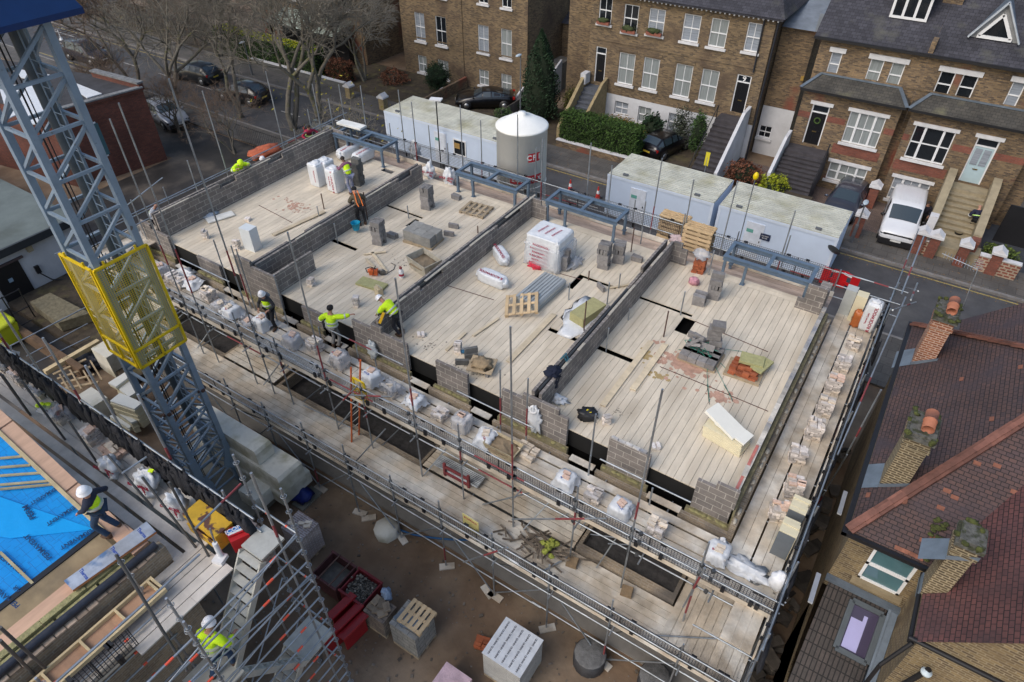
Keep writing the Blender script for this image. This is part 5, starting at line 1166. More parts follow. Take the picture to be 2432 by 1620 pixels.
# ================================================================ blue roof building, left foreground
br=thing('blue_roof_building',(-12.5,0,0),'new building with a blue membrane roof and timber eaves in the left foreground','building')
blue=brick('blue_membrane',(.0,.31,.80),(.0,.28,.74),(.0,.17,.50),.17,.17,.004,.07,.8,off=0,bump=.25,rough=.45,fine=.03)
es=.42; ez=8.0; ex=-11.58
rz=lambda x: ez+(ex-x)*es
m=MB(); n=26; V=[];F=[]
for j in range(n+1):
    for i in range(n+1):
        x=ex-9*i/n; y=2.07-6.5*j/n; V.append((x,y,rz(x)+.018*mnoise.noise(Vector((x*1.7,y*1.7,0)))+.012*mnoise.noise(Vector((x*5,y*3,1)))))
for j in range(n):
    for i in range(n): a=j*(n+1)+i; F.append((a,a+n+1,a+n+2,a+1))
m.add(V,F,0,True); m.build('membrane',blue,br)
m=MB(); m.poly([(ex-.05,2.0,ez+.03),(ex-2.1,1.1,rz(ex-2.1)+.03),(ex-3.8,1.35,rz(ex-3.8)+.03),(ex-5,.9,rz(ex-5)+.03),(ex-5,-.6,rz(ex-5)+.03),(ex-2.6,-.2,rz(ex-2.6)+.03),(ex-.9,.9,rz(ex-.9)+.03)]); m.build('membrane_overlap',mat('blue_membrane_light',(.0,.37,.86),.45,0,.06,2,bump=.4,bscale=3),br)
inkm=mat('membrane_print',(.0,.05,.16),.6)
for k,(i,x,y,a,sz,tx) in enumerate(((9,265,640,90,.13,'PERMAVENT'),(9,75,750,95,.13,'PERMAVENT'),(9,205,400,80,.15,'PERM'),(9,540,580,170,.12,'PERMAVENT'),(9,430,420,175,.11,'PERMAVENT'),(9,310,285,175,.1,'PERMAVENT'),(9,40,980,95,.12,'PERMAVENT'),(9,120,1020-90,85,.1,'AIR'))):
    P=aP(i,x,y,(ex,0,ez),(es,0,1)); nn=Vector((es,0,1)).normalized(); xd=Vector((-1/math.hypot(1,es),0,es/math.hypot(1,es))); yd=nn.cross(xd)
    t=rad(a); text(tx,sz,inkm,br,frameM(P+nn*.045-br.location,(yd*-1)*math.cos(t)+xd*math.sin(t)*1,nn.cross((yd*-1)*math.cos(t)+xd*math.sin(t))),'membrane_lettering')
m=MB(); rr=random.Random(6)
for k in range(7): 
    P=aP(9,*[(30,20),(60,75),(100,140),(150,195),(170,220),(120,790),(30,0)][k],(ex,0,ez),(es,0,1)); 
bt=mat('batten_wood',(.42,.36,.22),.9,0,.2,5,island=.15)
def onroof(i,x,y,h=.03): return aP(i,x,y,(ex,0,ez+h),(es,0,1))
for (a,b,c,d) in ((0,25,150,12),(0,88,210,72),(0,145,285,125),(0,208,345,180),(0,238,375,203),(0,672,225,888)):
    m.beam(onroof(9,a,b,.05),onroof(9,c,d,.05),.05,.03)
m.build('battens',bt,br)
bl2=mat('black_eaves_strip',(.008,.010,.016),.6,0,.3,4)
m=MB(); m.box(ex-.02,-6,ez-.03,ex+.11,2.05,ez+.03); m.build('eaves_strip',bl2,br)
ply=mat('tan_plywood',(.33,.245,.14),.85,0,.2,2.5,col2=(.25,.19,.115),c2scale=1.3); pink=mat('pink_timber',(.56,.36,.25),.85,0,.15,2,aniso=(4,.6,1)); pale=mat('pale_pine',(.55,.44,.26),.85,0,.2,3)
m=MB(); m.poly([(ex+.11,-6,ez),(-11.12,-6,7.86),(-11.12,2.0,7.86),(ex+.11,2.0,ez)]); m.build('plywood_fascia',ply,br)
m=MB(); m.box(-11.12,-6,7.8,-10.80,1.5,7.87); m.box(-11.35,2.1,7.8,-10.55,2.45,7.9); m.build('timber_plate',pink,br)
m=MB()
for k in range(5):
    xx=ex+.9-1.9*k; m.ext([(xx,2.12,rz(xx)+.0),(xx-1.86,2.12,rz(xx-1.86)),(xx-1.86,2.40,rz(xx-1.86)+.02),(xx,2.40,rz(xx)+.02)],(0,0,.07))
m.build('verge_board',pink,br); m=MB(); m.ext([(ex+.3,2.04,rz(ex+.3)+.03),(ex-9,2.04,rz(ex-9)+.03),(ex-9,2.11,rz(ex-9)+.03),(ex+.3,2.11,rz(ex+.3)+.03)],(0,0,.08)); m.build('verge_batten',pale,br)
woolm=mat('mineral_wool',(.33,.31,.15),1,0,.35,9,island=.15,bump=1,bscale=30)
m=MB(); y=-6; rr=random.Random(7)
while y<2.3: L=rr.uniform(.4,1.2); m.box(-10.79+rr.uniform(-.02,.01),y,7.5,-10.66,y+L-.01,7.86+rr.uniform(-.03,.04)); m.box(-10.64,y+.2,7.5,-10.52+rr.uniform(-.01,.03),y+L+.15,7.84+rr.uniform(-.05,.04)); y+=L
m.build('insulation',woolm,br)
m=MB(); m.path([(-10.4,-6,7.88),(-10.42,0,7.9),(-10.38,2.5,7.88)],.085,12); m.build('black_pipe',mat('black_wrapped_pipe',(.018,.022,.035),.5,0,.4,6,bump=.5,bscale=8),br,uv=False)
m=MB(); m.box(-10.5,-6,0,-10.26,2.6,7.78); m.box(-26,2.3,0,-10.27,2.52,7.4); m.build('brick_wall',tan,br)
m=MB()
for k in range(40): y=-6+k*.21; m.box(-10.36+R.uniform(-.02,.02),y,7.785,-10.24+R.uniform(-.02,.02),y+.19,7.82)
m.build('loose_brick_course',mat('mixed_brick',(.32,.25,.19),.95,0,.3,9,island=.5),br)
fr_=thing('timber_frame_box',(-9.8,0,BZ),'long pale timber frame of plywood boxes lying on the boards beside the brick wall','timber frame')
m=MB(); zf=7.48
m.box(-10.08,-6,zf,-10.03,2.0,zf+.1); m.box(-9.63,-6,zf,-9.58,2.0,zf+.1)
for k in range(12): y=-6+k*.72; m.box(-10.029,y,zf,-9.631,y+.045,zf+.1)
m.box(-10.08,2.001,zf,-9.58,2.05,zf+.1); m.build('frame',pale,fr_); MB().box(-10.07,-6,zf-.02,-9.59,2.0,zf-.002).build('plywood_base',mat('plywood_brown',(.40,.24,.15),.85,0,.15,2,aniso=(.8,3,1)),fr_)
fp=[aZ(9,*p,8.0) for p in ((1010,460),(1075,530),(500,935),(440,870))]
foil=thing('foil_insulation_board',fp[2],'silver foil faced insulation board lying diagonally on the timber eaves','board')
m=MB(); m.ext([p+Vector((0,0,-.06)) for p in fp],(0,0,.001+.055)); m.build('foam_core',mat('orange_foam',(.50,.20,.08),.9),foil)
m=MB(); m.ext([p for p in fp],(0,0,.004)); m.build('foil_face',mat('foil',(.50,.53,.58),.32,.5,.25,3,bump=.5,bscale=5,col2=(.16,.26,.42),c2scale=2.3,c2lo=.6,c2hi=.68),foil)
d=(fp[1]+fp[0]-fp[2]-fp[3]).normalized()
for f_,s_ in ((.18,'Therma'),(.55,'Therma'),(.88,'Therma')):
    c=(fp[2]+fp[3])/2*(1-f_)+(fp[0]+fp[1])/2*f_+Vector((0,0,.006)); text(s_,.1,blueink,foil,frameM(c-foil.location,Vector((-d.y,d.x,0))*-1,d),'foil_lettering')
# ================================================================ loose items
def bricks(mb,c,nx,ny,nz,sz=(.215,.1025,.065),jit=.012,rz=0,rr=None,gap=.008,drop=0):
    rr=rr or R; M=Matrix.Rotation(rz,4,'Z'); c=Vector(c)
    for k in range(nz):
        al=k%2 if abs(nx*sz[0]-ny*sz[1])<.08 else 0
        for i in range(nx):
            for j in range(ny):
                if k==nz-1 and rr.random()<drop: continue
                lx_=(i-(nx-1)/2)*(sz[0]+gap); ly_=(j-(ny-1)/2)*(sz[1]+gap)
                if al: lx_,ly_=ly_,lx_
                p=c+M@Vector((lx_+rr.gauss(0,jit),ly_+rr.gauss(0,jit),(k+.5)*(sz[2]+.002)))
                mb.obox(p,sz,rz+(math.pi/2 if al else 0)+rr.gauss(0,jit*2))
greyb=mat('grey_buff_brick',(.60,.555,.52),.95,0,.22,12,island=.34,col2=(.62,.54,.45),c2scale=3.2,c2lo=.5,c2hi=.62,bump=.3)
buffb=mat('buff_brick',(.66,.57,.46),.95,0,.2,12,island=.3,bump=.3); pinkb=mat('pink_buff_brick',(.60,.43,.34),.95,0,.25,12,island=.35,bump=.3)
redl=mat('red_loose_brick',(.33,.095,.04),.9,0,.2,12,island=.3,bump=.3)
wrapm=bpy.data.materials.new('clear_polythene'); wrapm.use_nodes=True
_b=wrapm.node_tree.nodes['Principled BSDF']; _b.inputs['Base Color'].default_value=(.66,.68,.72,1); _b.inputs['Roughness'].default_value=.25; _b.inputs['Alpha'].default_value=.42
_n=wrapm.node_tree.nodes.new('ShaderNodeTexNoise'); _n.inputs['Scale'].default_value=7; _n.inputs['Detail'].default_value=5; _p=wrapm.node_tree.nodes.new('ShaderNodeBump'); _p.inputs['Strength'].default_value=1; _p.inputs['Distance'].default_value=.03
wrapm.node_tree.links.new(_n.outputs[0],_p.inputs['Height']); wrapm.node_tree.links.new(_p.outputs[0],_b.inputs['Normal'])
def drape(mb,c,rx,ry,h,seed,rz=0,flare=1.35,n=30):
    c=Vector(c); rr=random.Random(seed); M=Matrix.Rotation(rz,4,'Z'); v=[]; prof=[(0,h+.02),(.55,h+.03),(.97,h+.015),(1.04,h-.06),(1.10,h*.72),(.5+flare*.5,h*.5),(flare*.98,h*.34)]
    for s,z in prof:
        for k in range(n):
            t=2*math.pi*k/n; q=max(abs(math.cos(t)),abs(math.sin(t))); sx,sy=math.cos(t)/q**.8,math.sin(t)/q**.8
            w=1+(.34*mnoise.noise(Vector((math.cos(t)*4+seed,math.sin(t)*4,z*5))))*(s>.98); z=z+(.16*mnoise.noise(Vector((math.cos(t)*3,math.sin(t)*3,seed*3.3))) if s>1.08 else 0)
            v.append(c+M@Vector((sx*rx*s*w,sy*ry*s*w,z+(.05*mnoise.noise(Vector((sx*4*s,sy*4*s,seed)))))))
    fs=[]
    for j in range(len(prof)-1):
        for k in range(n): a=j*n+k; b=j*n+(k+1)%n; fs.append((a,b,b+n,a+n))
    mb.add(v,fs,0,True)
GS='brick stacks set out along the scaffold'
def stack(i,x,y,z,label,wrap=None,m=None,nz=7,nx=2,ny=4,rz=0,top=None,ink=None,seed=None,grp=GS,word=None):
    p=aZ(i,x,y,z); seed=seed or int(x+y); rr=random.Random(seed)
    t=thing('brick_stack',p,label,'brick stack',grp)
    mb=MB(); bricks(mb,(0,0,.0),nx,ny,nz,rz=rz,rr=rr,jit=.014,drop=.3); mb.build('bricks',m or greyb,t,world=False,uv=False)
    h=nz*.067
    if wrap:
        d=MB(); drape(d,(0,0,0),nx*.115+.03,ny*.058+.03,h,seed,rz,wrap if wrap>1 else 1.3); d.build('plastic_cover',wrapm if seed%3 else polyw,t,world=False,uv=False)
        q=MB(); bricks(q,(rr.uniform(-.05,.05),rr.uniform(-.05,.05),h+.02),1,2,1,rz=rz+rr.uniform(-.6,.6),rr=rr,jit=.02); q.build('weight_brick',buffb if seed%2 else pinkb,t,world=False,uv=False)
        if ink: text(word or 'ROCK',.09,ink,t,Matrix.Translation((rr.uniform(-.12,.12),rr.uniform(-.14,.0),h+.035))@Matrix.Rotation(rr.uniform(-1,1),4,'Z'),'cover_lettering')
    if top:
        q=MB(); bricks(q,(0,0,h),2,3,1,rz=rz,rr=rr,jit=.03,drop=.2); q.build('top_bricks',top,t,world=False,uv=False)
    return t
S1='front upper lift'
stack(5,1120,330,SZ,'brick stack at the left end of the front walkway, half under white plastic',1.3,ink=redink)
stack(5,1205,375,SZ,'bare stepped grey brick stack second from the left end of the front walkway',nz=6)
stack(5,1340,400,SZ,'low brick stack under crumpled white plastic with a red logo, third from the left',1.5,ink=redink,nz=4)
stack(5,1450,500,SZ,'buff topped brick stack between two plastic covered ones near the yellow crane guard',top=buffb)
stack(5,1610,620,SZ,'brick stack under bright white plastic printed in red, left of the grey hooded worker',1.45,ink=redink,seed=33,word='ROCK')
stack(6,60,690,SZ,'brick stack under white plastic right beside the grey hooded worker',1.3,ink=redink)
stack(6,265,825,SZ,'brick stack with white plastic cap and one brick, just before the beanie wearing worker',1.15,ink=blueink,nz=8)
stack(6,415,845,SZ,'uncovered brick stack with a cream top right in front of the beanie wearing worker',top=buffb,nz=7)
stack(6,590,960,SZ,'tall brick stack with red and blue printed plastic, left of the orange ladder',1.12,ink=redink,nz=9)
stack(6,805,1080,SZ,'brick stack under a tied plastic bag right of the orange ladder',1.3,ink=blueink,nz=8,seed=36)
stack(6,1105,1235,SZ,'brick stack under spreading plastic with a buff brick, below the two brick panels',1.35,ink=redink,nz=6)
stack(6,1425,1385,SZ,'brick stack with a neat translucent plastic cap and one orange brick',1.2,nz=8,seed=40)
stack(6,1590,1480,SZ,'brick stack under flared white plastic left of the mortar bath',1.5,ink=redink,nz=5,seed=39)
stack(7,100,1560,SZ,'loose pile of buff bricks between the mortar bath and the wrapped stack',m=buffb,nz=3,nx=3,ny=5)
stack(11,370,200,SZ,'low brick stack under blue printed plastic, right of the mortar bath',1.35,ink=blueink,nz=5)
stack(11,740,400,SZ,'brick stack under blue lettered plastic with two bricks on top',1.45,ink=blueink,nz=6,seed=42,word='ROCK')
stack(11,990,540,SZ,'bare grey brick stack with buff top bricks near the front walkway right end',top=buffb,nz=7)
stack(11,1405,720,SZ,'last plastic capped brick stack at the right end of the front walkway',1.2,ink=redink,nz=7,seed=45)
for (i,x,y,z,lab,w_) in ((5,1255,400,SZ,'small bare brick pile tucked between the low plastic covered stack and the stepped one',0),(5,1530,570,SZ,'brick stack with clear plastic, just before the bright white covered one',1.25),(5,1735,690,SZ,'brick stack in clear plastic directly behind the grey hooded worker',1.3),(6,940,1150,SZ,'short plastic covered stack on the front walkway, right of the ladder stack',1.3),(6,1270,1310,SZ,'bare low brick pile below the second front panel',0),(11,560,300,SZ,'bare low brick pile right of the blue printed stack',0)):
    stack(i,x,y,z,lab,wrap=w_ or None,nz=5,seed=int(x)+1)
# side walkway stacks
for k,(i,x,y,lab,top,nz) in enumerate(((8,575,830,'pale brick stack nearest the standing white roll on the side walkway',buffb,6),(8,500,975,'second side walkway brick stack from the white roll, a bare grey one',None,8),(8,435,1125,'third side walkway brick stack from the white roll, topped with buff bricks',pinkb,9),(8,375,1280,'fourth side walkway brick stack from the white roll, cream topped',buffb,9),(8,300,1440,'fifth side walkway brick stack from the white roll, wide and cream topped',None,10),(12,190,30,'sixth side walkway brick stack from the white roll, beside a pallet edge',None,7),(12,160,270,'pink topped brick stack just above the cream foam piles',pinkb,9),(12,60,430,'stack of mixed pink and grey bricks left of the cream foam piles',pinkb,8))):
    stack(i,x,y,SZ,lab,top=top,nz=nz,rz=.05*k,seed=60+k)
# foreground left walkway
stack(103,250,760,BZ,'foreground brick stack with a pink brick top near the photo left edge',top=pinkb,nz=6,seed=71)
stack(103,440,880,BZ,'foreground brick stack in clear plastic with broken buff bricks, above the yellow jacket',1.2,top=buffb,nz=5,seed=73)
stack(103,640,1130,BZ,'foreground brick stack under printed translucent plastic, right of the yellow jacket',1.5,ink=redink,nz=5,seed=74)
stack(103,930,1330,BZ,'foreground bare brick stack with pink and white bricks on top',top=pinkb,nz=6,seed=75)
stack(103,1150,1440,BZ,'low foreground pile of pink and buff bricks beside the red printed sacks',m=pinkb,top=buffb,nz=2,nx=3,ny=5,seed=76)
stack(103,70,620,BZ,'plastic covered foreground stack cut by the photo left edge',1.4,ink=redink,nz=6,seed=77)
def bag(i,x,y,z,rx,ry,h,label,word='ROCKWOOL',seed=1,ink=redink,sz=.13,m=None,rz=0):
    p=aZ(i,x,y,z); t=thing('plastic_sack',p,label,'sack',rz=rz)
    b=MB(); b.blob((0,0,h*.42),(rx,ry,h*.55),.42,2.2,seed,22,16,flat=-h*.42+.002); b.blob((rx*.7,-ry*.6,.08),(rx*.5,ry*.5,.1),.6,3,seed+1,12,8); b.build('sack',m or polyw,t,world=False,uv=False)
    if word:
        for k,(s,a) in enumerate(((word,.2),(word,.9))):
            text(s,sz,ink,t,frameM((0+.02,-ry*(.98-.2*k),h*(.5-.25*k)+.1*k),(1,.25*(-1)**k,0),(0,.35,1)),'sack_lettering',ext=.008)
    return t
bag(9,790,110,BZ,.26,.2,.5,'white sack with red lettering, furthest of three by the black net',seed=3,sz=.1)
bag(9,1040,220,BZ,.32,.24,.55,'big white red lettered sack with a yellow glove on top, by the black net',seed=5,sz=.1)
bag(9,1255,390,BZ,.22,.2,.7,'upright white sack with curved red lettering next to the yellow mixer box','OCKWOOL',seed=8,sz=.1)
p=aZ(9,1040,110,BZ+.55); g=MB().obox(p,(.12,.08,.03),.4).build('glove',hivis,None,origin=True,uv=False); tag(g,'yellow glove lying on top of the big white sack','glove')
g=MB()
for k in range(5): q=aZ(103,380+k*28,1005-(k%2)*12,BZ+.03); g.blob(q,(.09,.07,.04),.6,3,k,10,6)
o=g.build('hi_vis_jacket',hivis,None,origin=True,uv=False); tag(o,'crumpled hi vis yellow jacket dropped on the grey boards','jacket')
p=aZ(9,1200,215,BZ); g=thing('bucket',p,'black bucket behind the upright white sack by the net','bucket'); MB().lathe((0,0,0),[(.10,0),(.14,.3),(.15,.3),(.135,.28),(.09,.02)],16).build('body',black,g,world=False,uv=False)
# yellow box
yb=thing('mixer_box',aZ(102,500,330,BZ),'rust stained yellow steel box on the boards at the foot of the sacks','steel box')
c=[aZ(102,*q,7.85) for q in ((385,92),(640,280),(505,395),(268,200))]
x0,x1=(c[3].x+c[0].x)/2,(c[1].x+c[2].x)/2; y0,y1=(c[2].y+c[3].y)/2,(c[0].y+c[1].y)/2
ym=mat('worn_yellow_paint',(.62,.38,.03),.6,.1,.15,5,col2=(.12,.055,.04),c2scale=3.4,c2lo=.53,c2hi=.58)
MB().box(x0,y0,BZ+.05,x1,y1,7.72).box(x0-.02,y0-.02,7.721,x1+.02,y1+.02,7.85).build('body',ym,yb); MB().box(x0+.05,y0-.05,BZ,x1-.05,y0-.03,BZ+.3).build('front_flap',ym,yb)
tb=thing('carrier_bag',aZ(102,690,400,BZ),'red bag with a blue, white and red striped panel beside the yellow box','bag')
p=[aZ(102,*q,7.8) for q in ((605,350),(715,295),(745,350),(625,400))]
MB().ext([aZ(102,*q,7.78) for q in ((575,320),(765,300),(790,370),(640,440))],(0,0,-.4)).build('body',mat('bag_red',(.45,.01,.015),.5),tb,uv=False)
def lerp4(P,u,v): return P[0].lerp(P[1],u).lerp(P[3].lerp(P[2],u),v)
for k,(a,b,mm) in enumerate(((0,.52,mat('bag_blue',(.03,.2,.62),.5)),(.52,.8,white),(.8,1,MATS['bag_red']))):
    MB().ext([lerp4(p,0,a),lerp4(p,1,a),lerp4(p,1,b),lerp4(p,0,b)],(0,0,.02)).build('stripe',mm,tb,uv=False)
M=frameM(lerp4(p,.5,.26)+Vector((0,0,.025))-tb.location,p[1]-p[0],p[0]-p[3]); text('ICON',.14,white,tb,M,'bag_lettering')
wp=thing('white_stand',aZ(102,560,580,BZ),'white square based plastic stand with a steel tube in it, beside the stair tower','stand')
q=aZ(102,560,560,BZ)-wp.location; MB().obox((0,0,.05),(.24,.24,.1),.3).lathe((-.02,.05,.1),[(.06,0),(.055,.45)],12).build('stand',white,wp,world=False,uv=False); MB().tube((-.03,.06,.5),(-.08,.12,.95),.02,8).build('tube',galv,wp,world=False,uv=False)
# ---------------- items on the deck
def obj1(mb,name,m,label,cat,grp=None,uv=False): o=mb.build(name,m,None,origin=True,uv=uv); return tag(o,label,cat,grp)
def blocks(i,x,y,z,rows,label,rz=0,m=None,name='block_stack',hollow=True,seed=1,grp='concrete block stacks on the deck'):
    p=aZ(i,x,y,z); mb=MB(); rr=random.Random(seed); h=z
    for r_,row in enumerate(rows):
        for (lx_,ly_,a) in row:
            L=.44; v=Matrix.Rotation(rz,4,'Z')@Vector((lx_,ly_,0)); mb.obox((p.x+v.x+rr.gauss(0,.012),p.y+v.y+rr.gauss(0,.012),h+.1075),(L,.1,.213),rz+a+rr.gauss(0,.05))
        h+=.215
    return obj1(mb,name,m or blockl,label,'block stack',grp)
P2=math.pi/2
pair=[(0,-.16,0),(0,.16,0)]; cross=[(-.17,0,P2),(-.058,0,P2),(.054,0,P2),(.166,0,P2)]; full=[(0,-.16,0),(0,-.05,0),(0,.06,0),(0,.17,0)]
blocks(7,630,270,DZ,[pair,full,full,cross,full],'tallest grey block pillar in the third room, left of a second pillar',seed=2,rz=.1)
blocks(7,730,235,DZ,[pair,full,cross,full],'dark grey block pillar just right of the tallest one',seed=3,rz=.3)
blocks(7,350,280,DZ,[pair,full,full,[(0,0,0),(.05,.12,0)]],'grey block pillar beside the big wrapped pallet',seed=4,rz=.2)
blocks(7,860,235,DZ,[[(0,0,0),(0,.11,0)]],'small grey block pair left of the long party wall far end',seed=5)
blocks(7,612,425,DZ,[[(0,0,0)]],'single grey block by the dark floor slot',seed=6,rz=-.5,name='concrete_block')
blocks(7,1385,480,DZ,[pair,full,cross,full,[(0,0,0),(0,.11,0)]],'leaning grey block pillar with a black pad on top in the right room',seed=7,rz=.2)
blocks(7,1285,525,DZ,[pair,full],'low grey block stool with an arch like gap in the right room',seed=8,rz=.1)
blocks(2,1185,1435,DZ,[pair,full,full,full,cross],'grey block pillar alone in the second room rear left',seed=9,rz=.1)
blocks(2,1378,1375,DZ,[[(0,0,0),(0,.1,0)]],'small grey block near the second steel frame post',seed=10)
blocks(6,855,110,DZ,[pair,full,full,cross,full],'grey block pillar with an opening at its foot in the second room',seed=11,rz=.15)
blocks(6,935,75,DZ,[[(0,0,0),(.02,.12,0)]],'low grey blocks touching the second room pillar',seed=12)
blocks(6,1330,60,DZ,[[(0,0,0)]],'flat single block right of the wide block pack',seed=13,rz=.3,name='concrete_block')
blocks(6,1360,5,DZ,[[(0,0,0)]],'small block beyond the flat single block',seed=14,rz=.3,name='concrete_block')
blocks(2,710,1270,DZ,[full,full,full,full,full,[(0,0,0),(0,.1,0)]],'tall dark grey block pack behind the worker in the far left room',seed=15,rz=.1,m=mat('dark_block',(.11,.11,.105),.95,0,.3,6,island=.2,bump=.4))
mb=MB(); p=aZ(6,1155,95,DZ)
for a in range(3):
    for b in range(2):
        for k in range(2): mb.obox((p.x+(a-1)*.46-.0,p.y+(b-.5)*.44,DZ+.12+k*.22+.1),(.45,.43,.215),.1+R.uniform(-.02,.02))
obj1(mb,'block_pack',mat('strapped_block',(.26,.255,.235),.95,0,.2,5,island=.15),'wide low pack of pale blocks on a pallet in the second room','block pack')
mb=MB(); mb.obox((p.x,p.y,DZ+.055),(1.4,.95,.1),.1); obj1(mb,'pallet',mat('pallet_wood',(.34,.27,.18),.9,0,.25,4,island=.2),'pallet under the wide block pack','pallet')
# tumbled stack with green net
p=aZ(7,1300,900,DZ); mb=MB(); rr=random.Random(17)
for a in range(4):
    for b in range(3): mb.obox((p.x-.45+a*.3,p.y-.3+b*.3,DZ+.2),(.285,.44,.215),rr.uniform(-.04,.04))
for k in range(5): mb.obox((p.x+.2+rr.uniform(-.05,.05),p.y+.42+rr.uniform(-.04,.04),DZ+.32+k*.22),(.42,.36,.2),.3+rr.uniform(-.1,.1))
for k in range(7): M=Matrix.Rotation(rr.uniform(-1,1),4,'X')@Matrix.Rotation(rr.uniform(-3,3),4,'Z'); mb.obox((p.x-.2+rr.uniform(-.3,.35),p.y+rr.uniform(-.25,.3),DZ+.42+rr.uniform(0,.25)),(.44,.1,.215),0,M=M)
obj1(mb,'block_pile',blockl,'tumbled grey blocks spilling from a leaning stack in the right room','block pile')
mb=MB(); mb.obox((p.x,p.y,DZ+.05),(1.3,1.0,.09),0); obj1(mb,'pallet',MATS['pallet_wood'],'pallet under the tumbled grey blocks','pallet')
mb=MB(); q=Vector((p.x-.25,p.y+.05,DZ+.35))
for k in range(26):
    pts=[]; c=q+Vector((rr.uniform(-.35,.5),rr.uniform(-.3,.4),rr.uniform(-.2,.15)))
    for s in range(5): pts.append(c+Vector((rr.gauss(0,.13),rr.gauss(0,.13),rr.gauss(0,.05))))
    mb.path(pts,.012,4)
for tx,ty in ((1620,860),(1500,1000),(1360,1200),(1520,1190)):
    e=aZ(7,tx,ty,DZ+.03); mb.path([q+Vector((.5,0,-.1)),(q+e)/2+Vector((.1,.2,-.1)),e],.009,4)
obj1(mb,'strapping',mat('green_strapping',(.03,.20,.15),.5),'tangled green plastic strapping on the tumbled blocks','strapping')
# red brick pile with mineral wool sheet
p=aZ(7,1600,1000,DZ); mb=MB(); rr=random.Random(19); bricks(mb,(p.x,p.y,DZ+.09),4,7,3,rz=.05,rr=rr,jit=.02,drop=.55)
obj1(mb,'brick_pile',redl,'spread of orange red bricks with a wool board on it in the right room','brick pile'); mb=MB(); mb.obox((p.x,p.y,DZ+.045),(1.15,.9,.08),.05); obj1(mb,'pallet',MATS['pallet_wood'],'pallet under the orange red bricks','pallet')
mb=MB(); mb.obox((p.x+.08,p.y+.3,DZ+.36),(.75,.5,.1),.15).obox((p.x+.42,p.y+.3,DZ+.30),(.4,.75,.08),-.25); obj1(mb,'wool_board',mat('green_yellow_wool',(.36,.35,.17),1,0,.2,8,bump=.8),'yellow green mineral wool boards on the orange bricks','insulation board')
# brick pack with bag by rear
p=aZ(7,1285,300,DZ); mb=MB(); bricks(mb,(p.x,p.y,DZ),2,4,8,rz=.1,rr=rr,jit=.01); obj1(mb,'brick_stack',redl,'orange red brick stack with white plastic behind the right room','brick stack')
mb=MB(); mb.blob((p.x,p.y+.05,DZ+.72),(.3,.26,.18),.5,2.5,4,16,10); obj1(mb,'plastic_sheet',wrapm,'crumpled clear plastic on the orange red brick stack','plastic')
p=aZ(7,1250,390,DZ); mb=MB(); mb.blob((p.x,p.y,DZ+.13),(.2,.17,.14),.5,3,8,14,10); obj1(mb,'pink_bag',mat('pink_bag',(.52,.25,.30),.5,0,.3,12,bump=.8),'small pink plastic bundle in the right room','bag')
# pallets leaning
def pallet_v(i,x,y,label,n=4):
    p=aZ(i,x,y,5.0); t=thing('pallet_stack',p,label,'pallets','upright wooden pallets by the rear mesh')
    for q in range(n):
        m=MB(); o_=q*.16
        for k in range(6): m.box(-.6,o_,k*.19,.6,o_+.02,k*.19+.12)
        for s in (-.55,0,.45): m.box(s,o_+.021,0,s+.1,o_+.1,1.05)
        for k in range(3): m.box(-.6,o_+.101,k*.46,.6,o_+.118,k*.46+.1)
        m.build('pallet',mat('pale_pallet',(.50,.37,.22),.9,0,.2,4,island=.15),t,world=False,uv=False)
pallet_v(7,1085,90,'upright wooden pallets at the end of the long party wall, left of two groups'); pallet_v(7,1250,170,'upright wooden pallets near the last steel frame, right of two groups')
def pallet(c,label,rz=0,tilt=None,m=None,w=1.2,d=1.0,grp=None,z0=0):
    t=thing('pallet',c,label,'pallet',grp,rz=rz); m=m or MATS['pale_pallet']; a=MB()
    for k in range(5): a.box(-w/2+k*(w-.12)/4,-d/2,.10,-w/2+k*(w-.12)/4+.12,d/2,.122)
    for s in (-d/2,-.05,d/2-.1): a.box(-w/2,s,.078,w/2,s+.1,.099)
    for s in (-d/2,-.05,d/2-.1):
        for u in (-w/2,-.06,w/2-.12): a.box(u,s,0,u+.12,s+.1,.077)
    a.build('pallet',m,t,world=False,uv=False)
    if tilt: t.rotation_euler=tilt
    return t
pallet(aZ(2,1520,1455,DZ),'brown slatted pallet lying flat in the second room by the wall',.1,m=MATS['pallet_wood'])
pallet(aZ(7,70,570,DZ)+Vector((0,0,.2)),'open timber pallet propped against the grey sheet pile in the third room',.35,tilt=(.15,-.2,.5))
p=aZ(7,200,470,DZ); mb=MB()
for k in range(9): mb.obox((p.x+R.uniform(-.02,.02),p.y+R.uniform(-.02,.02),DZ+.05+k*.035),(.95,1.9,.03),-.05+R.uniform(-.01,.01))
for k in range(7): mb.obox((p.x-.39+k*.13,p.y,DZ+.365),(.06,1.88,.02),-.05)
obj1(mb,'cladding_sheets',mat('grey_sheet_metal',(.40,.43,.44),.5,.3,.1,2,island=.08),'pile of pale grey ribbed sheets in the third room','sheet pile')
# mineral wool on plastic
p=aZ(7,520,620,DZ); mb=MB(); mb.obox((p.x,p.y,DZ+.22),(.62,1.25,.38),-.22); obj1(mb,'wool_bale',mat('wool_bale_green',(.36,.34,.17),1,0,.15,9,bump=.8),'olive green mineral wool bale on white plastic in the third room','insulation bale')
mb=MB(); mb.blob((p.x-.05,p.y-.05,DZ+.02),(.75,.95,.06),.5,2,3,26,10,flat=-.012); obj1(mb,'plastic_sheet',polyw,'white plastic sheet spread beneath the olive wool bale','plastic')
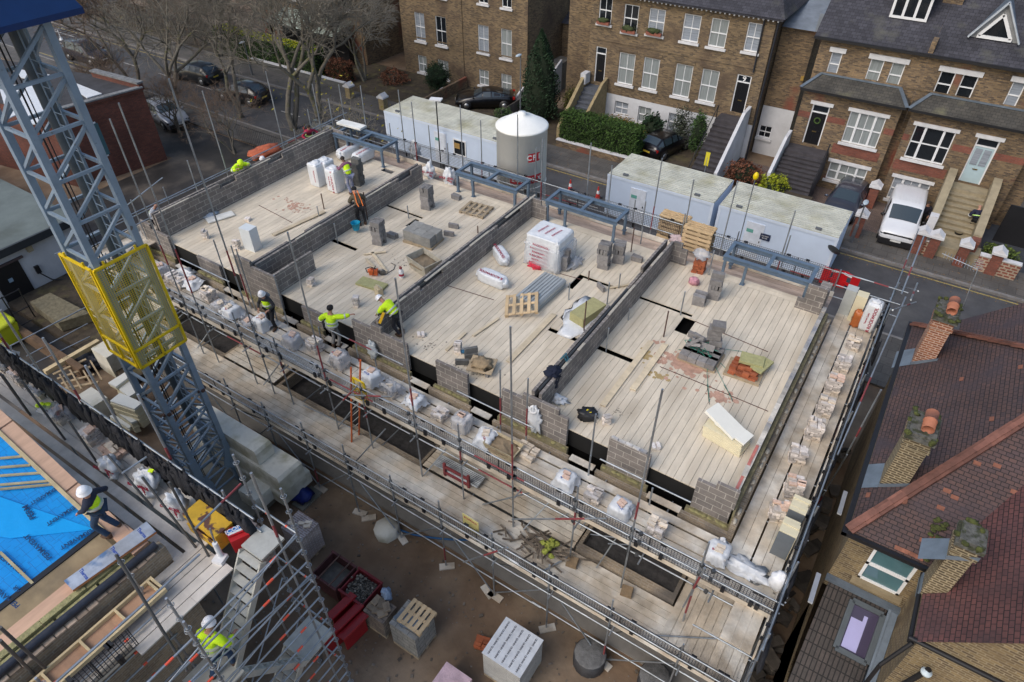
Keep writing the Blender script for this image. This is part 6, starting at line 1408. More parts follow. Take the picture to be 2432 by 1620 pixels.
# big wrapped pallet
p0=aZ(7,215,270,DZ); bp=thing('wrapped_pallet',(p0.x,p0.y+.45,DZ),'largest white shrink wrapped insulation pallet with red print in the third room','wrapped pallet')
mb=MB(); mb.blob((0,0,.68),(.72,.62,.70),.04,2.5,3,44,22,flat=-.66,sq=.13); mb.build('load',polyw,bp,world=False,uv=False)
mb=MB(); mb.blob((0,0,.5),(.80,.70,.52),.10,3,5,34,16,flat=-.48,sq=.2); mb.build('stretch_film',mat('stretch_film',(.7,.72,.75),.2,0,0,alpha=.35),bp,world=False,uv=False)
for k in range(6): text('ROCKWOOL' if k%2 else 'R ROCKWOOL',.12,redink,bp,frameM((-.1+.06*k%.1,-.70,.2+.17*k),(1,0,0),(0,.0,1)),'pallet_lettering')
for k in range(3): text('ROCKWOOL',.1,redink,bp,frameM((-.3+.3*k,0,1.40),(.2,1,0),(-1,.2,0)),'pallet_lettering')
mb=MB(); mb.blob(aZ(7,165,260,DZ+.08),(.33,.2,.12),.6,3,5,16,10); obj1(mb,'red_film',mat('red_film',(.55,.03,.06),.4,0,.3,9,bump=.8),'bunched red plastic film at the foot of the big wrapped pallet','plastic')
mb=MB(); q=aZ(7,440,260,DZ); mb.blob((q.x,q.y,DZ+.12),(.2,.45,.14),.6,2.5,6,18,10,flat=-.11); obj1(mb,'plastic_sheet',wrapm,'crumpled translucent plastic beside the grey block pillar in the third room','plastic')
def roll(i,x,y,z,L,r,rz,label,words,vert=False,flip=1):
    p=aZ(i,x,y,z); t=thing('insulation_pack',(p.x,p.y,z),label,'insulation pack',rz=rz)
    mb=MB()
    if vert: mb.blob((0,0,L/2),(r,r,L/2),.05,3,int(x),34,20,flat=-L/2+.01,sq=.3 if i==8 else .16); mb.blob((0,0,L+.0),(r*.6,r*.6,.06),.5,3,3,12,8)
    else: mb.blob((0,0,r),(L/2,r*1.05,r),.06,3,int(x),30,16,flat=-r+.005,sq=.4); mb.blob((L/2,0,r),(.1,r*.7,r*.7),.5,4,3,12,8); mb.blob((-L/2,0,r),(.1,r*.7,r*.7),.5,4,4,12,8)
    mb.build('pack',polyw,t,world=False,uv=False)
    for k,(s,sz) in enumerate(words):
        if vert: M=frameM((r*.35-.18*k,-r*1.0-.005,L*.5),(0,0,1),(-1,0,0))
        else: M=frameM((0,-r*.35-.22*r*k,r*(2.02-.16*k)),(flip,0,0),(0,flip,-.0 if k==0 else .0))
        text(s,sz,redink,t,M,'pack_lettering')
    return t
W_=[('R ROCKWOOL',.16),('Thermal Cavity',.08)]
roll(6,1630,385,DZ,1.25,.23,-.05,'lower of the two white insulation rolls lying in the third room',W_,flip=-1); roll(7,-75,225,DZ,1.0,.22,-.62,'upper of the two white insulation rolls lying in the third room',W_,flip=1)
roll(8,668,700,SZ,1.25,.26,0,'white insulation roll standing upright on the side walkway','' or W_,vert=True)
# far-left room packs
for k,(x,y,rz,lab,vt) in enumerate(((440,1270,.0,'front left pack of the white insulation heap in the far left room',1),(560,1310,0,'upright red lettered pack the far left worker is handling',1),(500,1250,0,'middle pack of the white insulation heap in the far left room',1))):
    roll(2,x,y,DZ,1.1,.30,rz,lab,W_ if k!=0 else [('ROCKWOOL',.1)],vert=True)
roll(2,640,1080,DZ+.0,1.2,.27,P2-.0,'left of the two white packs lying under the far left steel frame',W_); roll(2,745,1105,DZ,1.2,.27,P2,'right of the two white packs lying under the far left steel frame',W_)
# tub, saw, bottle, jerrycan, wool
p=aZ(6,1165,290,DZ); tb_=thing('mixing_tub',(p.x,p.y,DZ),'big translucent plastic mixing tub half full of mortar in the second room','mixing tub',rz=-.25)
def tub(t,w,d,h,m,fill):
    a,b=w/2,d/2; k=.82; v=[]
    for (s,z) in ((k,0),(1,h),(.94,h),(k*.95,.05)):
        for (x,y) in ((-a,-b),(a,-b),(a,b),(-a,b)): v.append((x*s,y*s,z))
    fs=[(3,2,1,0)]+[(r*4+i,r*4+(i+1)%4,(r+1)*4+(i+1)%4,(r+1)*4+i) for r in range(3) for i in range(4)]+[(12,13,14,15)]
    MB().add(v,fs).build('tub',m,t,world=False,uv=False)
    g=MB(); g.blob((0,0,h*.45),(a*.85,b*.85,.1),.5,3,2,16,8,sq=.5); g.build('mortar',fill,t,world=False,uv=False)
tub(tb_,1.2,.85,.55,mat('cloudy_plastic',(.40,.37,.30),.6,0,.3,5),mat('wet_mortar',(.25,.19,.12),.8,0,.3,6,bump=1))
p=aZ(109,280,1500,SZ); t=thing('mixing_tub',(p.x,p.y,SZ),'mortar splashed mixing bath on the front walkway between two brick stacks','mixing tub',rz=0); tub(t,1.1,.6,.35,mat('mortar_crusted',(.45,.38,.25),.9,0,.3,8,bump=1),MATS['wet_mortar'])
p=aZ(6,815,330,DZ); t=thing('cut_off_saw',(p.x,p.y,DZ),'orange and grey petrol cut off saw lying on the second room floor','saw',rz=.5)
MB().obox((0,0,.16),(.32,.2,.2),0).blob((-.12,0,.2),(.12,.11,.1),.2,2,1,10,8).build('engine',mat('saw_orange',(.6,.12,.03),.5),t,world=False,uv=False); MB().lathe((.33,0,.16),[(0,-.01),(.15,-.008),(.15,.008),(0,.01)],18,ax=Matrix.Rotation(P2,4,'X')).build('disc',mat('disc_grey',(.15,.15,.15),.4,.6),t,world=False,uv=False)
MB().path([(-.25,0,.1),(-.3,0,.3),(-.1,0,.38),(.12,0,.3)],.018,6).path([(.0,-.14,.1),(.05,-.15,.33),(.05,.15,.33),(0,.14,.1)],.014,6).build('handle',black,t,world=False,uv=False)
p=aZ(6,1005,345,DZ); t=thing('spray_bottle',(p.x,p.y,DZ),'white and red pressure spray bottle in the second room','bottle'); MB().lathe((0,0,0),[(.09,0),(.1,.05),(.1,.28),(.06,.36),(.05,.4)],14).build('bottle',white,t,world=False,uv=False); MB().lathe((0,0,.4),[(.055,0),(.06,.05),(.02,.08)],12).path([(-.08,0,.5),(.08,0,.5)],.014,6).build('pump',redp,t,world=False,uv=False)
MB().lathe((0,0,.1),[(.103,0),(.103,.1)],14).build('label_band',redink,t,world=False,uv=False)
p=aZ(6,850,465,DZ); t=thing('jerrycan',(p.x,p.y,DZ),'cream plastic jerrycan behind the leaning worker','jerrycan',rz=-.3); MB().obox((0,0,.17),(.3,.2,.34)).obox((-.05,0,.37),(.18,.05,.05)).lathe((.1,0,.34),[(.03,0),(.03,.05)],8).build('can',mat('cream_plastic',(.55,.46,.30),.5,0,.1),t,world=False,uv=False)
p=aZ(6,800,400,DZ); mb=MB(); mb.obox((p.x,p.y,DZ+.05),(1.15,.5,.09),.12); obj1(mb,'wool_board',MATS['green_yellow_wool'],'olive mineral wool slab lying behind the jerrycan','insulation board')
# small brick stacks on deck
for (i,x,y,lab) in ((6,385,400,'small brick stack near the left pier of the second room'),(6,695,545,'small dark brick stack behind the two front workers'),(6,1140,750,'small brick stack alone in the third room near the wall end'),(6,1395,860,'small brick stack beside the mortar board'),(5,1425,75,'small brick stack in the far left room, right of the yellow guard'),(5,1640,150,'small brick stack near the white block in the far left room'),(1,1710,1520,'lone block offcut near the far left wall'),(7,650,1350,'mortar splashed grey brick stack right of the tool bag'),(7,985,1520,'small offcut block stack by the front edge of the right room')):
    k=int(x)%7; stack(i,x,y,DZ,lab,nz=(5+k%3) if 'lone' not in lab and 'offcut' not in lab else 2,nx=1,ny=2,rz=.2+.1*k,grp='small brick stacks on the deck',m=greyb)
# mortar board on blocks
p=aZ(6,1560,985,DZ); mb=MB(); mb.obox((p.x-.3,p.y,DZ+.11),(.1,.44,.215),.1).obox((p.x+.3,p.y,DZ+.11),(.1,.44,.215),.1); obj1(mb,'support_block',blockl,'pair of blocks holding up the mortar board in the third room','blocks')
mb=MB(); mb.obox((p.x,p.y,DZ+.24),(.85,.75,.03),.3); obj1(mb,'mortar_board',mat('spot_board',(.40,.31,.2),.9,0,.3,4),'square spot board heaped with brown mortar in the third room','mortar board')
mb=MB(); mb.blob((p.x,p.y,DZ+.28),(.33,.28,.12),.5,3,8,16,9,flat=-.02); obj1(mb,'mortar_heap',mat('brown_mortar',(.30,.22,.13),.9,0,.3,9,bump=1),'heap of brown mortar on the spot board','mortar')
blocks(6,1485,905,DZ,[[(0,0,0),(0,.11,0)],[(0,.05,0)]],'dark grey blocks leaning beside the mortar board',seed=31,rz=.8,m=MATS['dark_block']); blocks(6,1420,945,DZ,[[(0,0,0)]],'dark grey block lying in front of the small brick stack',seed=32,rz=.6,m=MATS['dark_block'],name='concrete_block')
mb=MB(); p=aZ(6,1430,865,DZ+.02); mb.blob((p.x,p.y,p.z+.05),(.1,.07,.06),.5,3,1,10,7); obj1(mb,'blue_glove',mat('blue_rag',(.03,.15,.28),.7),'blue work glove next to the small brick stack by the mortar board','glove')
# white foam stack in right room
p=aZ(7,1440,1480,DZ); mb=MB(); pir=mat('cream_foam',(.66,.60,.42),.8,0,.08,4); 
for k in range(4): mb.obox((p.x+.1-.02*k,p.y+.12+.02*k,DZ+.06+k*.1),(1.2,.62,.098),-.18+.02*k)
o=obj1(mb,'foam_board_stack',pir,'stack of cream insulation boards with two slipped white ones in the right room','insulation boards')
mb=MB(); M1=Matrix.Rotation(-.35,4,'Z')@Matrix.Rotation(.22,4,'Y'); mb.obox((p.x-.1,p.y+.28,DZ+.58),(1.1,.55,.1),0,M=M1); mb.obox((p.x+.22,p.y+.18,DZ+.50),(1.0,.5,.06),0,M=Matrix.Rotation(-.25,4,'Z')@Matrix.Rotation(.1,4,'Y')); obj1(mb,'foam_board',mat('white_foam',(.76,.75,.68),.7,0,.04),'white topped foam boards slipped across the cream stack','insulation boards')
# tool bag
p=aZ(7,520,1310,DZ); t=thing('tool_bag',(p.x,p.y,DZ),'open black tool bag with yellow handled tools in the right room','tool bag',rz=.4)
MB().blob((0,0,.12),(.28,.2,.16),.35,3,4,18,10,flat=-.11,sq=.6).build('bag',black,t,world=False,uv=False); MB().path([(-.1,-.05,.15),(-.02,.0,.34),(.1,.06,.2)],.02,6).path([(0,0,.2),(.1,-.1,.35)],.015,6).build('yellow_tool',mat('tool_yellow',(.6,.5,.02),.5),t,world=False,uv=False)
MB().path([(-.2,-.1,.18),(-.28,0,.3),(-.2,.12,.18)],.018,6).path([(.2,-.1,.18),(.28,.0,.3),(.2,.12,.2)],.018,6).build('bag_handle',black,t,world=False,uv=False)
mb=MB(); p=aZ(7,320,1200,DZ); mb.blob((p.x,p.y,DZ+.08),(.3,.2,.1),.7,2.5,7,18,10,flat=-.07); obj1(mb,'plastic_scrap',polyw,'white plastic scrap with red print behind the corner pier','plastic')
p=aY(109,840,1000,11.9); mb=MB(); mb.blob((p.x,11.92,5.1),(.22,.08,.5),.5,2.5,9,18,14); obj1(mb,'hanging_plastic',polyw,'torn white plastic hanging on the block pier beside the tape roll','plastic')
p=aY(109,840,730,11.9); mb=MB(); mb.lathe((p.x,11.9,p.z),[(.08,-.04),(.14,-.04),(.14,.04),(.08,.04),(.08,-.04)],20,ax=Matrix.Rotation(P2-.3,4,'X')); obj1(mb,'tape_roll',white,'white tape roll propped on the block pier','tape roll')
p=aY(6,800,830,11.85); mb=MB(); mb.blob((p.x,11.85,p.z-.1),(.22,.12,.36),.35,2.5,12,20,16); obj1(mb,'hanging_bag',mat('grey_clear_bag',(.50,.54,.55),.3,0,.15,6,bump=1,bscale=12),'grey translucent bag hanging on the front pier left of the leaning worker','bag')
# coat and blue tool on party wall D
p=aZ(7,285,990,6.05); mb=MB(); mb.blob((p.x,p.y,6.0),(.22,.3,.12),.6,2.5,3,18,10).blob((p.x+.17,p.y-.1,5.8),(.06,.2,.25),.5,3,5,14,10); obj1(mb,'coat',mat('navy_cloth',(.008,.012,.03),.9,0,.3,6,bump=.6),'navy coat slung over the long party wall','coat')
p=aZ(7,365,905,6.1); mb=MB(); 
for s in (0,.12): mb.path([p+Vector((-.1,-.08+s,0)),p+Vector((0,-.08+s,.16)),p+Vector((.1,-.08+s,0))],.02,5)
mb.tube(p+Vector((-.1,-.1,0)),p+Vector((-.1,.08,0)),.02,5).tube(p+Vector((.1,-.1,0)),p+Vector((.1,.08,0)),.02,5).tube(p+Vector((0,-.1,.16)),p+Vector((0,.08,.16)),.02,5); obj1(mb,'block_lifter',mat('teal_paint',(.02,.13,.18),.5),'small teal steel bracket on top of the long party wall behind the coat','bracket')
# orange ladder + yellow gate
a=aZ(6,660,1480,LZ); b=aY(6,655,965,a.y+.55); c=aZ(6,710,1430,LZ); d=aY(6,720,915,a.y+.55)
la=thing('ladder',a,'orange fibreglass ladder rising through the front scaffold','ladder'); orp=mat('orange_paint',(.55,.12,.03),.5)
MB().tube(a,b,.03,8).tube(c,d,.03,8).build('stile',orp,la,uv=False)
m=MB(); 
for k in range(1,11): f=k/11; m.tube(a.lerp(b,f),c.lerp(d,f),.014,6)
m.build('rungs',MATS['aluminium_tread'],la,uv=False)
ga=thing('ladder_gate',a,'yellow mesh ladder gate panel beside the orange ladder','gate'); m=MB()
g0,g1=aY(6,668,1035,10.1),aY(6,740,1075,10.1); g2,g3=aY(6,775,1210,10.1),aY(6,690,1170,10.1); m.beam(g0,g1,.05,.05).beam(g1,g2,.05,.05).beam(g2,g3,.05,.05).beam(g3,g0,.05,.05).beam(g0.lerp(g3,.5),g1.lerp(g2,.5),.04,.04); m.build('frame',yel,ga); MB().poly([g0,g1,g2,g3]).build('mesh',ymesh,ga)
# foam panels on side walkway and bottles
for (i,x0_,x,y,h,lab) in ((8,0,545,640,1.15,'tall cream foam panels standing at the head of the side walkway, right of the pair'),(8,0,480,590,1.1,'tall grey edged foam panels at the head of the side walkway, left of the pair')):
    p=aZ(i,x,y,SZ); mb=MB(); 
    for k in range(4): mb.box(p.x-.02,p.y+.1*k,SZ,p.x+.36,p.y+.1*k+.098,SZ+h)
    obj1(mb,'foam_pile',pir if 'cream' in lab else mat('grey_foam',(.42,.44,.43),.8,0,.1),lab,'insulation panels')
for k,(x,y,h,lab) in enumerate(((130,480+60,1.0,'cream foam panels stacked on edge at the near end of the side walkway, upper pile'),(60,700,1.05,'cream foam panels stacked on edge at the near end of the side walkway, lower pile'))):
    p=aZ(12,x,y,SZ); mb=MB()
    for q in range(4): mb.box(p.x-.2+.0,p.y+.13*q,SZ,p.x+.22+R.uniform(-.02,.02),p.y+.13*q+.127,SZ+h+R.uniform(-.02,.02))
    o=obj1(mb,'foam_pile',pir,lab,'insulation panels')
    mb=MB(); mb.box(p.x-.2,p.y-.012,SZ,p.x+.22,p.y-.002,SZ+h-.04); q=obj1(mb,'foil_sheet',mat('grey_foil_face',(.15,.17,.19),.4,.2,.1,4),'grey foil facing on the front of the '+('upper' if k==0 else 'lower')+' cream foam pile','foil sheet')
p=aZ(8,590,680,SZ); t=thing('orange_sack',(p.x,p.y,SZ),'orange brown plastic sack beside the standing white roll','sack'); MB().blob((0,0,.35),(.16,.14,.38),.2,3,5,16,12,flat=-.34,sq=.6).build('sack',mat('amber_plastic',(.42,.12,.03),.35,0,.2),t,world=False,uv=False)
mb=MB(); p=aZ(12,60,870,SZ+.3); mb.blob((p.x+.05,p.y,SZ+.32),(.24,.24,.32),.12,2.5,3,20,14); obj1(mb,'white_sack',mat('clean_white_sack',(.80,.81,.83),.5,0,.04,bump=.5),'bright white bulging sack at the near corner of the scaffold','sack')
mb=MB(); p=aZ(11,1620,800,SZ); mb.blob((p.x,p.y,SZ+.06),(.55,.28,.1),.6,2.5,4,24,10,flat=-.05); o=obj1(mb,'plastic_sheet',polyw,'printed white plastic sheet crumpled at the near corner of the front walkway','plastic'); text('Rockwool',.13,redink,o,Matrix.Translation((.1,-.05,.16)),'sheet_lettering')
for k,(i,x,y,lab) in enumerate(((2,1100,1090,'white sack with a brown label slumped against the rear mesh, end of the second wall'),(2,1200,1230,'white sack with a red logo between the rear mesh and the second wall'),(2,1335,1270,'white red lettered sack by the second steel frame post'))):
    bag(i,x,y,4.95,.25,.25,.85,lab,'ROCKWOOL' if k else None,seed=20+k,sz=.12)
mb=MB(); p=aZ(7,1145,120,5.0); mb.blob((p.x,p.y,5.2),(.35,.2,.2),.6,3,4,18,10); obj1(mb,'plastic_sheet',mat('pinkish_film',(.45,.36,.38),.4,0,.3,6,bump=1),'pinkish plastic film bundled at the far end of the long party wall','plastic')
p=aZ(6,-5,150,DZ); mb=MB(); mb.obox((p.x-.1,p.y,DZ+.5),(.55,.42,1.0),.1); obj1(mb,'white_carton',mat('white_carton',(.60,.64,.66),.6,0,.05),'tall white insulation carton beside the second party wall','carton')
p=aZ(1,1520,1505,DZ); mb=MB(); mb.obox((p.x,p.y,DZ+.06),(.45,1.15,.05),-.35); obj1(mb,'white_board',MATS['white_board'],'white board lying near the far left wall','board'); mb=MB(); mb.blob((p.x-.75,p.y-.1,DZ+.05),(.5,.35,.07),.6,2.5,4,20,10,flat=-.04); obj1(mb,'plastic_sheet',mat('blue_grey_film',(.42,.48,.55),.35,0,.3,5,bump=1),'blue grey plastic sheet left of the white board','plastic')
p=aZ(5,1250,215,DZ); mb=MB(); mb.blob((p.x,p.y,SZ+.1),(.4,.25,.12),.6,2.5,4,18,10,flat=-.08); obj1(mb,'plastic_sheet',polyw,'white plastic bunched below the first room front edge','plastic')
# buckets
p=Vector((-16.9,16.55,5.3)); p=aZ(2,690,1568,DZ+.25); t=thing('blue_bucket',(p.x,p.y,p.z-.1),'bright blue bucket hanging below the worker in the orange harness','bucket'); MB().lathe((0,0,0),[(.13,0),(.19,.34),(.2,.34),(.17,.3),(.12,.03)],18).build('bucket',mat('cyan_plastic',(.0,.28,.46),.45),t,world=False,uv=False)
# poles standing in the rooms
for k,(i,xt,yt,xb,yb) in enumerate(((7,530,300,527,365),(7,742,318,735,420),(7,668,378,655,530),(7,512,508,495,715),(7,397,385,390,500),(7,1187,440,1160,605),(7,1072,575,1045,755),(7,655,690,648,855),(7,805,560,800,640),(7,830,0,820,170),(7,893,0,888,100),(7,1395,160,1355,330),(2,448,1335,470,1442),(2,425,1425,435,1492),(2,1045,1418,1053,1505),(2,750,1330,770,1515),(6,555,-20,563,100),(7,1555,25,1545,110),(6,1490,-5,1530,40))):
    p=aZ(i,xb,yb,DZ); q=aY(i,xt,yt,p.y); m=MB(); m.tube((p.x,p.y,DZ-.1),(p.x,p.y,max(DZ+.35,q.z)),.025,8); o=m.build('steel_tube',galv if k%3 else rust,None,uv=False,origin=True); tag(o,'short upright steel tube poking through the boarded floor, one of several alike','steel tube','short upright tubes in the deck')
# rods & cables on floor
mb=MB()
for (a,b,c,d) in ((7,1350,1150),(0,0,0)) and (((1345,1080,1360,1220)),((1460,1085,1500,1150)),((1500,1140,1520,1200))):
    mb.tube(aZ(7,a,b,DZ+.02),aZ(7,c,d,DZ+.02),.008,4)
pts=[aZ(6,*q,DZ+.02) for q in ((860,330),(900,320),(950,290),(960,260),(930,245))]; mb.path(pts,.012,5)
obj1(mb,'loose_cable',black,'thin dark cable ends trailing on the deck floor','cable')
# ================================================================ yard
skr=mat('skip_red',(.17,.014,.02),.6,.2,.3,4); skg=mat('rubble_fill',(.16,.145,.12),.95,0,.5,14,island=.6,bump=1)
def skip(i0,pts,z,label,fill,col):
    c=[aZ(10,*p,z) for p in pts]; x0,x1=(c[0].x+c[3].x)/2,(c[1].x+c[2].x)/2; y1,y0=(c[0].y+c[1].y)/2,(c[2].y+c[3].y)/2
    t=thing('tipping_skip',((x0+x1)/2,(y0+y1)/2,0),label,'skip'); w=.04
    m=MB(); m.box(x0,y0,.15,x1,y1,.2)
    for (a,b,c_,d) in ((x0,y0,x1,y0+w),(x0,y1-w,x1,y1),(x0,y0+w,x0+w,y1-w),(x1-w,y0+w,x1,y1-w)): m.box(a,b,.2,c_,d,z)
    m.box(x0-.03,y0-.03,z,x1+.03,y0+w,z+.03); m.box(x0-.03,y1-w,z,x1+.03,y1+.03,z+.03); m.build('body',col,t)
    if fill:
        f=MB(); rr=random.Random(4); f.box(x0+w,y0+w,.2,x1-w,y1-w,z-.3)
        for _ in range(900): f.obox((rr.uniform(x0+.06,x1-.06),rr.uniform(y0+.06,y1-.06),z-.3+abs(rr.gauss(0,.09))),(rr.uniform(.02,.08),rr.uniform(.02,.07),rr.uniform(.01,.05)),rr.uniform(0,3),M=Matrix.Rotation(rr.uniform(0,3),4,'Z')@Matrix.Rotation(rr.uniform(-.8,.8),4,'X'))
        f.build('rubble',skg,t,uv=False)
    else:
        f=MB(); f.box(x0+w,y0+w,.2,x1-w,y1-w,z-.45); f.build('wet_fill',mat('wet_sludge',(.13,.12,.10),.5,0,.4,5),t,uv=False)
        MB().box(x0+.3,y0-.05,z+.031,x0+.34,y1+.05,z+.07).box(x1-.25,y0-.05,z+.031,x1-.21,y1+.05,z+.07).build('cross_bar',rust,t)
    return t
skip(10,((485,650),(655,740),(590,955),(415,850)),.9,'open red site skip with grey sludge, further of two behind the stair tower',False,mat('dull_skip',(.10,.035,.035),.7,.2,.4,4))
skip(10,((700,780),(870,880),(735,1045),(580,940)),.9,'open red site skip filled with small rubble, nearer of two',True,skr)
for k,(a,b) in enumerate(((590,1040),(640,1110),(670,1180),(545,1210))):
    p=aZ(10,a,b,.9); m=MB(); M=Matrix.Rotation(-.25,4,'Z')@Matrix.Rotation(.5,4,'X'); m.obox(p,(.32 if k<3 else .2,.95,.05),0,M=Matrix.Rotation(-.1,4,'Z')@Matrix.Rotation(rad(-20),4,'Y')); m.obox((p.x,p.y,.45),(.06,.8,.8),-.1)
    obj1(m,'steel_sheet',mat('bright_red_panel',(.27,.01,.015),.45,0,.15,3),['red steel panel nearest the rubble skip','red steel panel second from the rubble skip','red steel panel third from the rubble skip','small red steel panel half hidden by the stair tower'][k],'steel panel','red steel panels by the stair tower')
def pack(i,pts,z,label,m,name,cat,fold=None):
    c=[aZ(i if not isinstance(p[0],tuple) else p[0][0],*(p if not isinstance(p[0],tuple) else p[0][1:]),z) for p in pts]
    cx_=sum(p.x for p in c)/4; cy_=sum(p.y for p in c)/4; t=thing(name,(cx_,cy_,0),label,cat)
    q=MB(); base=[Vector((cx_+(p.x-cx_)*1.0,cy_+(p.y-cy_)*1.0,.14)) for p in c]; q.add(base+c,[(3,2,1,0),(4,5,6,7)]+[(k,(k+1)%4,(k+1)%4+4,k+4) for k in range(4)]); q.build('load',m,t)
    w=MB(); w.box(min(p.x for p in c),min(p.y for p in c),0,max(p.x for p in c),max(p.y for p in c),.13); w.build('pallet',MATS['pallet_wood'],t); return t,c
wm_=brick('grey_foam_side',(.42,.42,.40),(.36,.36,.35),(.22,.22,.21),3,.1,.006,.1,2,bump=.3)
def pk4(a,z): return [aZ(*q,z) for q in a]
def pack2(q,z,label,mt,name,cat):
    c=[aZ(*a,z) for a in q]; x0=(c[0].x+c[3].x)/2; x1=(c[1].x+c[2].x)/2; y1=(c[0].y+c[1].y)/2; y0=(c[2].y+c[3].y)/2
    t=thing(name,((x0+x1)/2,(y0+y1)/2,0),label,cat); MB().box(x0,y0,.14,x1,y1,z).build('load',mt,t); w=MB()
    for k in range(5): w.box(x0+(x1-x0-.1)*k/4,y0,.1,x0+(x1-x0-.1)*k/4+.1,y1,.139)
    for k in range(3): w.box(x0,y0+(y1-y0-.1)*k/2,0,x1,y0+(y1-y0-.1)*k/2+.1,.099)
    w.build('pallet',MATS['pallet_wood'],t); return t,(x0,x1,y0,y1)
t,b=pack2(((10,1725,1130),(11,210,1275),(11,55,1545),(10,1565,1360)),1.4,'tall foil wrapped insulation pallet standing on the mud in the foreground',wm_,'insulation_pallet','insulation pallet')
foilw=mat('white_foil_sheet',(.60,.62,.64),.35,.2,.15,3,bump=.8,bscale=5); MB().box(b[0]-.02,b[2]-.02,1.401,b[1]+.02,b[3]+.02,1.42).build('top_sheet',foilw,t)
ink2=mat('grey_print',(.05,.05,.06),.6)
for k in range(5):
    for j in range(4): text('QUINN',.075,ink2,t,frameM(Vector((b[0]+.14+k*.23,b[2]+.18+j*.28,1.424))-t.location,(0,-1,0),(1,0,0)),'sheet_lettering',ext=.001)
t,b=pack2(((10,1050,1000),(10,1225,1110),(10,1090,1290),(10,920,1150)),1.25,'shrink wrapped block pallet with a slatted pallet on top, in front of the skips',brick('wrapped_block',(.30,.29,.26),(.24,.235,.22),(.13,.13,.12),.45,.225,.012,.2,3),'block_pallet','block pallet')
pallet(((b[0]+b[1])/2+.12,(b[2]+b[3])/2+.12,1.255),'pale slatted pallet lying on top of the shrink wrapped block pallet',0,w=.85,d=.8)
m=MB(); rr=random.Random(3)
for k in range(5): m.obox((b[0]+.25+.09*k,b[2]+.3+.06*(k%3),1.26+.02*k),(.45,.35,.02),rr.uniform(-.5,.5))
obj1(m,'slate_pile',mat('slate_blue',(.13,.16,.19),.5,0,.2,4,island=.2),'blue grey slates fanned on the shrink wrapped block pallet','slates')
t,b=pack2(((10,830,970),(10,960,1030),(10,880,1190),(10,745,1060)),.95,'plastic wrapped pallet of brown blocks left of the slatted pallet',brick('wrapped_brown',(.25,.2,.155),(.2,.16,.13),(.12,.1,.09),.3,.15,.012,.25,3),'block_pallet','block pallet')
m=MB()
for k in range(6): m.obox(((b[0]+b[1])/2+.2*((k%3)-1),(b[2]+b[3])/2+.2*(k//3)-.1,1.0+.02*k),(.3,.2,.08),.5*k)
obj1(m,'offcut_blocks',mat('brown_offcut',(.22,.17,.12),.95,0,.3,5,island=.3),'brown block offcuts on the plastic wrapped pallet','blocks')
m=MB(); p=aZ(10,905,980,1.0); m.blob((p.x,p.y,1.15),(.17,.15,.3),.3,3,3,16,12); obj1(m,'blue_bag',mat('pale_blue_plastic',(.25,.33,.46),.3,0,.35,8,bump=1,bscale=12),'knotted pale blue plastic bag on the brown block pallet','bag')
t,b=pack2(((10,270,370),(10,415,460),(10,330,600),(10,190,520)),1.35,'plastic wrapped brick pallet beside the stair tower, loose bricks on top',brick('wrapped_pink_brick',(.32,.25,.23),(.25,.2,.19),(.45,.42,.42),.22,.07,.012,.25,3),'brick_pallet','brick pallet')
m=MB(); bricks(m,((b[0]+b[1])/2,(b[2]+b[3])/2,1.36),3,3,1,rz=.6,jit=.06,drop=.3); [tag(o_,'one of a few buff bricks lying on the plastic wrapped brick pallet','bricks','loose buff bricks on the wrapped pallet') for o_ in (obj1(m,'loose_bricks',buffb,'one of a few buff bricks lying on the plastic wrapped brick pallet','bricks'),) if 1]; [tag(o_,'one of a few buff bricks lying on the plastic wrapped brick pallet','bricks','loose buff bricks on the wrapped pallet') for o_ in bpy.data.objects if o_.name.startswith('loose_bricks')]
m=MB(); p=aZ(101,960,800,2.3); 
for k in range(9): bricks(m,(p.x-.25+.28*(k%4),p.y-.1-.24*(k//4),1.6+.2*(k%2)),1,2,1,rz=.3*k,jit=.02)
bricks(m,(p.x,p.y-.2,0.0),4,6,24,jit=.015); obj1(m,'brick_stack',pinkb,'untidy pale brick stack between the netting and the stair tower','brick stack')
p=aZ(10,1560,1290,.2); m=MB(); bricks(m,(p.x,p.y,0),2,3,3,rz=.3); obj1(m,'red_bricks',redl,'little stack of orange red bricks on the mud left of the insulation pallet','brick stack')
t,b=pack2(((10,1320,1430),(10,1480,1540),(10,1400,1700),(10,1210,1560)),.8,'low pink film wrapped pallet cut off by the bottom edge of the photo',mat('pink_wrap',(.50,.36,.40),.35,0,.25,4,bump=.8),'wrapped_pallet','wrapped pallet')
for (i,x,y,r,h,lab) in ((10,895,500,.42,.35,'octagonal pale concrete manhole ring on the mud'),(11,540,1370,.48,.55,'dark felt wrapped concrete drum left of the sole boards'),(11,985,1530,.45,.5,'dark felt wrapped concrete drum cut by the bottom edge')):
    p=aZ(i,x,y,h); t=thing('concrete_drum',(p.x,p.y,0),lab,'drum'); n=8 if 'oct' in lab else 16
    MB().lathe((0,0,0),[(r,0),(r,h),(0,h+.01)],n).build('body',conc if n==8 else mat('drum_side',(.03,.03,.033),.6,0,.4,5),t,world=False,uv=False)
    if n>8: MB().lathe((0,0,h+.002),[(r*.97,0),(r*.9,.03),(0,.03)],14).build('top',mat('felt_top',(.12,.12,.12),.8,0,.4,5,bump=1),t,world=False,uv=False)
m=MB(); pts=[aZ(10,*q,.06) for q in ((950,495),(1010,525),(1080,550),(1180,568),(1290,580),(1390,588),(1475,585))]; m.path(pts,.035,7); obj1(m,'blue_pipe',mat('water_pipe_blue',(.01,.10,.26),.45),'blue plastic water pipe snaking from the octagonal ring','pipe')
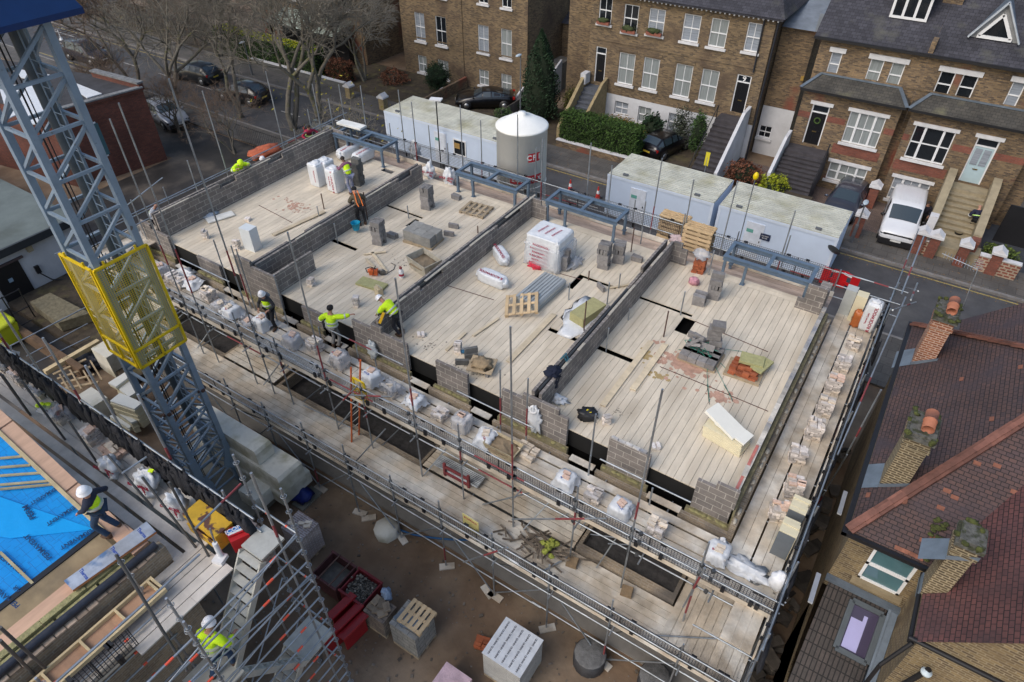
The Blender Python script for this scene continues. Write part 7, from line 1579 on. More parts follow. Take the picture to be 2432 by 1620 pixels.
m=MB(); p=aZ(101,1640,500,.3); m.blob((p.x,p.y,.3),(.5,.35,.3),.3,2,3,16,10,flat=-.3); obj1(m,'blue_tarpaulin',mat('royal_blue_tarp',(.005,.02,.16),.5,0,.3,5,bump=1),'royal blue tarpaulin bundle behind the ballast blocks','tarpaulin')
t=thing('tube_bundle',aZ(10,1400,130,LZ),'bundle of scaffold tubes in a red stillage on the lower lift','tubes'); m=MB(); a=aZ(10,1240,60,LZ+.1); b_=aZ(10,1540,220,LZ+.1)
for k in range(16): o_=Vector((0,.06*(k%8)-.1,.06*(k//8)+.05)); m.tube(a+o_,b_+o_,.024,6)
m.build('tubes',galv,t,uv=False); m=MB()
for (x,y) in ((1305,140),(1468,225)): q=aZ(10,x,y,LZ); m.box(q.x-.04,q.y-.04,LZ,q.x+.04,q.y+.04,LZ+.6)
q=aZ(10,1305,140,LZ); r_=aZ(10,1468,225,LZ); m.box(q.x,q.y-.03,LZ+.1,r_.x,q.y+.03,LZ+.18).box(q.x,q.y-.03,LZ+.4,r_.x,q.y+.03,LZ+.48); m.build('stillage',redp,t)
m=MB(); rr=random.Random(12); c=aZ(11,190,640,LZ)
for _ in range(70): a_=c+Vector((rr.gauss(0,.5),rr.gauss(0,.2),rr.uniform(0,.25))); m.beam(a_,a_+Vector((rr.gauss(0,.3),rr.gauss(0,.2),rr.gauss(0,.05))),.05,.02)
o=m.build('offcut_pile',mat('mixed_offcuts',(.16,.13,.10),.95,0,.4,5,island=.5),None,uv=False); tag(o,'heap of dark offcuts and rags on the lower lift','rubbish',kind='stuff')
m=MB(); c=aZ(11,250,640,LZ+.25)
for k in range(14): m.blob(c+Vector((rr.gauss(0,.12),rr.gauss(0,.18),rr.uniform(0,.1))),(.09,.08,.04),.6,3,k,9,6)
obj1(m,'yellow_rope',mat('lime_rope',(.26,.29,.05),.8,0,.3,9),'tangle of lime yellow rope on the offcut heap','rope')
for (i,x,y,lab) in ((11,415,750,'wooden spacer block left on the lower lift boards, left of two'),(11,790,950,'wooden spacer block left on the lower lift boards, right of two')):
    p=aZ(i,x,y,LZ+.03); m=MB(); m.obox(p+Vector((0,0,.06)),(.32,.3,.12),.2); m.obox(p+Vector((.1,0,.14)),(.1,.3,.05),.2); obj1(m,'timber_block',mat('brown_block_wood',(.24,.17,.10),.9,0,.3,4),lab,'timber')
# left yard: excavation, timber, foam
m=MB(); m.add([(-34,8.2,.02),(-24,8.2,.02),(-24,3.2,.02),(-34,3.2,.02)],[(3,2,1,0)])
o=MB().box(-34.4,8.3,.001,-24.5,12,.35).build('raised_soil',soil,None); tag(o,kind='structure')
m=MB(); p=[aZ(5,*q,.9) for q in ((205,515),(345,450),(620,590),(400,660))]; m.ext(p,(0,0,-.5)); obj1(m,'concrete_slab',mat('pebbly_slab',(.16,.14,.09),.95,0,.4,6,bump=1,bscale=40),'mossy pebble faced slab in front of the white wall','slab')
yb_=thing('yellow_bin',aZ(5,75,790,0),'big lime yellow wheeled bin behind black mesh at the left edge','bin'); lim=mat('lime_plastic',(.50,.55,.02),.45,0,.06)
MB().add([(-.45,-.35,.1),(.45,-.35,.1),(.45,.35,.1),(-.45,.35,.1),(-.6,-.48,1.1),(.6,-.48,1.1),(.6,.48,1.1),(-.6,.48,1.1)],[(3,2,1,0),(4,5,6,7),(0,1,5,4),(1,2,6,5),(2,3,7,6),(3,0,4,7)]).build('body',lim,yb_,world=False,uv=False); MB().blob((0,0,1.16),(.66,.54,.14),.05,2,2,16,8,sq=.5).build('lid',lim,yb_,world=False,uv=False)
m=MB()
for s in (-.4,.4):
    for u in (-.3,.3): m.lathe((s,u,.1),[(.0,-.03),(.1,-.03),(.1,.03),(0,.03)],10,ax=Matrix.Rotation(P2,4,'X'))
m.build('wheel',black,yb_,world=False,uv=False)
def beamobj(i,a,b,c,d,z,w,h,m_,label,nm='timber_beam'):
    q=MB(); q.beam(aZ(i,a,b,z),aZ(i,c,d,z),w,h); return obj1(q,nm,m_,label,'beam')
beamobj(103,440,680,970,375,.6,.22,.2,pale,'long pale timber beam lying behind the foreground netting')
for (a,b,c,d,z,lab) in ((100,420,900,10,1.1,'long galvanised rail nearest the black mesh fence'),(300,610,880,330,.5,'galvanised tube lying on the dug soil'),(260,520,860,200,.6,'second galvanised tube over the dug soil')):
    q=MB(); q.tube(aZ(103,a,b,z),aZ(103,c,d,z),.03,7); o=obj1(q,'steel_tube',galv,lab,'steel tube')
t=thing('timber_lattice',aZ(103,700,700,0),'rough timber lattice frame standing in the dug ground','timber frame'); m=MB(); wd_=mat('weathered_pine',(.34,.26,.16),.9,0,.3,4,island=.2)
for k in range(4): a=aZ(103,520+40*k,720+45*k-20,.5); b_=aZ(103,845+40*k,550+75*k,.5); m.beam(a,b_,.12,.05)
for k in range(4): a=aZ(103,585+100*k,700-45*k,.56); b_=aZ(103,700+100*k,890-45*k,.56); m.beam(a,b_,.06,.05)
m.build('slats',wd_,t)
m=MB(); p=[aZ(103,*q,.35) for q in ((790,880),(870,840),(1005,930),(915,1000))]; m.ext(p,(0,0,-.04)); obj1(m,'plywood_sheet',mat('buff_ply',(.33,.26,.16),.9,0,.2,3),'buff plywood sheet on the dug ground left of the foam boards','plywood')
m=MB(); p=aZ(103,900,560,.1); m.blob((p.x,p.y,.15),(.8,.5,.2),.4,3,3,20,10,flat=-.1); obj1(m,'dark_sheet',mat('navy_black_sheet',(.008,.010,.02),.5,0,.4,5,bump=1),'dark plastic sheeting in the dug ground behind the timber lattice','plastic')
m=MB(); p=aZ(103,420,430,.1); m.box(p.x-3.2,p.y-.2,0,p.x+3.6,p.y+.05,.7); obj1(m,'soil_bank',mat('cut_earth',(.12,.075,.045),.95,0,.4,2,bump=1,bscale=8),'cut earth bank behind the galvanised rails','earth bank')
for k,(pts,z,h,lab) in enumerate(((((1060,780),(1285,640),(1310,690),(1135,820)),1.3,.3,'long white foam board at the back of the pale foam pile'),(((1130,820),(1320,740),(1400,830),(1260,920)),1.15,.6,'printed white foam boards in the middle of the pale foam pile'),(((1070,960),(1170,880),(1390,975),(1310,1040)),1.5,1.2,'tall stack of cream foam boards with a white top by the mast'),(((1115,1050),(1200,1070),(1335,1150),(1280,1170)),.9,.7,'slanting pale foam boards under the tall stack'),(((1070,1110),(1110,1090),(1280,1205),(1260,1230)),.6,.3,'lowest white foam boards at the front of the pile'))):
    c=[aZ(103,*q,z) for q in pts]; m=MB(); n=max(1,int(h/.1))
    cc=sum(c,Vector())/4
    for q in range(n): j=Vector((R.uniform(-.02,.02),R.uniform(-.02,.02),0)); m.ext([p+j-Vector((0,0,q*.1)) for p in c],(0,0,-.096),mi=0 if q else 1)
    o=obj1(m,'foam_boards',pir,lab,'insulation boards'); o.data.materials.append(MATS['white_foam'])
# orange/brown objects at far left corner of street side
m=MB(); p=aZ(2,60,1050,5.0) ; p=aX(2,60,1045,-27.2); m.blob((p.x,p.y,p.z),(.5,.9,.2),.4,2.5,3,20,10); obj1(m,'orange_sheet',mat('orange_tarp',(.42,.10,.04),.7,0,.3,4,bump=1),'orange tarpaulin bundled on the left end scaffold','tarpaulin')
# traffic furniture
for (i,x,y,lab) in ((3,400,1270,'red and white traffic cone by the kerb, left of two'),(3,590,1320,'red and white traffic cone by the kerb, right of two')):
    p=aY(i,x,y,29.6); p=Vector((p.x,p.y,0)); p=aZ(i,x,y+50,0.0); t=thing('traffic_cone',p,lab,'traffic cone'); MB().box(-.22,-.22,0,.22,.22,.05).build('base',black,t,world=False,uv=False)
    MB().lathe((0,0,.05),[(.16,0),(.10,.3)],14).lathe((0,0,.05),[(.07,.5),(.03,.75)],14).build('cone',mat('cone_red',(.5,.03,.02),.5),t,world=False,uv=False); MB().lathe((0,0,.05),[(.101,.3),(.071,.5)],14).build('band',white,t,world=False,uv=False)
for (a,b,c,d,lab) in ((415,245,490,300,'red and white plastic barrier behind the last steel frame, left of two'),(530,270,610,350,'red and white plastic barrier on the road, right of two')):
    p,q=aZ(8,a,b+40,.9),aZ(8,c,d,.9); t=thing('road_barrier',((p.x+q.x)/2,(p.y+q.y)/2,0),lab,'barrier'); m=MB(); m.beam((p.x,p.y,.85),(q.x,q.y,.85),.06,.2).beam((p.x,p.y,.35),(q.x,q.y,.35),.06,.15)
    for z in (p,q): m.box(z.x-.2,z.y-.04,0,z.x+.2,z.y+.04,.95)
    m.build('panel',mat('barrier_red',(.55,.01,.015),.4),t); m=MB(); m.beam((p.x,p.y-.035,.85),(q.x,q.y-.035,.85),.01,.12); m.build('white_strip',white,t)
def lamp(i,xt,yt,ground,label,h=None,arm=True):
    g=ground; t=thing('street_lamp',(g[0],g[1],0),label,'street lamp'); H=h or 6; MB().tube((0,0,0),(0,0,1.2),.09,8).tube((0,0,1.2),(0,0,H),.05,8,.035).build('column',mat('lamp_grey',(.16,.17,.18),.6,.3),t,world=False,uv=False)
    MB().blob((.0,-.25,H+.03),(.14,.32,.07),.05,2,2,12,8).build('lamp_head',mat('lamp_pale',(.42,.5,.55),.4),t,world=False,uv=False)
for (i,x,y,Y,lab) in ((3,60,378,38.1,'grey street lamp by the cypress tree'),(4,680,1385,36.6,'grey street lamp beside the white van bonnet'),(1,1683,290,36.3,'grey street lamp in front of the yellow topped hedge')):
    p=aY(i,x,y,Y); lamp(i,x,y,(p.x,p.y),lab,p.z)
p=aY(3,1348,1085,36.0); t=thing('yellow_sign',(p.x,p.y,0),'small yellow and white roadside sign behind the middle cabin','sign'); MB().tube((0,0,0),(0,0,p.z),.03,6).build('post',galv,t,world=False,uv=False); MB().box(-.12,-.02,p.z-.5,.12,.02,p.z+.3).build('plate',mat('sign_yellow2',(.65,.55,.03),.5),t,world=False,uv=False)
p=aY(3,1682,1215,30.5); t=thing('yellow_lamp',(p.x,p.y,0),'yellow round hazard lamp on a thin pole between two cabins','lamp'); MB().tube((0,0,0),(0,0,p.z-.1),.025,6).build('post',galv,t,world=False,uv=False); MB().blob((0,0,p.z),(.13,.13,.2),.05,2,2,12,10).build('lens',mat('lamp_yellow',(.75,.55,.0),.4),t,world=False,uv=False)
p=aY(2,1240,685,31.6); t=thing('site_light',(p.x,p.y,0),'white panel floodlight on a black pole in front of the longest cabin','lamp'); MB().tube((0,0,0),(0,0,p.z-.05),.04,7).build('pole',black,t,world=False,uv=False); MB().obox((0,0,p.z),(.75,.45,.08),.35).build('panel',white,t,world=False,uv=False)
t=thing('satellite_dish',aX(8,450,170,-1.7)*1.0,'dark grey satellite dish on the end of the last cabin','dish'); c=aY(8,445,165,31.6); t.location=c; MB().lathe((0,0,0),[(0,0),(.18,.03),(.34,.1)],18,ax=Matrix.Rotation(-1.0,4,'X')@Matrix.Rotation(.3,4,'Y')).build('bowl',mat('dish_grey',(.05,.055,.06),.5),t,world=False,uv=False); MB().tube((0,0,0),(.05,.35,-.1),.02,6).build('arm',black,t,world=False,uv=False)
for (i,x,y,lab) in ((1,400,150,'black street bollard at the far left corner, left of two'),(1,497,165,'black street bollard at the far left corner, right of two')):
    p=aZ(i,x+(30 if 'left of' in lab else 0),y,.12); t=thing('bollard',p,lab,'bollard'); MB().lathe((0,0,0),[(.1,0),(.07,.1),(.06,.9),(.09,.95),(.05,1.05),(0,1.07)],10).build('post',black,t,world=False,uv=False)
p=aZ(112,1090,205,.12); t=thing('litter_bin',p,'square black litter bin at the far left corner','bin'); MB().box(-.35,-.35,0,.35,.35,1.2).build('body',black,t,world=False,uv=False); MB().box(-.38,-.38,1.2,.38,.38,1.28).build('lid',black,t,world=False,uv=False)
t=thing('white_railing',aZ(112,740,150,.12),'white pedestrian railing at the top left of the photo','railing'); m=MB(); a=aZ(112,650,130,.12); b_=aZ(112,880,180,.12)
for k in range(9): q=a.lerp(b_,k/8); m.tube(q,q+Vector((0,0,1.1)),.03 if k in(0,8) else .015,6)
for z in (.2,1.05): m.tube(a+Vector((0,0,z)),b_+Vector((0,0,z)),.03,6)
m.build('bars',white,t,uv=False)
p=aZ(112,820,530,.01); t=thing('road_post',p,'short white marker post on the road behind the dark people carrier','post'); MB().lathe((0,0,0),[(.2,0),(.12,.15),(.05,.3),(.04,.9)],10).build('post',white,t,world=False,uv=False)
# ================================================================ cars
tyre=mat('tyre',(.012,.012,.012),.85); rim=mat('alloy',(.30,.31,.32),.35,.8)
def car(name,label,loc,rz,col,L=4.3,W=1.8,H=1.48,kind='hatch',plate=(.6,.6,.58),metal=.4):
    t=thing(name,loc,label,'van' if kind=='van' else 'car',rz=rz); pm=mat('paint_%s'%name+str(int(col[0]*999))+str(int(L*100)),col,.28,metal,.03,2,coat=.6)
    # stations: y(front=-L/2), bottom, bonnet/belt z, roof z, belt half width, roof half width
    h=L/2; w=W/2
    if kind=='van': S_=[(-h,.35,.72,.74,.74,.55),(-h+.08,.25,.88,.90,.84,.66),(-h+.45,.2,1.02,1.05,w,.74),(-h+1.0,.2,1.10,1.18,w,.76),(-h+1.75,.2,1.15,1.80,w,.80),(-h+2.3,.2,1.15,1.86,w,.83),(h-.5,.2,1.15,1.86,w,.83),(h-.08,.22,1.13,1.80,w*.98,.80),(h,.4,1.05,1.7,w*.94,.72)]
    elif kind=='coupe': S_=[(-h,.35,.60,.62,.68,.5),(-h+.15,.22,.70,.72,.80,.6),(-h+.9,.18,.86,.90,w,.66),(-h+1.35,.18,.90,.98,w,.66),(-h+2.05,.18,.92,1.30,w,.58),(-h+2.7,.18,.94,1.34,w,.58),(h-1.0,.18,.98,1.20,w,.60),(h-.4,.2,.98,1.04,w*.97,.64),(h-.03,.3,.86,.9,w*.86,.6)]
    else: S_=[(-h,.35,.66,.68,.70,.5),(-h+.12,.22,.76,.78,.82,.64),(-h+.85,.18,.92,.96,w,.72),(-h+1.2,.18,.95,1.03,w,.72),(-h+1.9,.18,.98,H-.03,w,.63),(-h+2.5,.18,.99,H,w,.64),(h-.75,.18,1.0,H-.05,w,.64),(h-.2,.2,.98,H-.38,w*.96,.66),(h,.3,.88,.95,w*.90,.62)]
    V=[];F=[]
    for (y,zb,zl,zr2,wb,wr) in S_:
        V+=[(-wb*.93,y,zb),(-wb,y,(zb+zl)/2),(-wb*.97,y,zl),(-wr,y,zr2-.03),(-wr*.8,y,zr2),(0,y,zr2+.025),(wr*.8,y,zr2),(wr,y,zr2-.03),(wb*.97,y,zl),(wb,y,(zb+zl)/2),(wb*.93,y,zb)]
    n=11
    for k in range(len(S_)-1):
        for j in range(n-1): a=k*n+j; F.append((a,a+1,a+n+1,a+n))
        F.append((k*n+n-1,k*n,(k+1)*n,(k+1)*n+n-1))
    F.append(tuple(range(n-1,-1,-1))); F.append(tuple(range(len(V)-n,len(V))))
    m=MB(); m.add(V,F,0,True); b=m.build('body',pm,t,world=False,uv=False)
    g=MB(); P=lambda k,j:Vector(V[k*n+j]); off=.012
    i0=3
    nrm=Vector((0,-1,.8)).normalized(); q=[P(i0,j) for j in range(3,8)]+[P(i0+1,j) for j in range(3,8)]; c=sum(q,Vector())/10
    q=[c+Vector(((p.x-c.x)*.92,(p.y-c.y)*.88,(p.z-c.z)*.88))+nrm*.02 for p in q]; g.add(q,[(j,j+1,j+6,j+5) for j in range(4)],0,True); g.build('windscreen',mat('car_glass',(.03,.045,.055),.06,0,0,spec=.9),t,world=False,uv=False)
    rng=(4,5,6) if kind!='van' else (4,)
    for s,ja,jb in ((-1,2,3),(1,8,7)):
        g=MB()
        for k in rng:
            q=[P(k,ja),P(k,jb),P(min(k+1,len(S_)-2),jb),P(min(k+1,len(S_)-2),ja)]; c=sum(q,Vector())/4; g.poly([c+(p-c)*.86+Vector((s*.02,0,.01)) for p in q])
        q=[P(3,ja),P(4,jb),P(4,ja)]; c=sum(q,Vector())/3; g.poly([c+(p-c)*.75+Vector((s*.03,0,.01)) for p in q])
        g.build('side_window',MATS['car_glass'],t,world=False,uv=False)
    k=len(S_)-3; q=[P(k,j) for j in range(3,8)]+[P(k+1,j) for j in range(3,8)]; c=sum(q,Vector())/10; q=[c+(p-c)*.86+Vector((0,.02,.025)) for p in q]
    if kind!='van': MB().add(q,[(j,j+1,j+6,j+5) for j in range(4)],0,True).build('rear_window',MATS['car_glass'],t,world=False,uv=False)
    for s in (-1,1):
        for y in (-h+.82,h-.82):
            wh=MB(); M=Matrix.Rotation(P2,4,'Y'); wh.lathe((s*(w-.1),y,.32),[(.0,-.11),(.29,-.11),(.32,-.06),(.32,.06),(.29,.11),(0,.11)],20,ax=M); o=wh.build('wheel',tyre,t,world=False,uv=False)
            rm=MB(); rm.lathe((s*(w+.012),y,.32),[(0,-.01),(.2,-.01),(.2,.01),(0,.01)],12,ax=M); rm.build('rim',rim,o,world=False,uv=False)
            ar=MB(); ar.lathe((s*(w-.045),y,.34),[(.38,-.05),(.38,.05),(0,.051)],20,ax=M); ar.build('wheel_arch',black,t,world=False,uv=False)
        hl_=MB(); hl_.blob((s*(w-.3),-h+.12,S_[1][2]-.12),(.24,.12,.08),.05,2,1,12,8); hl_.build('headlight',mat('headlight',(.35,.38,.40) if kind!='van' else (.03,.035,.04),.15,.3),t,world=False,uv=False)
        tl_=MB(); tl_.obox((s*(w-.16),h-.1,.86 if kind!='van' else 1.0),(.2,.16,.16)); tl_.build('tail_light',mat('tail_light',(.35,.01,.01),.25),t,world=False,uv=False)
        mi=MB(); mi.blob((s*(w+.1),-h+1.35,1.0 if kind!='van' else 1.2),(.12,.07,.08),.1,2,1,10,6); mi.build('mirror',black if kind=='van' else pm,t,world=False,uv=False)
    m=MB(); m.obox((0,-h+.01,.42),(W*.8,.1,.2)); 
    if kind=='van': m.obox((0,-h-.0,.38),(W*.93,.14,.32)); m.obox((0,-h+.06,.80),(W*.72,.12,.07))
    m.build('bumper',black,t,world=False,uv=False)
    MB().box(-.26,-h-.08,.45,.26,-h-.072,.56).build('number_plate',mat('plate_white',(.65,.65,.62),.5),t,world=False,uv=False); MB().box(-.26,h+.0,.6,.26,h+.012,.71).build('number_plate',mat('plate_yellow',(.6,.45,.05),.5),t,world=False,uv=False)
    if kind=='van':
        m=MB()
        for k in range(7): m.box(-.5+k*.16,-h+2.1,1.875,-.46+k*.16,h-.4,1.892)
        m.build('roof_rib',pm,t,world=False,uv=False)
    return t
car('white_van','white panel van parked nose out on the drive between brick piers','x' and (.35,39.5,0),.06,(.68,.70,.73),4.4,1.85,1.86,'van',metal=0)
car('parked_car','dark grey hatchback on the drive half hidden behind the last cabin',(-2.75,40.2,0),-.05,(.06,.07,.10),4.3)
car('parked_car','black coupe parked on the drive in front of the yellow brick house',(-29.4,41.6,.1),math.atan2(-1.5,-2.35)+P2+math.pi*0+.0,(.006,.006,.008),4.5,1.82,1.35,'coupe')
car('parked_car','black hatchback with a pale rear window beside the white painted basement',(-14.7,41.6,.1),math.pi-.25,(.008,.008,.011),4.1)
car('people_carrier','dark people carrier parked on the far left of the road',(-65.0,31.2,0),P2+.05,(.035,.035,.05),4.7,1.85,1.7)
car('parked_car','silver car by the corner of the flat roofed brick building',(-47.2,26.4,.1),P2-.2,(.34,.36,.40),4.3)
car('parked_car','dark car half hidden by bare branches, right of two in the road',(-46.0,32.4,0),-P2+.1,(.015,.016,.02),4.4)
car('parked_car','dark car half hidden by bare branches, left of two in the road',(-52.8,33.3,0),-P2+.1,(.03,.035,.04),4.4)
car('parked_car','dark blue car behind the far left wall corner, under the trees',(-34.6,30.9,0),P2+.15,(.012,.02,.035),4.4)
# ================================================================ trees and planting
bark=mat('grey_bark',(.15,.135,.11),.95,0,.3,5,col2=(.13,.13,.05),c2scale=2,c2lo=.55,c2hi=.7,bump=.8); twigm=mat('twig',(.20,.18,.145),.95,0,.2,3)
def baretree(name,base,H,seed,label,trunks=1,spread=.5,tw=1.0,r0=.28,lean=(0,0),depth=6,cat='tree',tm=None):
    rr=random.Random(seed); t=thing(name,base,label,cat); tb_=MB(); cb_=MB()
    def grow(p,d,L,r,lv):
        n=3 if lv<3 else 2; q=p
        for k in range(n):
            d=(d+Vector((rr.gauss(0,.13),rr.gauss(0,.13),rr.gauss(.03,.08)))).normalized(); e=q+d*L/n; ra=r*(1-.22*k/n); rb=r*(1-.22*(k+1)/n)
            (tb_ if lv<3 else cb_).tube(q,e,ra,7 if lv<2 else (5 if lv<3 else 3),rb,cap=False)
            if lv>=2 and rr.random()<.75*tw and lv<depth:
                a=d.orthogonal().normalized(); a.rotate(Matrix.Rotation(rr.uniform(0,6.28),3,d)); grow(e,(d*.6+a*.9).normalized(),L*.6,rb*.5,lv+1 if lv>2 else lv+2)
            q=e
        if lv>=depth: return
        c=rr.choice((2,3)) if lv<2 else (3 if lv<depth-1 else 4); off=rr.uniform(0,6.28)
        for k in range(c):
            a=d.orthogonal().normalized(); a.rotate(Matrix.Rotation(off+k*6.28/c+rr.gauss(0,.3),3,d)); s=spread*rr.uniform(.7,1.3)
            grow(q,(d+a*s+Vector((0,0,.02 if lv<4 else -.06))).normalized(),L*rr.uniform(.62,.82),r*rr.uniform(.55,.68),lv+1)
    for k in range(trunks):
        d=Vector((lean[0]+rr.gauss(0,.12)*(trunks>1),lean[1]+rr.gauss(0,.12)*(trunks>1),1)).normalized(); grow(Vector((rr.uniform(-.2,.2)*(trunks>1),rr.uniform(-.2,.2)*(trunks>1),0)),d,H*.27,r0*.74,0)
    tb_.build('trunk',bark,t,world=False,uv=False); cb_.build('crown',tm or twigm,t,world=False,uv=False); return t
baretree('bare_tree',(-36.6,31.4,0),12.5,3,'bare tree whose forked trunk stands right of the blue car',2,.55,.95,.30)
baretree('bare_tree',(-38.6,30.6,0),13.5,8,'tall bare tree with a straight trunk behind the far left wall',2,.5,.95,.28,(-.05,.05))
baretree('bare_tree',(-47.5,27.6,0),12,15,'bare tree with spreading grey limbs by the silver car',2,.6,.95,.26,(.0,.0))
baretree('bare_tree',(-56,38,0),13,21,'brownish bare tree behind the parked people carrier',3,.55,1,.24,tm=mat('brown_twig',(.16,.115,.085),.95))
baretree('bare_tree',(-66,39.5,0),11,31,'brownish bare tree at the far left corner of the pavement',3,.6,1,.2,tm=MATS['brown_twig'])
baretree('bare_tree',(-40.8,40.5,0),8,41,'small bare tree left of the yellow brick house',3,.6,1,.14,depth=5)
baretree('bare_tree',(-43.5,30.0,0),12,53,'bare tree between the two hidden dark cars and the far wall',2,.6,1,.2)
baretree('bare_tree',(-53,28.2,0),12,59,'brownish bare tree behind the parapet of the flat roofed building',3,.65,1,.2,tm=MATS['brown_twig'])
baretree('bare_tree',(-61,36.5,0),12,61,'wide brownish bare tree between the people carrier and the hedge',3,.65,1,.2,tm=MATS['brown_twig'])
for k_,(x_,y_,h_,l_) in enumerate(((-51,25,6,'low bare thicket by the flat roofed building corner'),(-56,27.6,6.5,'low bare thicket beside the far kerb line'),(-44.5,25.4,5.5,'bare scrubby tree behind the silver car'),(-39,25.6,6,'bare scrubby tree behind the dark railings'),(-60,38.8,7,'tangled bare shrub behind the pavement left of the yellow hedge'),(-71,39.5,7,'tangled bare shrub at the far left pavement corner'))): baretree('bare_shrub',(x_,y_,0),h_,70+k_,l_,4,.75,1,.08,depth=5,cat='shrub',tm=MATS['brown_twig'])
baretree('bare_tree',(-46.5,41.5,0),11,47,'bare tree in front of the verandah house',2,.5,1,.22)
baretree('bare_tree',(-29.5,26.6,0),6.5,43,'low yellow leaved tree between the left scaffold and the street',3,.75,.9,.10,depth=5)
yl=MB(); rr=random.Random(5); yl.leaves(lambda:(rr.gauss(-30,2.2),rr.gauss(26.6,1.4),rr.uniform(3.0,6.5)),170,.08,rr=rr); o=yl.build('yellow_leaves',mat('yellow_leaf',(.30,.26,.02),.8,0,0,island=.3),None,uv=False); tag(o,'sparse yellow leaves left on the low tree near the left scaffold','leaves',kind='stuff')
def leafmat(n,c,isl=.55): return mat(n,c,.75,0,.25,.9,island=isl,spec=.3)
hedgeg=leafmat('hedge_green',(.045,.088,.018)); dkgreen=leafmat('dark_leaf',(.018,.04,.017)); yelg=leafmat('yellow_green_leaf',(.26,.29,.02)); oliv=leafmat('olive_leaf',(.085,.085,.025)); rusty=leafmat('rusty_leaf',(.14,.055,.03)); ambr=leafmat('amber_leaf',(.20,.12,.02))
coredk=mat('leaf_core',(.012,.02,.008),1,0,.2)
def hedge(x0,x1,y0,y1,z0,z1,label,m,name='hedge',n=6000,top=None,sz=.07,cat='hedge'):
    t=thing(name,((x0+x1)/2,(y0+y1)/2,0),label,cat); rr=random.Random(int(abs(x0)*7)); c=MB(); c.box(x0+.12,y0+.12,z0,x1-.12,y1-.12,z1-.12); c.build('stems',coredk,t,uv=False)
    def pt():
        f=rr.random(); a=(x1-x0)*(y1-y0); b=(x1-x0)*(z1-z0); c_=(y1-y0)*(z1-z0); s=a+b+c_; r_=rr.uniform(0,s); j=rr.gauss(0,.05)
        x,y,z=rr.uniform(x0,x1),rr.uniform(y0,y1),rr.uniform(z0,z1)
        w=.25*mnoise.noise(Vector((x*1.6,y*1.6,z*1.6)))
        if r_<a: return (x,y,z1+j+w)
        if r_<a+b: return (x,y0+j-w,z) if f<.85 else (x,y1+j,z)
        return (x1+j+w,y,z) if f<.6 else (x0+j,y,z)
    l=MB(); l.leaves(pt,n,sz,rr=rr); l.build('foliage',m,t,uv=False)
    if top: l=MB(); l.leaves(lambda:(rr.uniform(x0,x1),rr.uniform(y0,y1),z1+abs(rr.gauss(.06,.05))),n//3,sz,rr=rr); l.build('yellow_top',top,t,uv=False)
def bush(x,y,z,rx,ry,rz_,label,m,n=1800,sz=.08,name='bush',trunk=0,cat='bush',shell=.75,amp=.35,core=True):
    t=thing(name,(x,y,0),label,cat); rr=random.Random(int(abs(x*13+y*7))); 
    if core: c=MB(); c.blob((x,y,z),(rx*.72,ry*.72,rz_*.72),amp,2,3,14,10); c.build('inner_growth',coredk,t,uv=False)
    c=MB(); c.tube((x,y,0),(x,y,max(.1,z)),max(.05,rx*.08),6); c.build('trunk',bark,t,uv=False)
    def pt():
        d=Vector((rr.gauss(0,1),rr.gauss(0,1),rr.gauss(0,1))).normalized(); k=(shell+(1-shell)*rr.random())*(1+amp*mnoise.noise(d*2.2+Vector((x,y,0)))*1.3)*rr.choice((1,1,1,.85,1.06)); return (x+d.x*rx*k,y+d.y*ry*k,z+d.z*rz_*k)
    l=MB(); l.leaves(pt,n,sz,rr=rr); l.build('foliage',m,t,uv=False); return t
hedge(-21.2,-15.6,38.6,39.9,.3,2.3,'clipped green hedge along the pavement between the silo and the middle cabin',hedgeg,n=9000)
hedge(-57,-44.4,38.6,39.9,.2,2.2,'clipped hedge with a bright yellow top behind the bare trees',hedgeg,n=8000,top=leafmat('bright_yellow_leaf',(.42,.44,.02)))
hedge(-43.8,-41.5,39.2,40.2,0,1.6,'dark scrubby hedge between the bare trees and the yellow brick house',rusty,n=2200)
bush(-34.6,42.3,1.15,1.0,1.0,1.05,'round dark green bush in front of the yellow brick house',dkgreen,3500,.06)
# cypress
t=thing('cypress_tree',(-24.6,41.6,0),'tall dark cypress between the two brick houses','tree'); rr=random.Random(9)
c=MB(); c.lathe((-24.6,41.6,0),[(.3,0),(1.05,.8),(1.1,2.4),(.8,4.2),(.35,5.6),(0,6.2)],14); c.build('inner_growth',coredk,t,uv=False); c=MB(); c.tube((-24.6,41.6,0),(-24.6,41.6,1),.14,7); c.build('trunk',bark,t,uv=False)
def cyp():
    h=rr.random()**.9; z=.4+6.0*h; r=1.25*(1-h**2.2)*(.85+.3*rr.random()); a=rr.uniform(0,6.28); r*=1+.15*math.sin(a*5+z*2); return (-24.6+r*math.cos(a),41.6+r*math.sin(a),z)
l=MB(); l.leaves(cyp,6500,.085,rr=rr); l.build('foliage',dkgreen,t,uv=False)
bush(-26.0,39.0,.8,.9,.6,.7,'low green shrub behind the silo top left',leafmat('mid_green_leaf',(.05,.085,.03)),1500)
bush(-17.9,41.3,1.0,1.8,.9,.85,'amber and olive shrubs behind the clipped hedge',ambr,2400,.07,core=False)
bush(-15.9,42.0,1.3,.8,.7,1.1,'spiky dark green plant below the basement window',dkgreen,1500,.13,shell=.3)
bush(-14.0,42.3,1.7,.85,.8,1.7,'tall loose olive grey shrub beside the black hatchback',leafmat('olive_grey_leaf',(.045,.055,.035)),1900,.07,shell=.2,core=False)
bush(-12.6,41.6,1.9,.55,.5,1.4,'narrow green climbing shrub at the side of the dark steps',leafmat('mid_green2',(.04,.08,.02)),1500,.07)
bush(-8.7,39.6,.9,1.1,.8,.8,'brown red bush behind the two right cabins',rusty,2200)
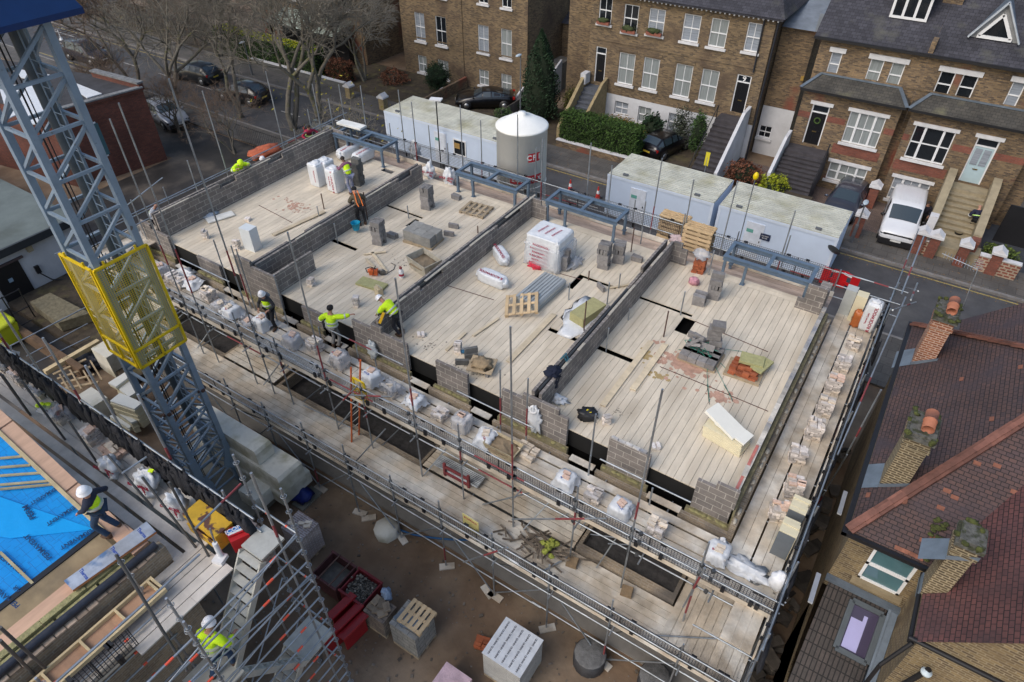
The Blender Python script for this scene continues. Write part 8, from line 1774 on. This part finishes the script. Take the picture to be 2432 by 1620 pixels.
bush(-6.7,38.9,.95,.85,.7,.8,'bright yellow green bush above the rightmost cabin',yelg,2200)
bush(5.3,39.0,.5,.9,.6,.4,'low light green shrub behind the lattice wall',leafmat('light_green_leaf',(.10,.14,.03)),900)
bush(-38.5,41.5,.6,1.2,1.0,.6,'reddish brown shrub left of the yellow brick house',rusty,1200,core=False)
bush(-22.6,42.6,1.5,.7,.5,1.2,'loose olive shrub between the cypress and the ochre wall',oliv,1100,core=False,shell=.3)
bush(-28.6,24.6,.6,1.6,.6,.5,'dark green ground shrub beyond the left scaffold',dkgreen,1300)
fe=thing('iron_railing',(-33,25.5,0),'dark iron railings between the yard and the pavement under the bare trees','railing'); m=MB()
for k in range(60): m.tube((-40+k*.2,26.9,0),(-40+k*.2,26.9,1.5),.012,4)
for z in (.15,1.4): m.tube((-40,26.9,z),(-28,26.9,z),.02,5)
m.build('bars',black,fe,uv=False)
# leaf litter
m=MB(); rr=random.Random(77)
for _ in range(1500):
    x=rr.uniform(-24,8); y=rr.choice((rr.gauss(35.3,.25),rr.gauss(35.3,.2),rr.uniform(35.6,38))); z=.014 if y<35.55 else (.136 if y<35.76 else .126); a=rr.uniform(0,6.28); s=rr.uniform(.02,.055)
    m.poly([(x+s*math.cos(a),y+s*math.sin(a),z),(x+s*math.cos(a+2.1),y+s*math.sin(a+2.1),z+.004),(x+s*math.cos(a+4.2),y+s*math.sin(a+4.2),z)])
o=m.build('leaf_litter',mat('brown_leaf_litter',(.17,.10,.04),.9,0,0,island=.5),None,uv=False); tag(o,'brown fallen leaves along the gutter of the road','leaves',kind='stuff')
m=MB()
for _ in range(1300):
    x=rr.uniform(-16,2); y=rr.uniform(3.5,9.5); s=abs(rr.gauss(.018,.016)); m.obox((x,y,s*.3),(s*2,s*1.4,s),rr.uniform(0,3))
o=m.build('gravel',mat('yard_gravel',(.15,.125,.10),.9,0,0,island=.5),None,uv=False); tag(o,'scattered pale stones on the brown yard mud','stones',kind='stuff')
# ================================================================ people
def skinmesh(name,V,E,rad_,m,parent,lvl=1):
    me=bpy.data.meshes.new(name); me.from_pydata([tuple(v) for v in V],E,[]); o=bpy.data.objects.new(name,me); COL.objects.link(o)
    md=o.modifiers.new('s','SKIN'); md.use_smooth_shade=True; md.branch_smoothing=.6
    for i,r in enumerate(rad_):
        d=me.skin_vertices[0].data[i]; d.radius=(r,r) if not isinstance(r,tuple) else r; d.use_root=(i==0)
    if lvl: s=o.modifiers.new('u','SUBSURF'); s.levels=lvl; s.render_levels=lvl
    dg=bpy.context.evaluated_depsgraph_get(); nm=bpy.data.meshes.new_from_object(o.evaluated_get(dg)); nm.materials.clear(); nm.materials.append(m)
    bpy.data.objects.remove(o); bpy.data.meshes.remove(me); nm.name=name; nm.polygons.foreach_set('use_smooth',[True]*len(nm.polygons))
    o=bpy.data.objects.new(name,nm); COL.objects.link(o); o.parent=parent; return o
def ik(a,b,l1,l2,hint):
    a,b=Vector(a),Vector(b); d=b-a; L=min(d.length,l1+l2-.005); dn=d.normalized(); b=a+dn*L; x=(l1*l1-l2*l2+L*L)/(2*L); hgt=math.sqrt(max(0,l1*l1-x*x)); h=Vector(hint); h=(h-dn*h.dot(dn)); h=h.normalized() if h.length>1e-4 else dn.orthogonal().normalized(); return a+dn*x+h*hgt,b
def person(loc,rz,label,P,Cc,Hd,hl,hr,fl,fr,top,vest=None,legs=(.02,.02,.03),hat='white',bare=False,s=1.0,skinm=None,sleeve=None,extra=None,hood=None):
    t=thing('person',loc,label,'person',rz=rz); t.scale=(s,s,s); P,Cc,Hd=Vector(P),Vector(Cc),Vector(Hd); sk=skinm or skin
    side=Vector((1,0,0)); nk=Cc+(Hd-Cc)*.42; sp=(P+Cc)/2; shl,shr=Cc-side*.17+Vector((0,0,.0)),Cc+side*.17
    el,hl=ik(shl,hl,.29,.27,(-.6,-.6,-.4)); er,hr=ik(shr,hr,.29,.27,(.6,-.6,-.4))
    hpl,hpr=P-side*.1-Vector((0,0,.04)),P+side*.1-Vector((0,0,.04)); al,ar=Vector(fl)+Vector((0,-.03,.09)),Vector(fr)+Vector((0,-.03,.09)); kl,al=ik(hpl,al,.43,.42,(-.1,1,.1)); kr,ar=ik(hpr,ar,.43,.42,(.1,1,.1))
    V=[P,sp,Cc,nk,Hd-(Hd-nk)*.15,Hd+(Hd-nk).normalized()*.08,shl,el,hl,shr,er,hr,hpl,kl,al,Vector(fl)+Vector((0,.12,.05)),hpr,kr,ar,Vector(fr)+Vector((0,.12,.05))]
    E=[(0,1),(1,2),(2,3),(3,4),(4,5),(2,6),(6,7),(7,8),(2,9),(9,10),(10,11),(0,12),(12,13),(13,14),(14,15),(0,16),(16,17),(17,18),(18,19)]
    rd=[.115,.11,.12,.05,.085,.075,.06,.042,.028,.06,.042,.028,.075,.05,.038,.03,.075,.05,.038,.03]
    for (h,e,ix) in ((hl,el,8),(hr,er,11)):
        d=(h-e).normalized(); lat=d.cross(Vector((0,0,1))); lat=lat.normalized() if lat.length>.1 else Vector((1,0,0)); dn=d.cross(lat).normalized(); dn=dn if dn.z<0 else -dn
        pa=h+d*.055; V.append(pa); rd.append(.03); E.append((ix,len(V)-1)); pi=len(V)-1
        for k,(o_,Lf) in enumerate(((-.028,.065),(-.01,.075),(.01,.07),(.027,.055))):
            a=pa+lat*o_+d*.02; b=a+d*Lf*.55+dn*.012; c=b+d*Lf*.4+dn*.03; V+= [a,b,c]; q=len(V)-3; E+= [(pi,q),(q,q+1),(q+1,q+2)]; rd+= [.010,.009,.008]
        a=h+lat*-.03+d*.02; b=a+lat*-.02+d*.03+dn*.01; V+=[a,b]; q=len(V)-2; E+=[(ix,q),(q,q+1)]; rd+=[.011,.009]
    skinmesh('body',V,E,rd,sk,t)
    # face
    fd=Vector((0,1,-.25)).normalized(); hc=Hd+(Hd-nk).normalized()*.02
    f=MB(); f.blob(hc+fd*.088+Vector((0,0,-.01)),(.014,.02,.024),.05,2,1,8,6); f.build('nose',sk,t,world=False,uv=False); f=MB(); f.blob(hc+Vector((-.085,0,0)),(.012,.022,.035),.05,2,1,8,6); f.blob(hc+Vector((.085,0,0)),(.012,.022,.035),.05,2,1,8,6); f.build('ear',sk,t,world=False,uv=False)
    f=MB()
    for sx in (-.032,.032): f.blob(hc+fd*.078+Vector((sx,0,.02)),(.012,.01,.008),.02,2,1,8,6)
    f.build('eye',mat('dark_feature',(.06,.02,.02),.5),t,world=False,uv=False); f=MB(); f.blob(hc+fd*.08+Vector((0,0,-.045)),(.024,.008,.006),.02,2,1,8,6); f.build('mouth',MATS['dark_feature'],t,world=False,uv=False)
    # clothing
    tm=mat('cloth_'+'_'.join('%03d'%int(c*999) for c in top),top,.85,0,.15,9,bump=.6,bscale=16)
    fat=1.22
    TV=[P+(P-sp)*.05,sp,Cc,Cc+(nk-Cc)*.55,shl,el,hl-(hl-el)*.06,shr,er,hr-(hr-er)*.06]; TE=[(0,1),(1,2),(2,3),(2,4),(4,5),(5,6),(2,7),(7,8),(8,9)]; TR=[.215,.21,.215,.11,.125,.098,.07,.125,.098,.07]
    if sleeve:
        skinmesh('sleeves',[Cc,shl,el,hl-(hl-el)*.08,shr,er,hr-(hr-er)*.08],[(0,1),(1,2),(2,3),(0,4),(4,5),(5,6)],[.12,.078,.06,.045,.078,.06,.045],mat('sleeve_'+'_'.join('%03d'%int(c*999) for c in sleeve),sleeve,.9,0,.15,9,bump=.5),t)
        TV,TE,TR=TV[:5]+[TV[7]],[(0,1),(1,2),(2,3),(2,4),(2,5)],TR[:5]+[TR[7]]
        TV[4]=Cc.lerp(shl,.8); TV[5]=Cc.lerp(shr,.8); TR=[.175,.17,.18,.075,.09,.09]
    skinmesh('jacket' if not sleeve else 'vest',TV,TE,TR,tm,t)
    if vest:
        ax_=(Cc-P).normalized(); u=side; w_=ax_.cross(u).normalized(); M=Matrix((u*1.10,w_*.98,ax_)).transposed().to_4x4(); b=MB()
        q_=.172 if sleeve else .213
        for f_ in ((.22,.5) if vest==1 and not sleeve else (.45,)): b.lathe(P.lerp(Cc,f_),[(q_,-.025),(q_+.006,0),(q_,.025)],18,ax=M)
        b.build('reflective_band',silver if vest==1 else mat('lime_band',(.45,.7,.2),.4),t,world=False,uv=False)
        if not sleeve:
            b=MB()
            for (a,c) in ((el,hl),(er,hr)): dd_=(c-a).normalized(); b.tube(a+dd_*.05,a+dd_*.1,.098,10)
            b.build('cuff_band',silver,t,world=False,uv=False)
    lm_=mat('trousers_'+'_'.join('%03d'%int(c*999) for c in legs),legs,.9,0,.2,7,bump=.4)
    skinmesh('trousers',[P+Vector((0,0,.03)),hpl,kl,al,hpr,kr,ar],[(0,1),(1,2),(2,3),(0,4),(4,5),(5,6)],[.14,.095,.072,.062,.095,.072,.062],lm_,t)
    b=MB()
    for f_ in (Vector(fl),Vector(fr)): b.blob(f_+Vector((0,.06,.055)),(.055,.15,.06),.05,2,1,12,8,flat=-.055); b.tube(f_+Vector((0,-.02,.03)),f_+Vector((0,-.03,.15)),.055,10)
    b.build('boots',mat('boot_brown',(.09,.05,.03),.8) if hat!='none' else black,t,world=False,uv=False)
    up_=(Hd-nk).normalized(); hb=MB()
    xh=side; yh=up_.cross(xh).normalized(); M=Matrix((xh,yh,up_)).transposed().to_4x4()
    if hat in('white','grey'):
        hb.lathe(Hd+up_*.045,[(.14,-.02),(.14,0),(.12,.012),(.115,.06),(.09,.105),(.05,.13),(0,.137)],20,ax=M); hb.build('helmet',mat('helmet_white',(.78,.78,.80),.35),t,world=False,uv=False)
    elif hat=='beanie': hb.blob(Hd+up_*.06,(.115,.125,.10),.05,2,1,16,10); hb.build('beanie',mat('black_wool',(.012,.012,.014),.95,bump=.5),t,world=False,uv=False)
    elif hat=='hair': hb.blob(Hd+up_*.045+Vector((0,-.015,0)),(.10,.105,.085),.08,3,1,16,10); hb.build('hair',mat('dark_hair',(.03,.02,.015),.8),t,world=False,uv=False)
    elif hat=='hood': hb.blob(Hd+up_*.03+Vector((0,-.02,0)),(.14,.15,.15),.15,3,1,16,10); hb.build('hood',tm,t,world=False,uv=False)
    if hood: hb=MB(); hb.blob(Cc+Vector((0,-.13,.08)),(.14,.09,.12),.2,3,1,14,9); hb.build('hood',mat('hood_'+str(int(hood[0]*999)),hood,.9,bump=.5),t,world=False,uv=False)
    if extra: extra(t,P,Cc)
    return t
YV=(.60,.88,.015); std_l,std_r=(-.12,0,0),(.12,.05,0)
# P10 roof man
p=aZ(9,800,540,7.88)
f1,f2=aZ(9,755,575,7.88),aZ(9,825,505,7.88); b0=(f1+f2)/2; rz_=rad(128); inv=Matrix.Rotation(-rz_,4,'Z')
W2=lambda v:tuple(inv@(v-b0))
hd_=Vector(W2(aZ(9,585,262,7.88+1.48))); ha=aP(9,475,460,(ex,0,ez+.05),(es,0,1)); pe=Vector((hd_.x*.25,hd_.y*.25,.9)); ch=pe.lerp(hd_,.62)
person(tuple(b0),rz_,'worker in a white helmet, navy top and yellow vest leaning onto the blue roof',tuple(pe),tuple(ch),tuple(hd_),W2(ha),(.30,.1,1.0),W2(f1),W2(f2),YV,vest=1,legs=(.02,.045,.09),hat='white',sleeve=(.015,.02,.04))
# P11 stair man
person((-8.5,1.9,5.5),rad(15),'worker in a white helmet and yellow jacket walking on the stair tower landing',(0,0,.92),(.0,.12,1.38),(0,.22,1.62),(-.28,.4,1.05),(.3,.38,1.1),(-.12,-.18,0),(.12,.2,0),YV,vest=1,legs=(.02,.05,.11),hat='white')
# P9 leaning
p=aZ(6,985,745,5.1); 
person((p.x-.02,p.y+.05,DZ),rad(95),'worker in white helmet and yellow jacket leaning over the front block wall',(0,0,.88),(.0,.38,1.20),(0,.6,1.32),(-.15,.72,.75),(.25,.72,.8),(-.1,-.1,0),(.12,-.05,0),YV,vest=1,legs=(.012,.013,.02),hat='white')
q=aZ(6,865,630,5.9); m=MB(); m.beam(aY(6,880,590,12.1),aY(6,853,660,12.05),.05,.09); obj1(m,'spirit_level',mat('level_yellow',(.7,.42,.02),.5),'yellow spirit level in the hand of the leaning worker','spirit level')
# P8 beanie arms out
p=aZ(6,555,825,SZ)
person((p.x,p.y,SZ),rad(10),'worker in a black beanie with both arms spread, seen from behind on the front walkway',(0,0,.92),(.0,.05,1.40),(0,.1,1.64),(-.45,.1,1.05),(.72,.35,1.45),(-.1,0,0),(.13,0,0),YV,vest=1,legs=(.20,.19,.18),hat='beanie')
# P7 grey hood
p=aZ(6,130,690,SZ)
person((p.x,p.y,SZ),rad(200),'worker with a white helmet and grey hood walking on the front walkway',(0,0,.92),(.0,.08,1.38),(0,.16,1.62),(-.2,.35,1.1),(.22,.3,1.05),(-.1,.1,0),(.1,-.12,0),YV,vest=1,legs=(.012,.012,.015),hat='white',sleeve=(.03,.03,.035),hood=(.16,.17,.19))
# P5 far-left room
p=aZ(2,655,1335,DZ)
person((p.x+.05,p.y+.05,DZ),rad(75),'worker in a yellow vest, purple sleeves and blue jeans pulling the white insulation packs',(0,0,.92),(.0,.22,1.36),(0,.38,1.56),(-.2,.62,1.15),(.25,.6,1.2),(-.12,-.1,0),(.16,.16,0),YV,vest=1,legs=(.20,.22,.32),hat='hair',sleeve=(.22,.09,.15),skinm=mat('skin_brown',(.16,.08,.05),.6))
# P6 orange harness bending over wall B
def harness(t,P,C_):
    b=MB(); 
    for s in (-.09,.09): b.path([P+Vector((s,-.19,.1)),(P+C_)/2+Vector((s*1.2,-.21,.05)),C_+Vector((s*.9,-.16,.16)),C_+Vector((s,.02,.2))],.022,6)
    b.build('harness',mat('harness_orange',(.75,.17,.02),.6),t,world=False,uv=False)
pw=Vector((-18.95,aZ(2,680,1530,DZ).y,0))
person((pw.x,pw.y,DZ),rad(60),'worker with an orange harness and black helmet bending over the second party wall',(0,0,.9),(-.02,.34,1.24),(0,.55,1.40),(-.2,.62,.98),(.25,.62,.98),(-.12,0,0),(.12,0,0),(.09,.075,.05),legs=(.015,.015,.018),hat='beanie',extra=harness)
# P1 hood behind wall A
p=aX(1,1630,1180,-25.75)
person((-25.8,p.y+.1,5.12),rad(-95),'worker in a yellow hooded jacket bending behind the far left wall',(0,0,.88),(.0,.25,1.25),(0,.45,1.42),(-.3,.5,1.25),(.3,.5,1.25),std_l,std_r,YV,legs=(.02,.02,.03),hat='hood',vest=1)
p=aX(1,1050,1450,-26.0)
person((-26.2,p.y,4.75),rad(-70),'bald worker in yellow vest and white sleeves at the end of the far wall',(0,0,.88),(.0,.22,1.22),(0,.38,1.42),(-.3,.45,1.0),(.3,.45,1.0),std_l,std_r,YV,legs=(.02,.02,.03),hat='bald',sleeve=(.5,.52,.55),vest=1)
p=aX(2,370,930,-25.9)
person((-26.1,p.y+.1,4.9),rad(-110),'worker in dark red top and open yellow vest behind the far wall corner',(0,0,.9),(.0,.12,1.3),(0,.2,1.52),(-.45,.2,1.1),(.3,.35,1.05),std_l,std_r,(.10,.012,.02),legs=(.02,.02,.03),hat='hair',vest=2,sleeve=(.35,.02,.06))
p=aX(2,40,1110,-25.85)
person((-26.0,p.y+.05,4.55),rad(-90),'worker behind the far left wall showing only a white helmet',(0,0,.86),(.0,.1,1.2),(0,.15,1.42),(-.25,.3,.9),(.25,.3,.9),std_l,std_r,YV,hat='white')
# P12 street
p=aZn(2130+1330*.1283,440+900*.1283,.75)
person((p.x,p.y,.75),rad(15),'person in dark clothes with a bright reflective stripe at the foot of the cream steps',(0,0,.9),(.0,.2,1.3),(0,.32,1.5),(-.25,.35,.85),(.3,.3,.9),std_l,std_r,(.01,.012,.035),legs=(.008,.008,.01),hat='none',vest=2)
p=aZn(2130+1110*.1283,440+950*.1283,.75); t=thing('bucket',(p.x,p.y,.75),'black round tub on the cream landing','bucket'); MB().lathe((0,0,0),[(.16,0),(.2,.3),(.21,.3),(.18,.26),(.15,.02)],16).build('body',black,t,world=False,uv=False)
p=aZn(2130+300*.1283,440+900*.1283,0.0)
person((p.x+.1,p.y+.6,0.1),rad(190),'person in black trousers stepping beside the white van',(0,0,.92),(.0,.05,1.38),(0,.1,1.62),(-.2,.25,.95),(.2,.2,1.0),(-.08,-.15,0),(.08,.22,0),(.015,.015,.03),legs=(.01,.01,.012),hat='hair')
# ================================================================ light, sky, camera
sc=bpy.context.scene
w=bpy.data.worlds.new('World'); sc.world=w; w.use_nodes=True; nt=w.node_tree
sky=nt.nodes.new('ShaderNodeTexSky'); sky.sky_type='NISHITA'; sky.sun_disc=False; sky.sun_elevation=rad(42); sky.sun_rotation=rad(200); sky.air_density=1.2; sky.dust_density=3; sky.ozone_density=1
bg=nt.nodes['Background']; nt.links.new(sky.outputs[0],bg.inputs[0]); bg.inputs[1].default_value=.15
sd=bpy.data.lights.new('sun','SUN'); sd.energy=.9; sd.angle=rad(30); sd.color=(1,.965,.92); so_=bpy.data.objects.new('sun',sd); COL.objects.link(so_)
az=rad(200); el=rad(52); dv=Vector((math.sin(az)*math.cos(el),math.cos(az)*math.cos(el),math.sin(el))); so_.rotation_euler=dv.to_track_quat('Z','Y').to_euler(); so_.location=(0,0,60)
cd=bpy.data.cameras.new('camera'); cam=bpy.data.objects.new('camera',cd); COL.objects.link(cam); cam.location=CAM; cam.rotation_euler=(rad(90)-PITCH,0,-YAW)
cd.sensor_width=36; cd.lens=36*FPX/2432; cd.clip_end=2000; cd.clip_start=.1; sc.camera=cam
sc.view_settings.view_transform='Standard'; sc.view_settings.look='None'; sc.view_settings.exposure=.32; sc.view_settings.gamma=1
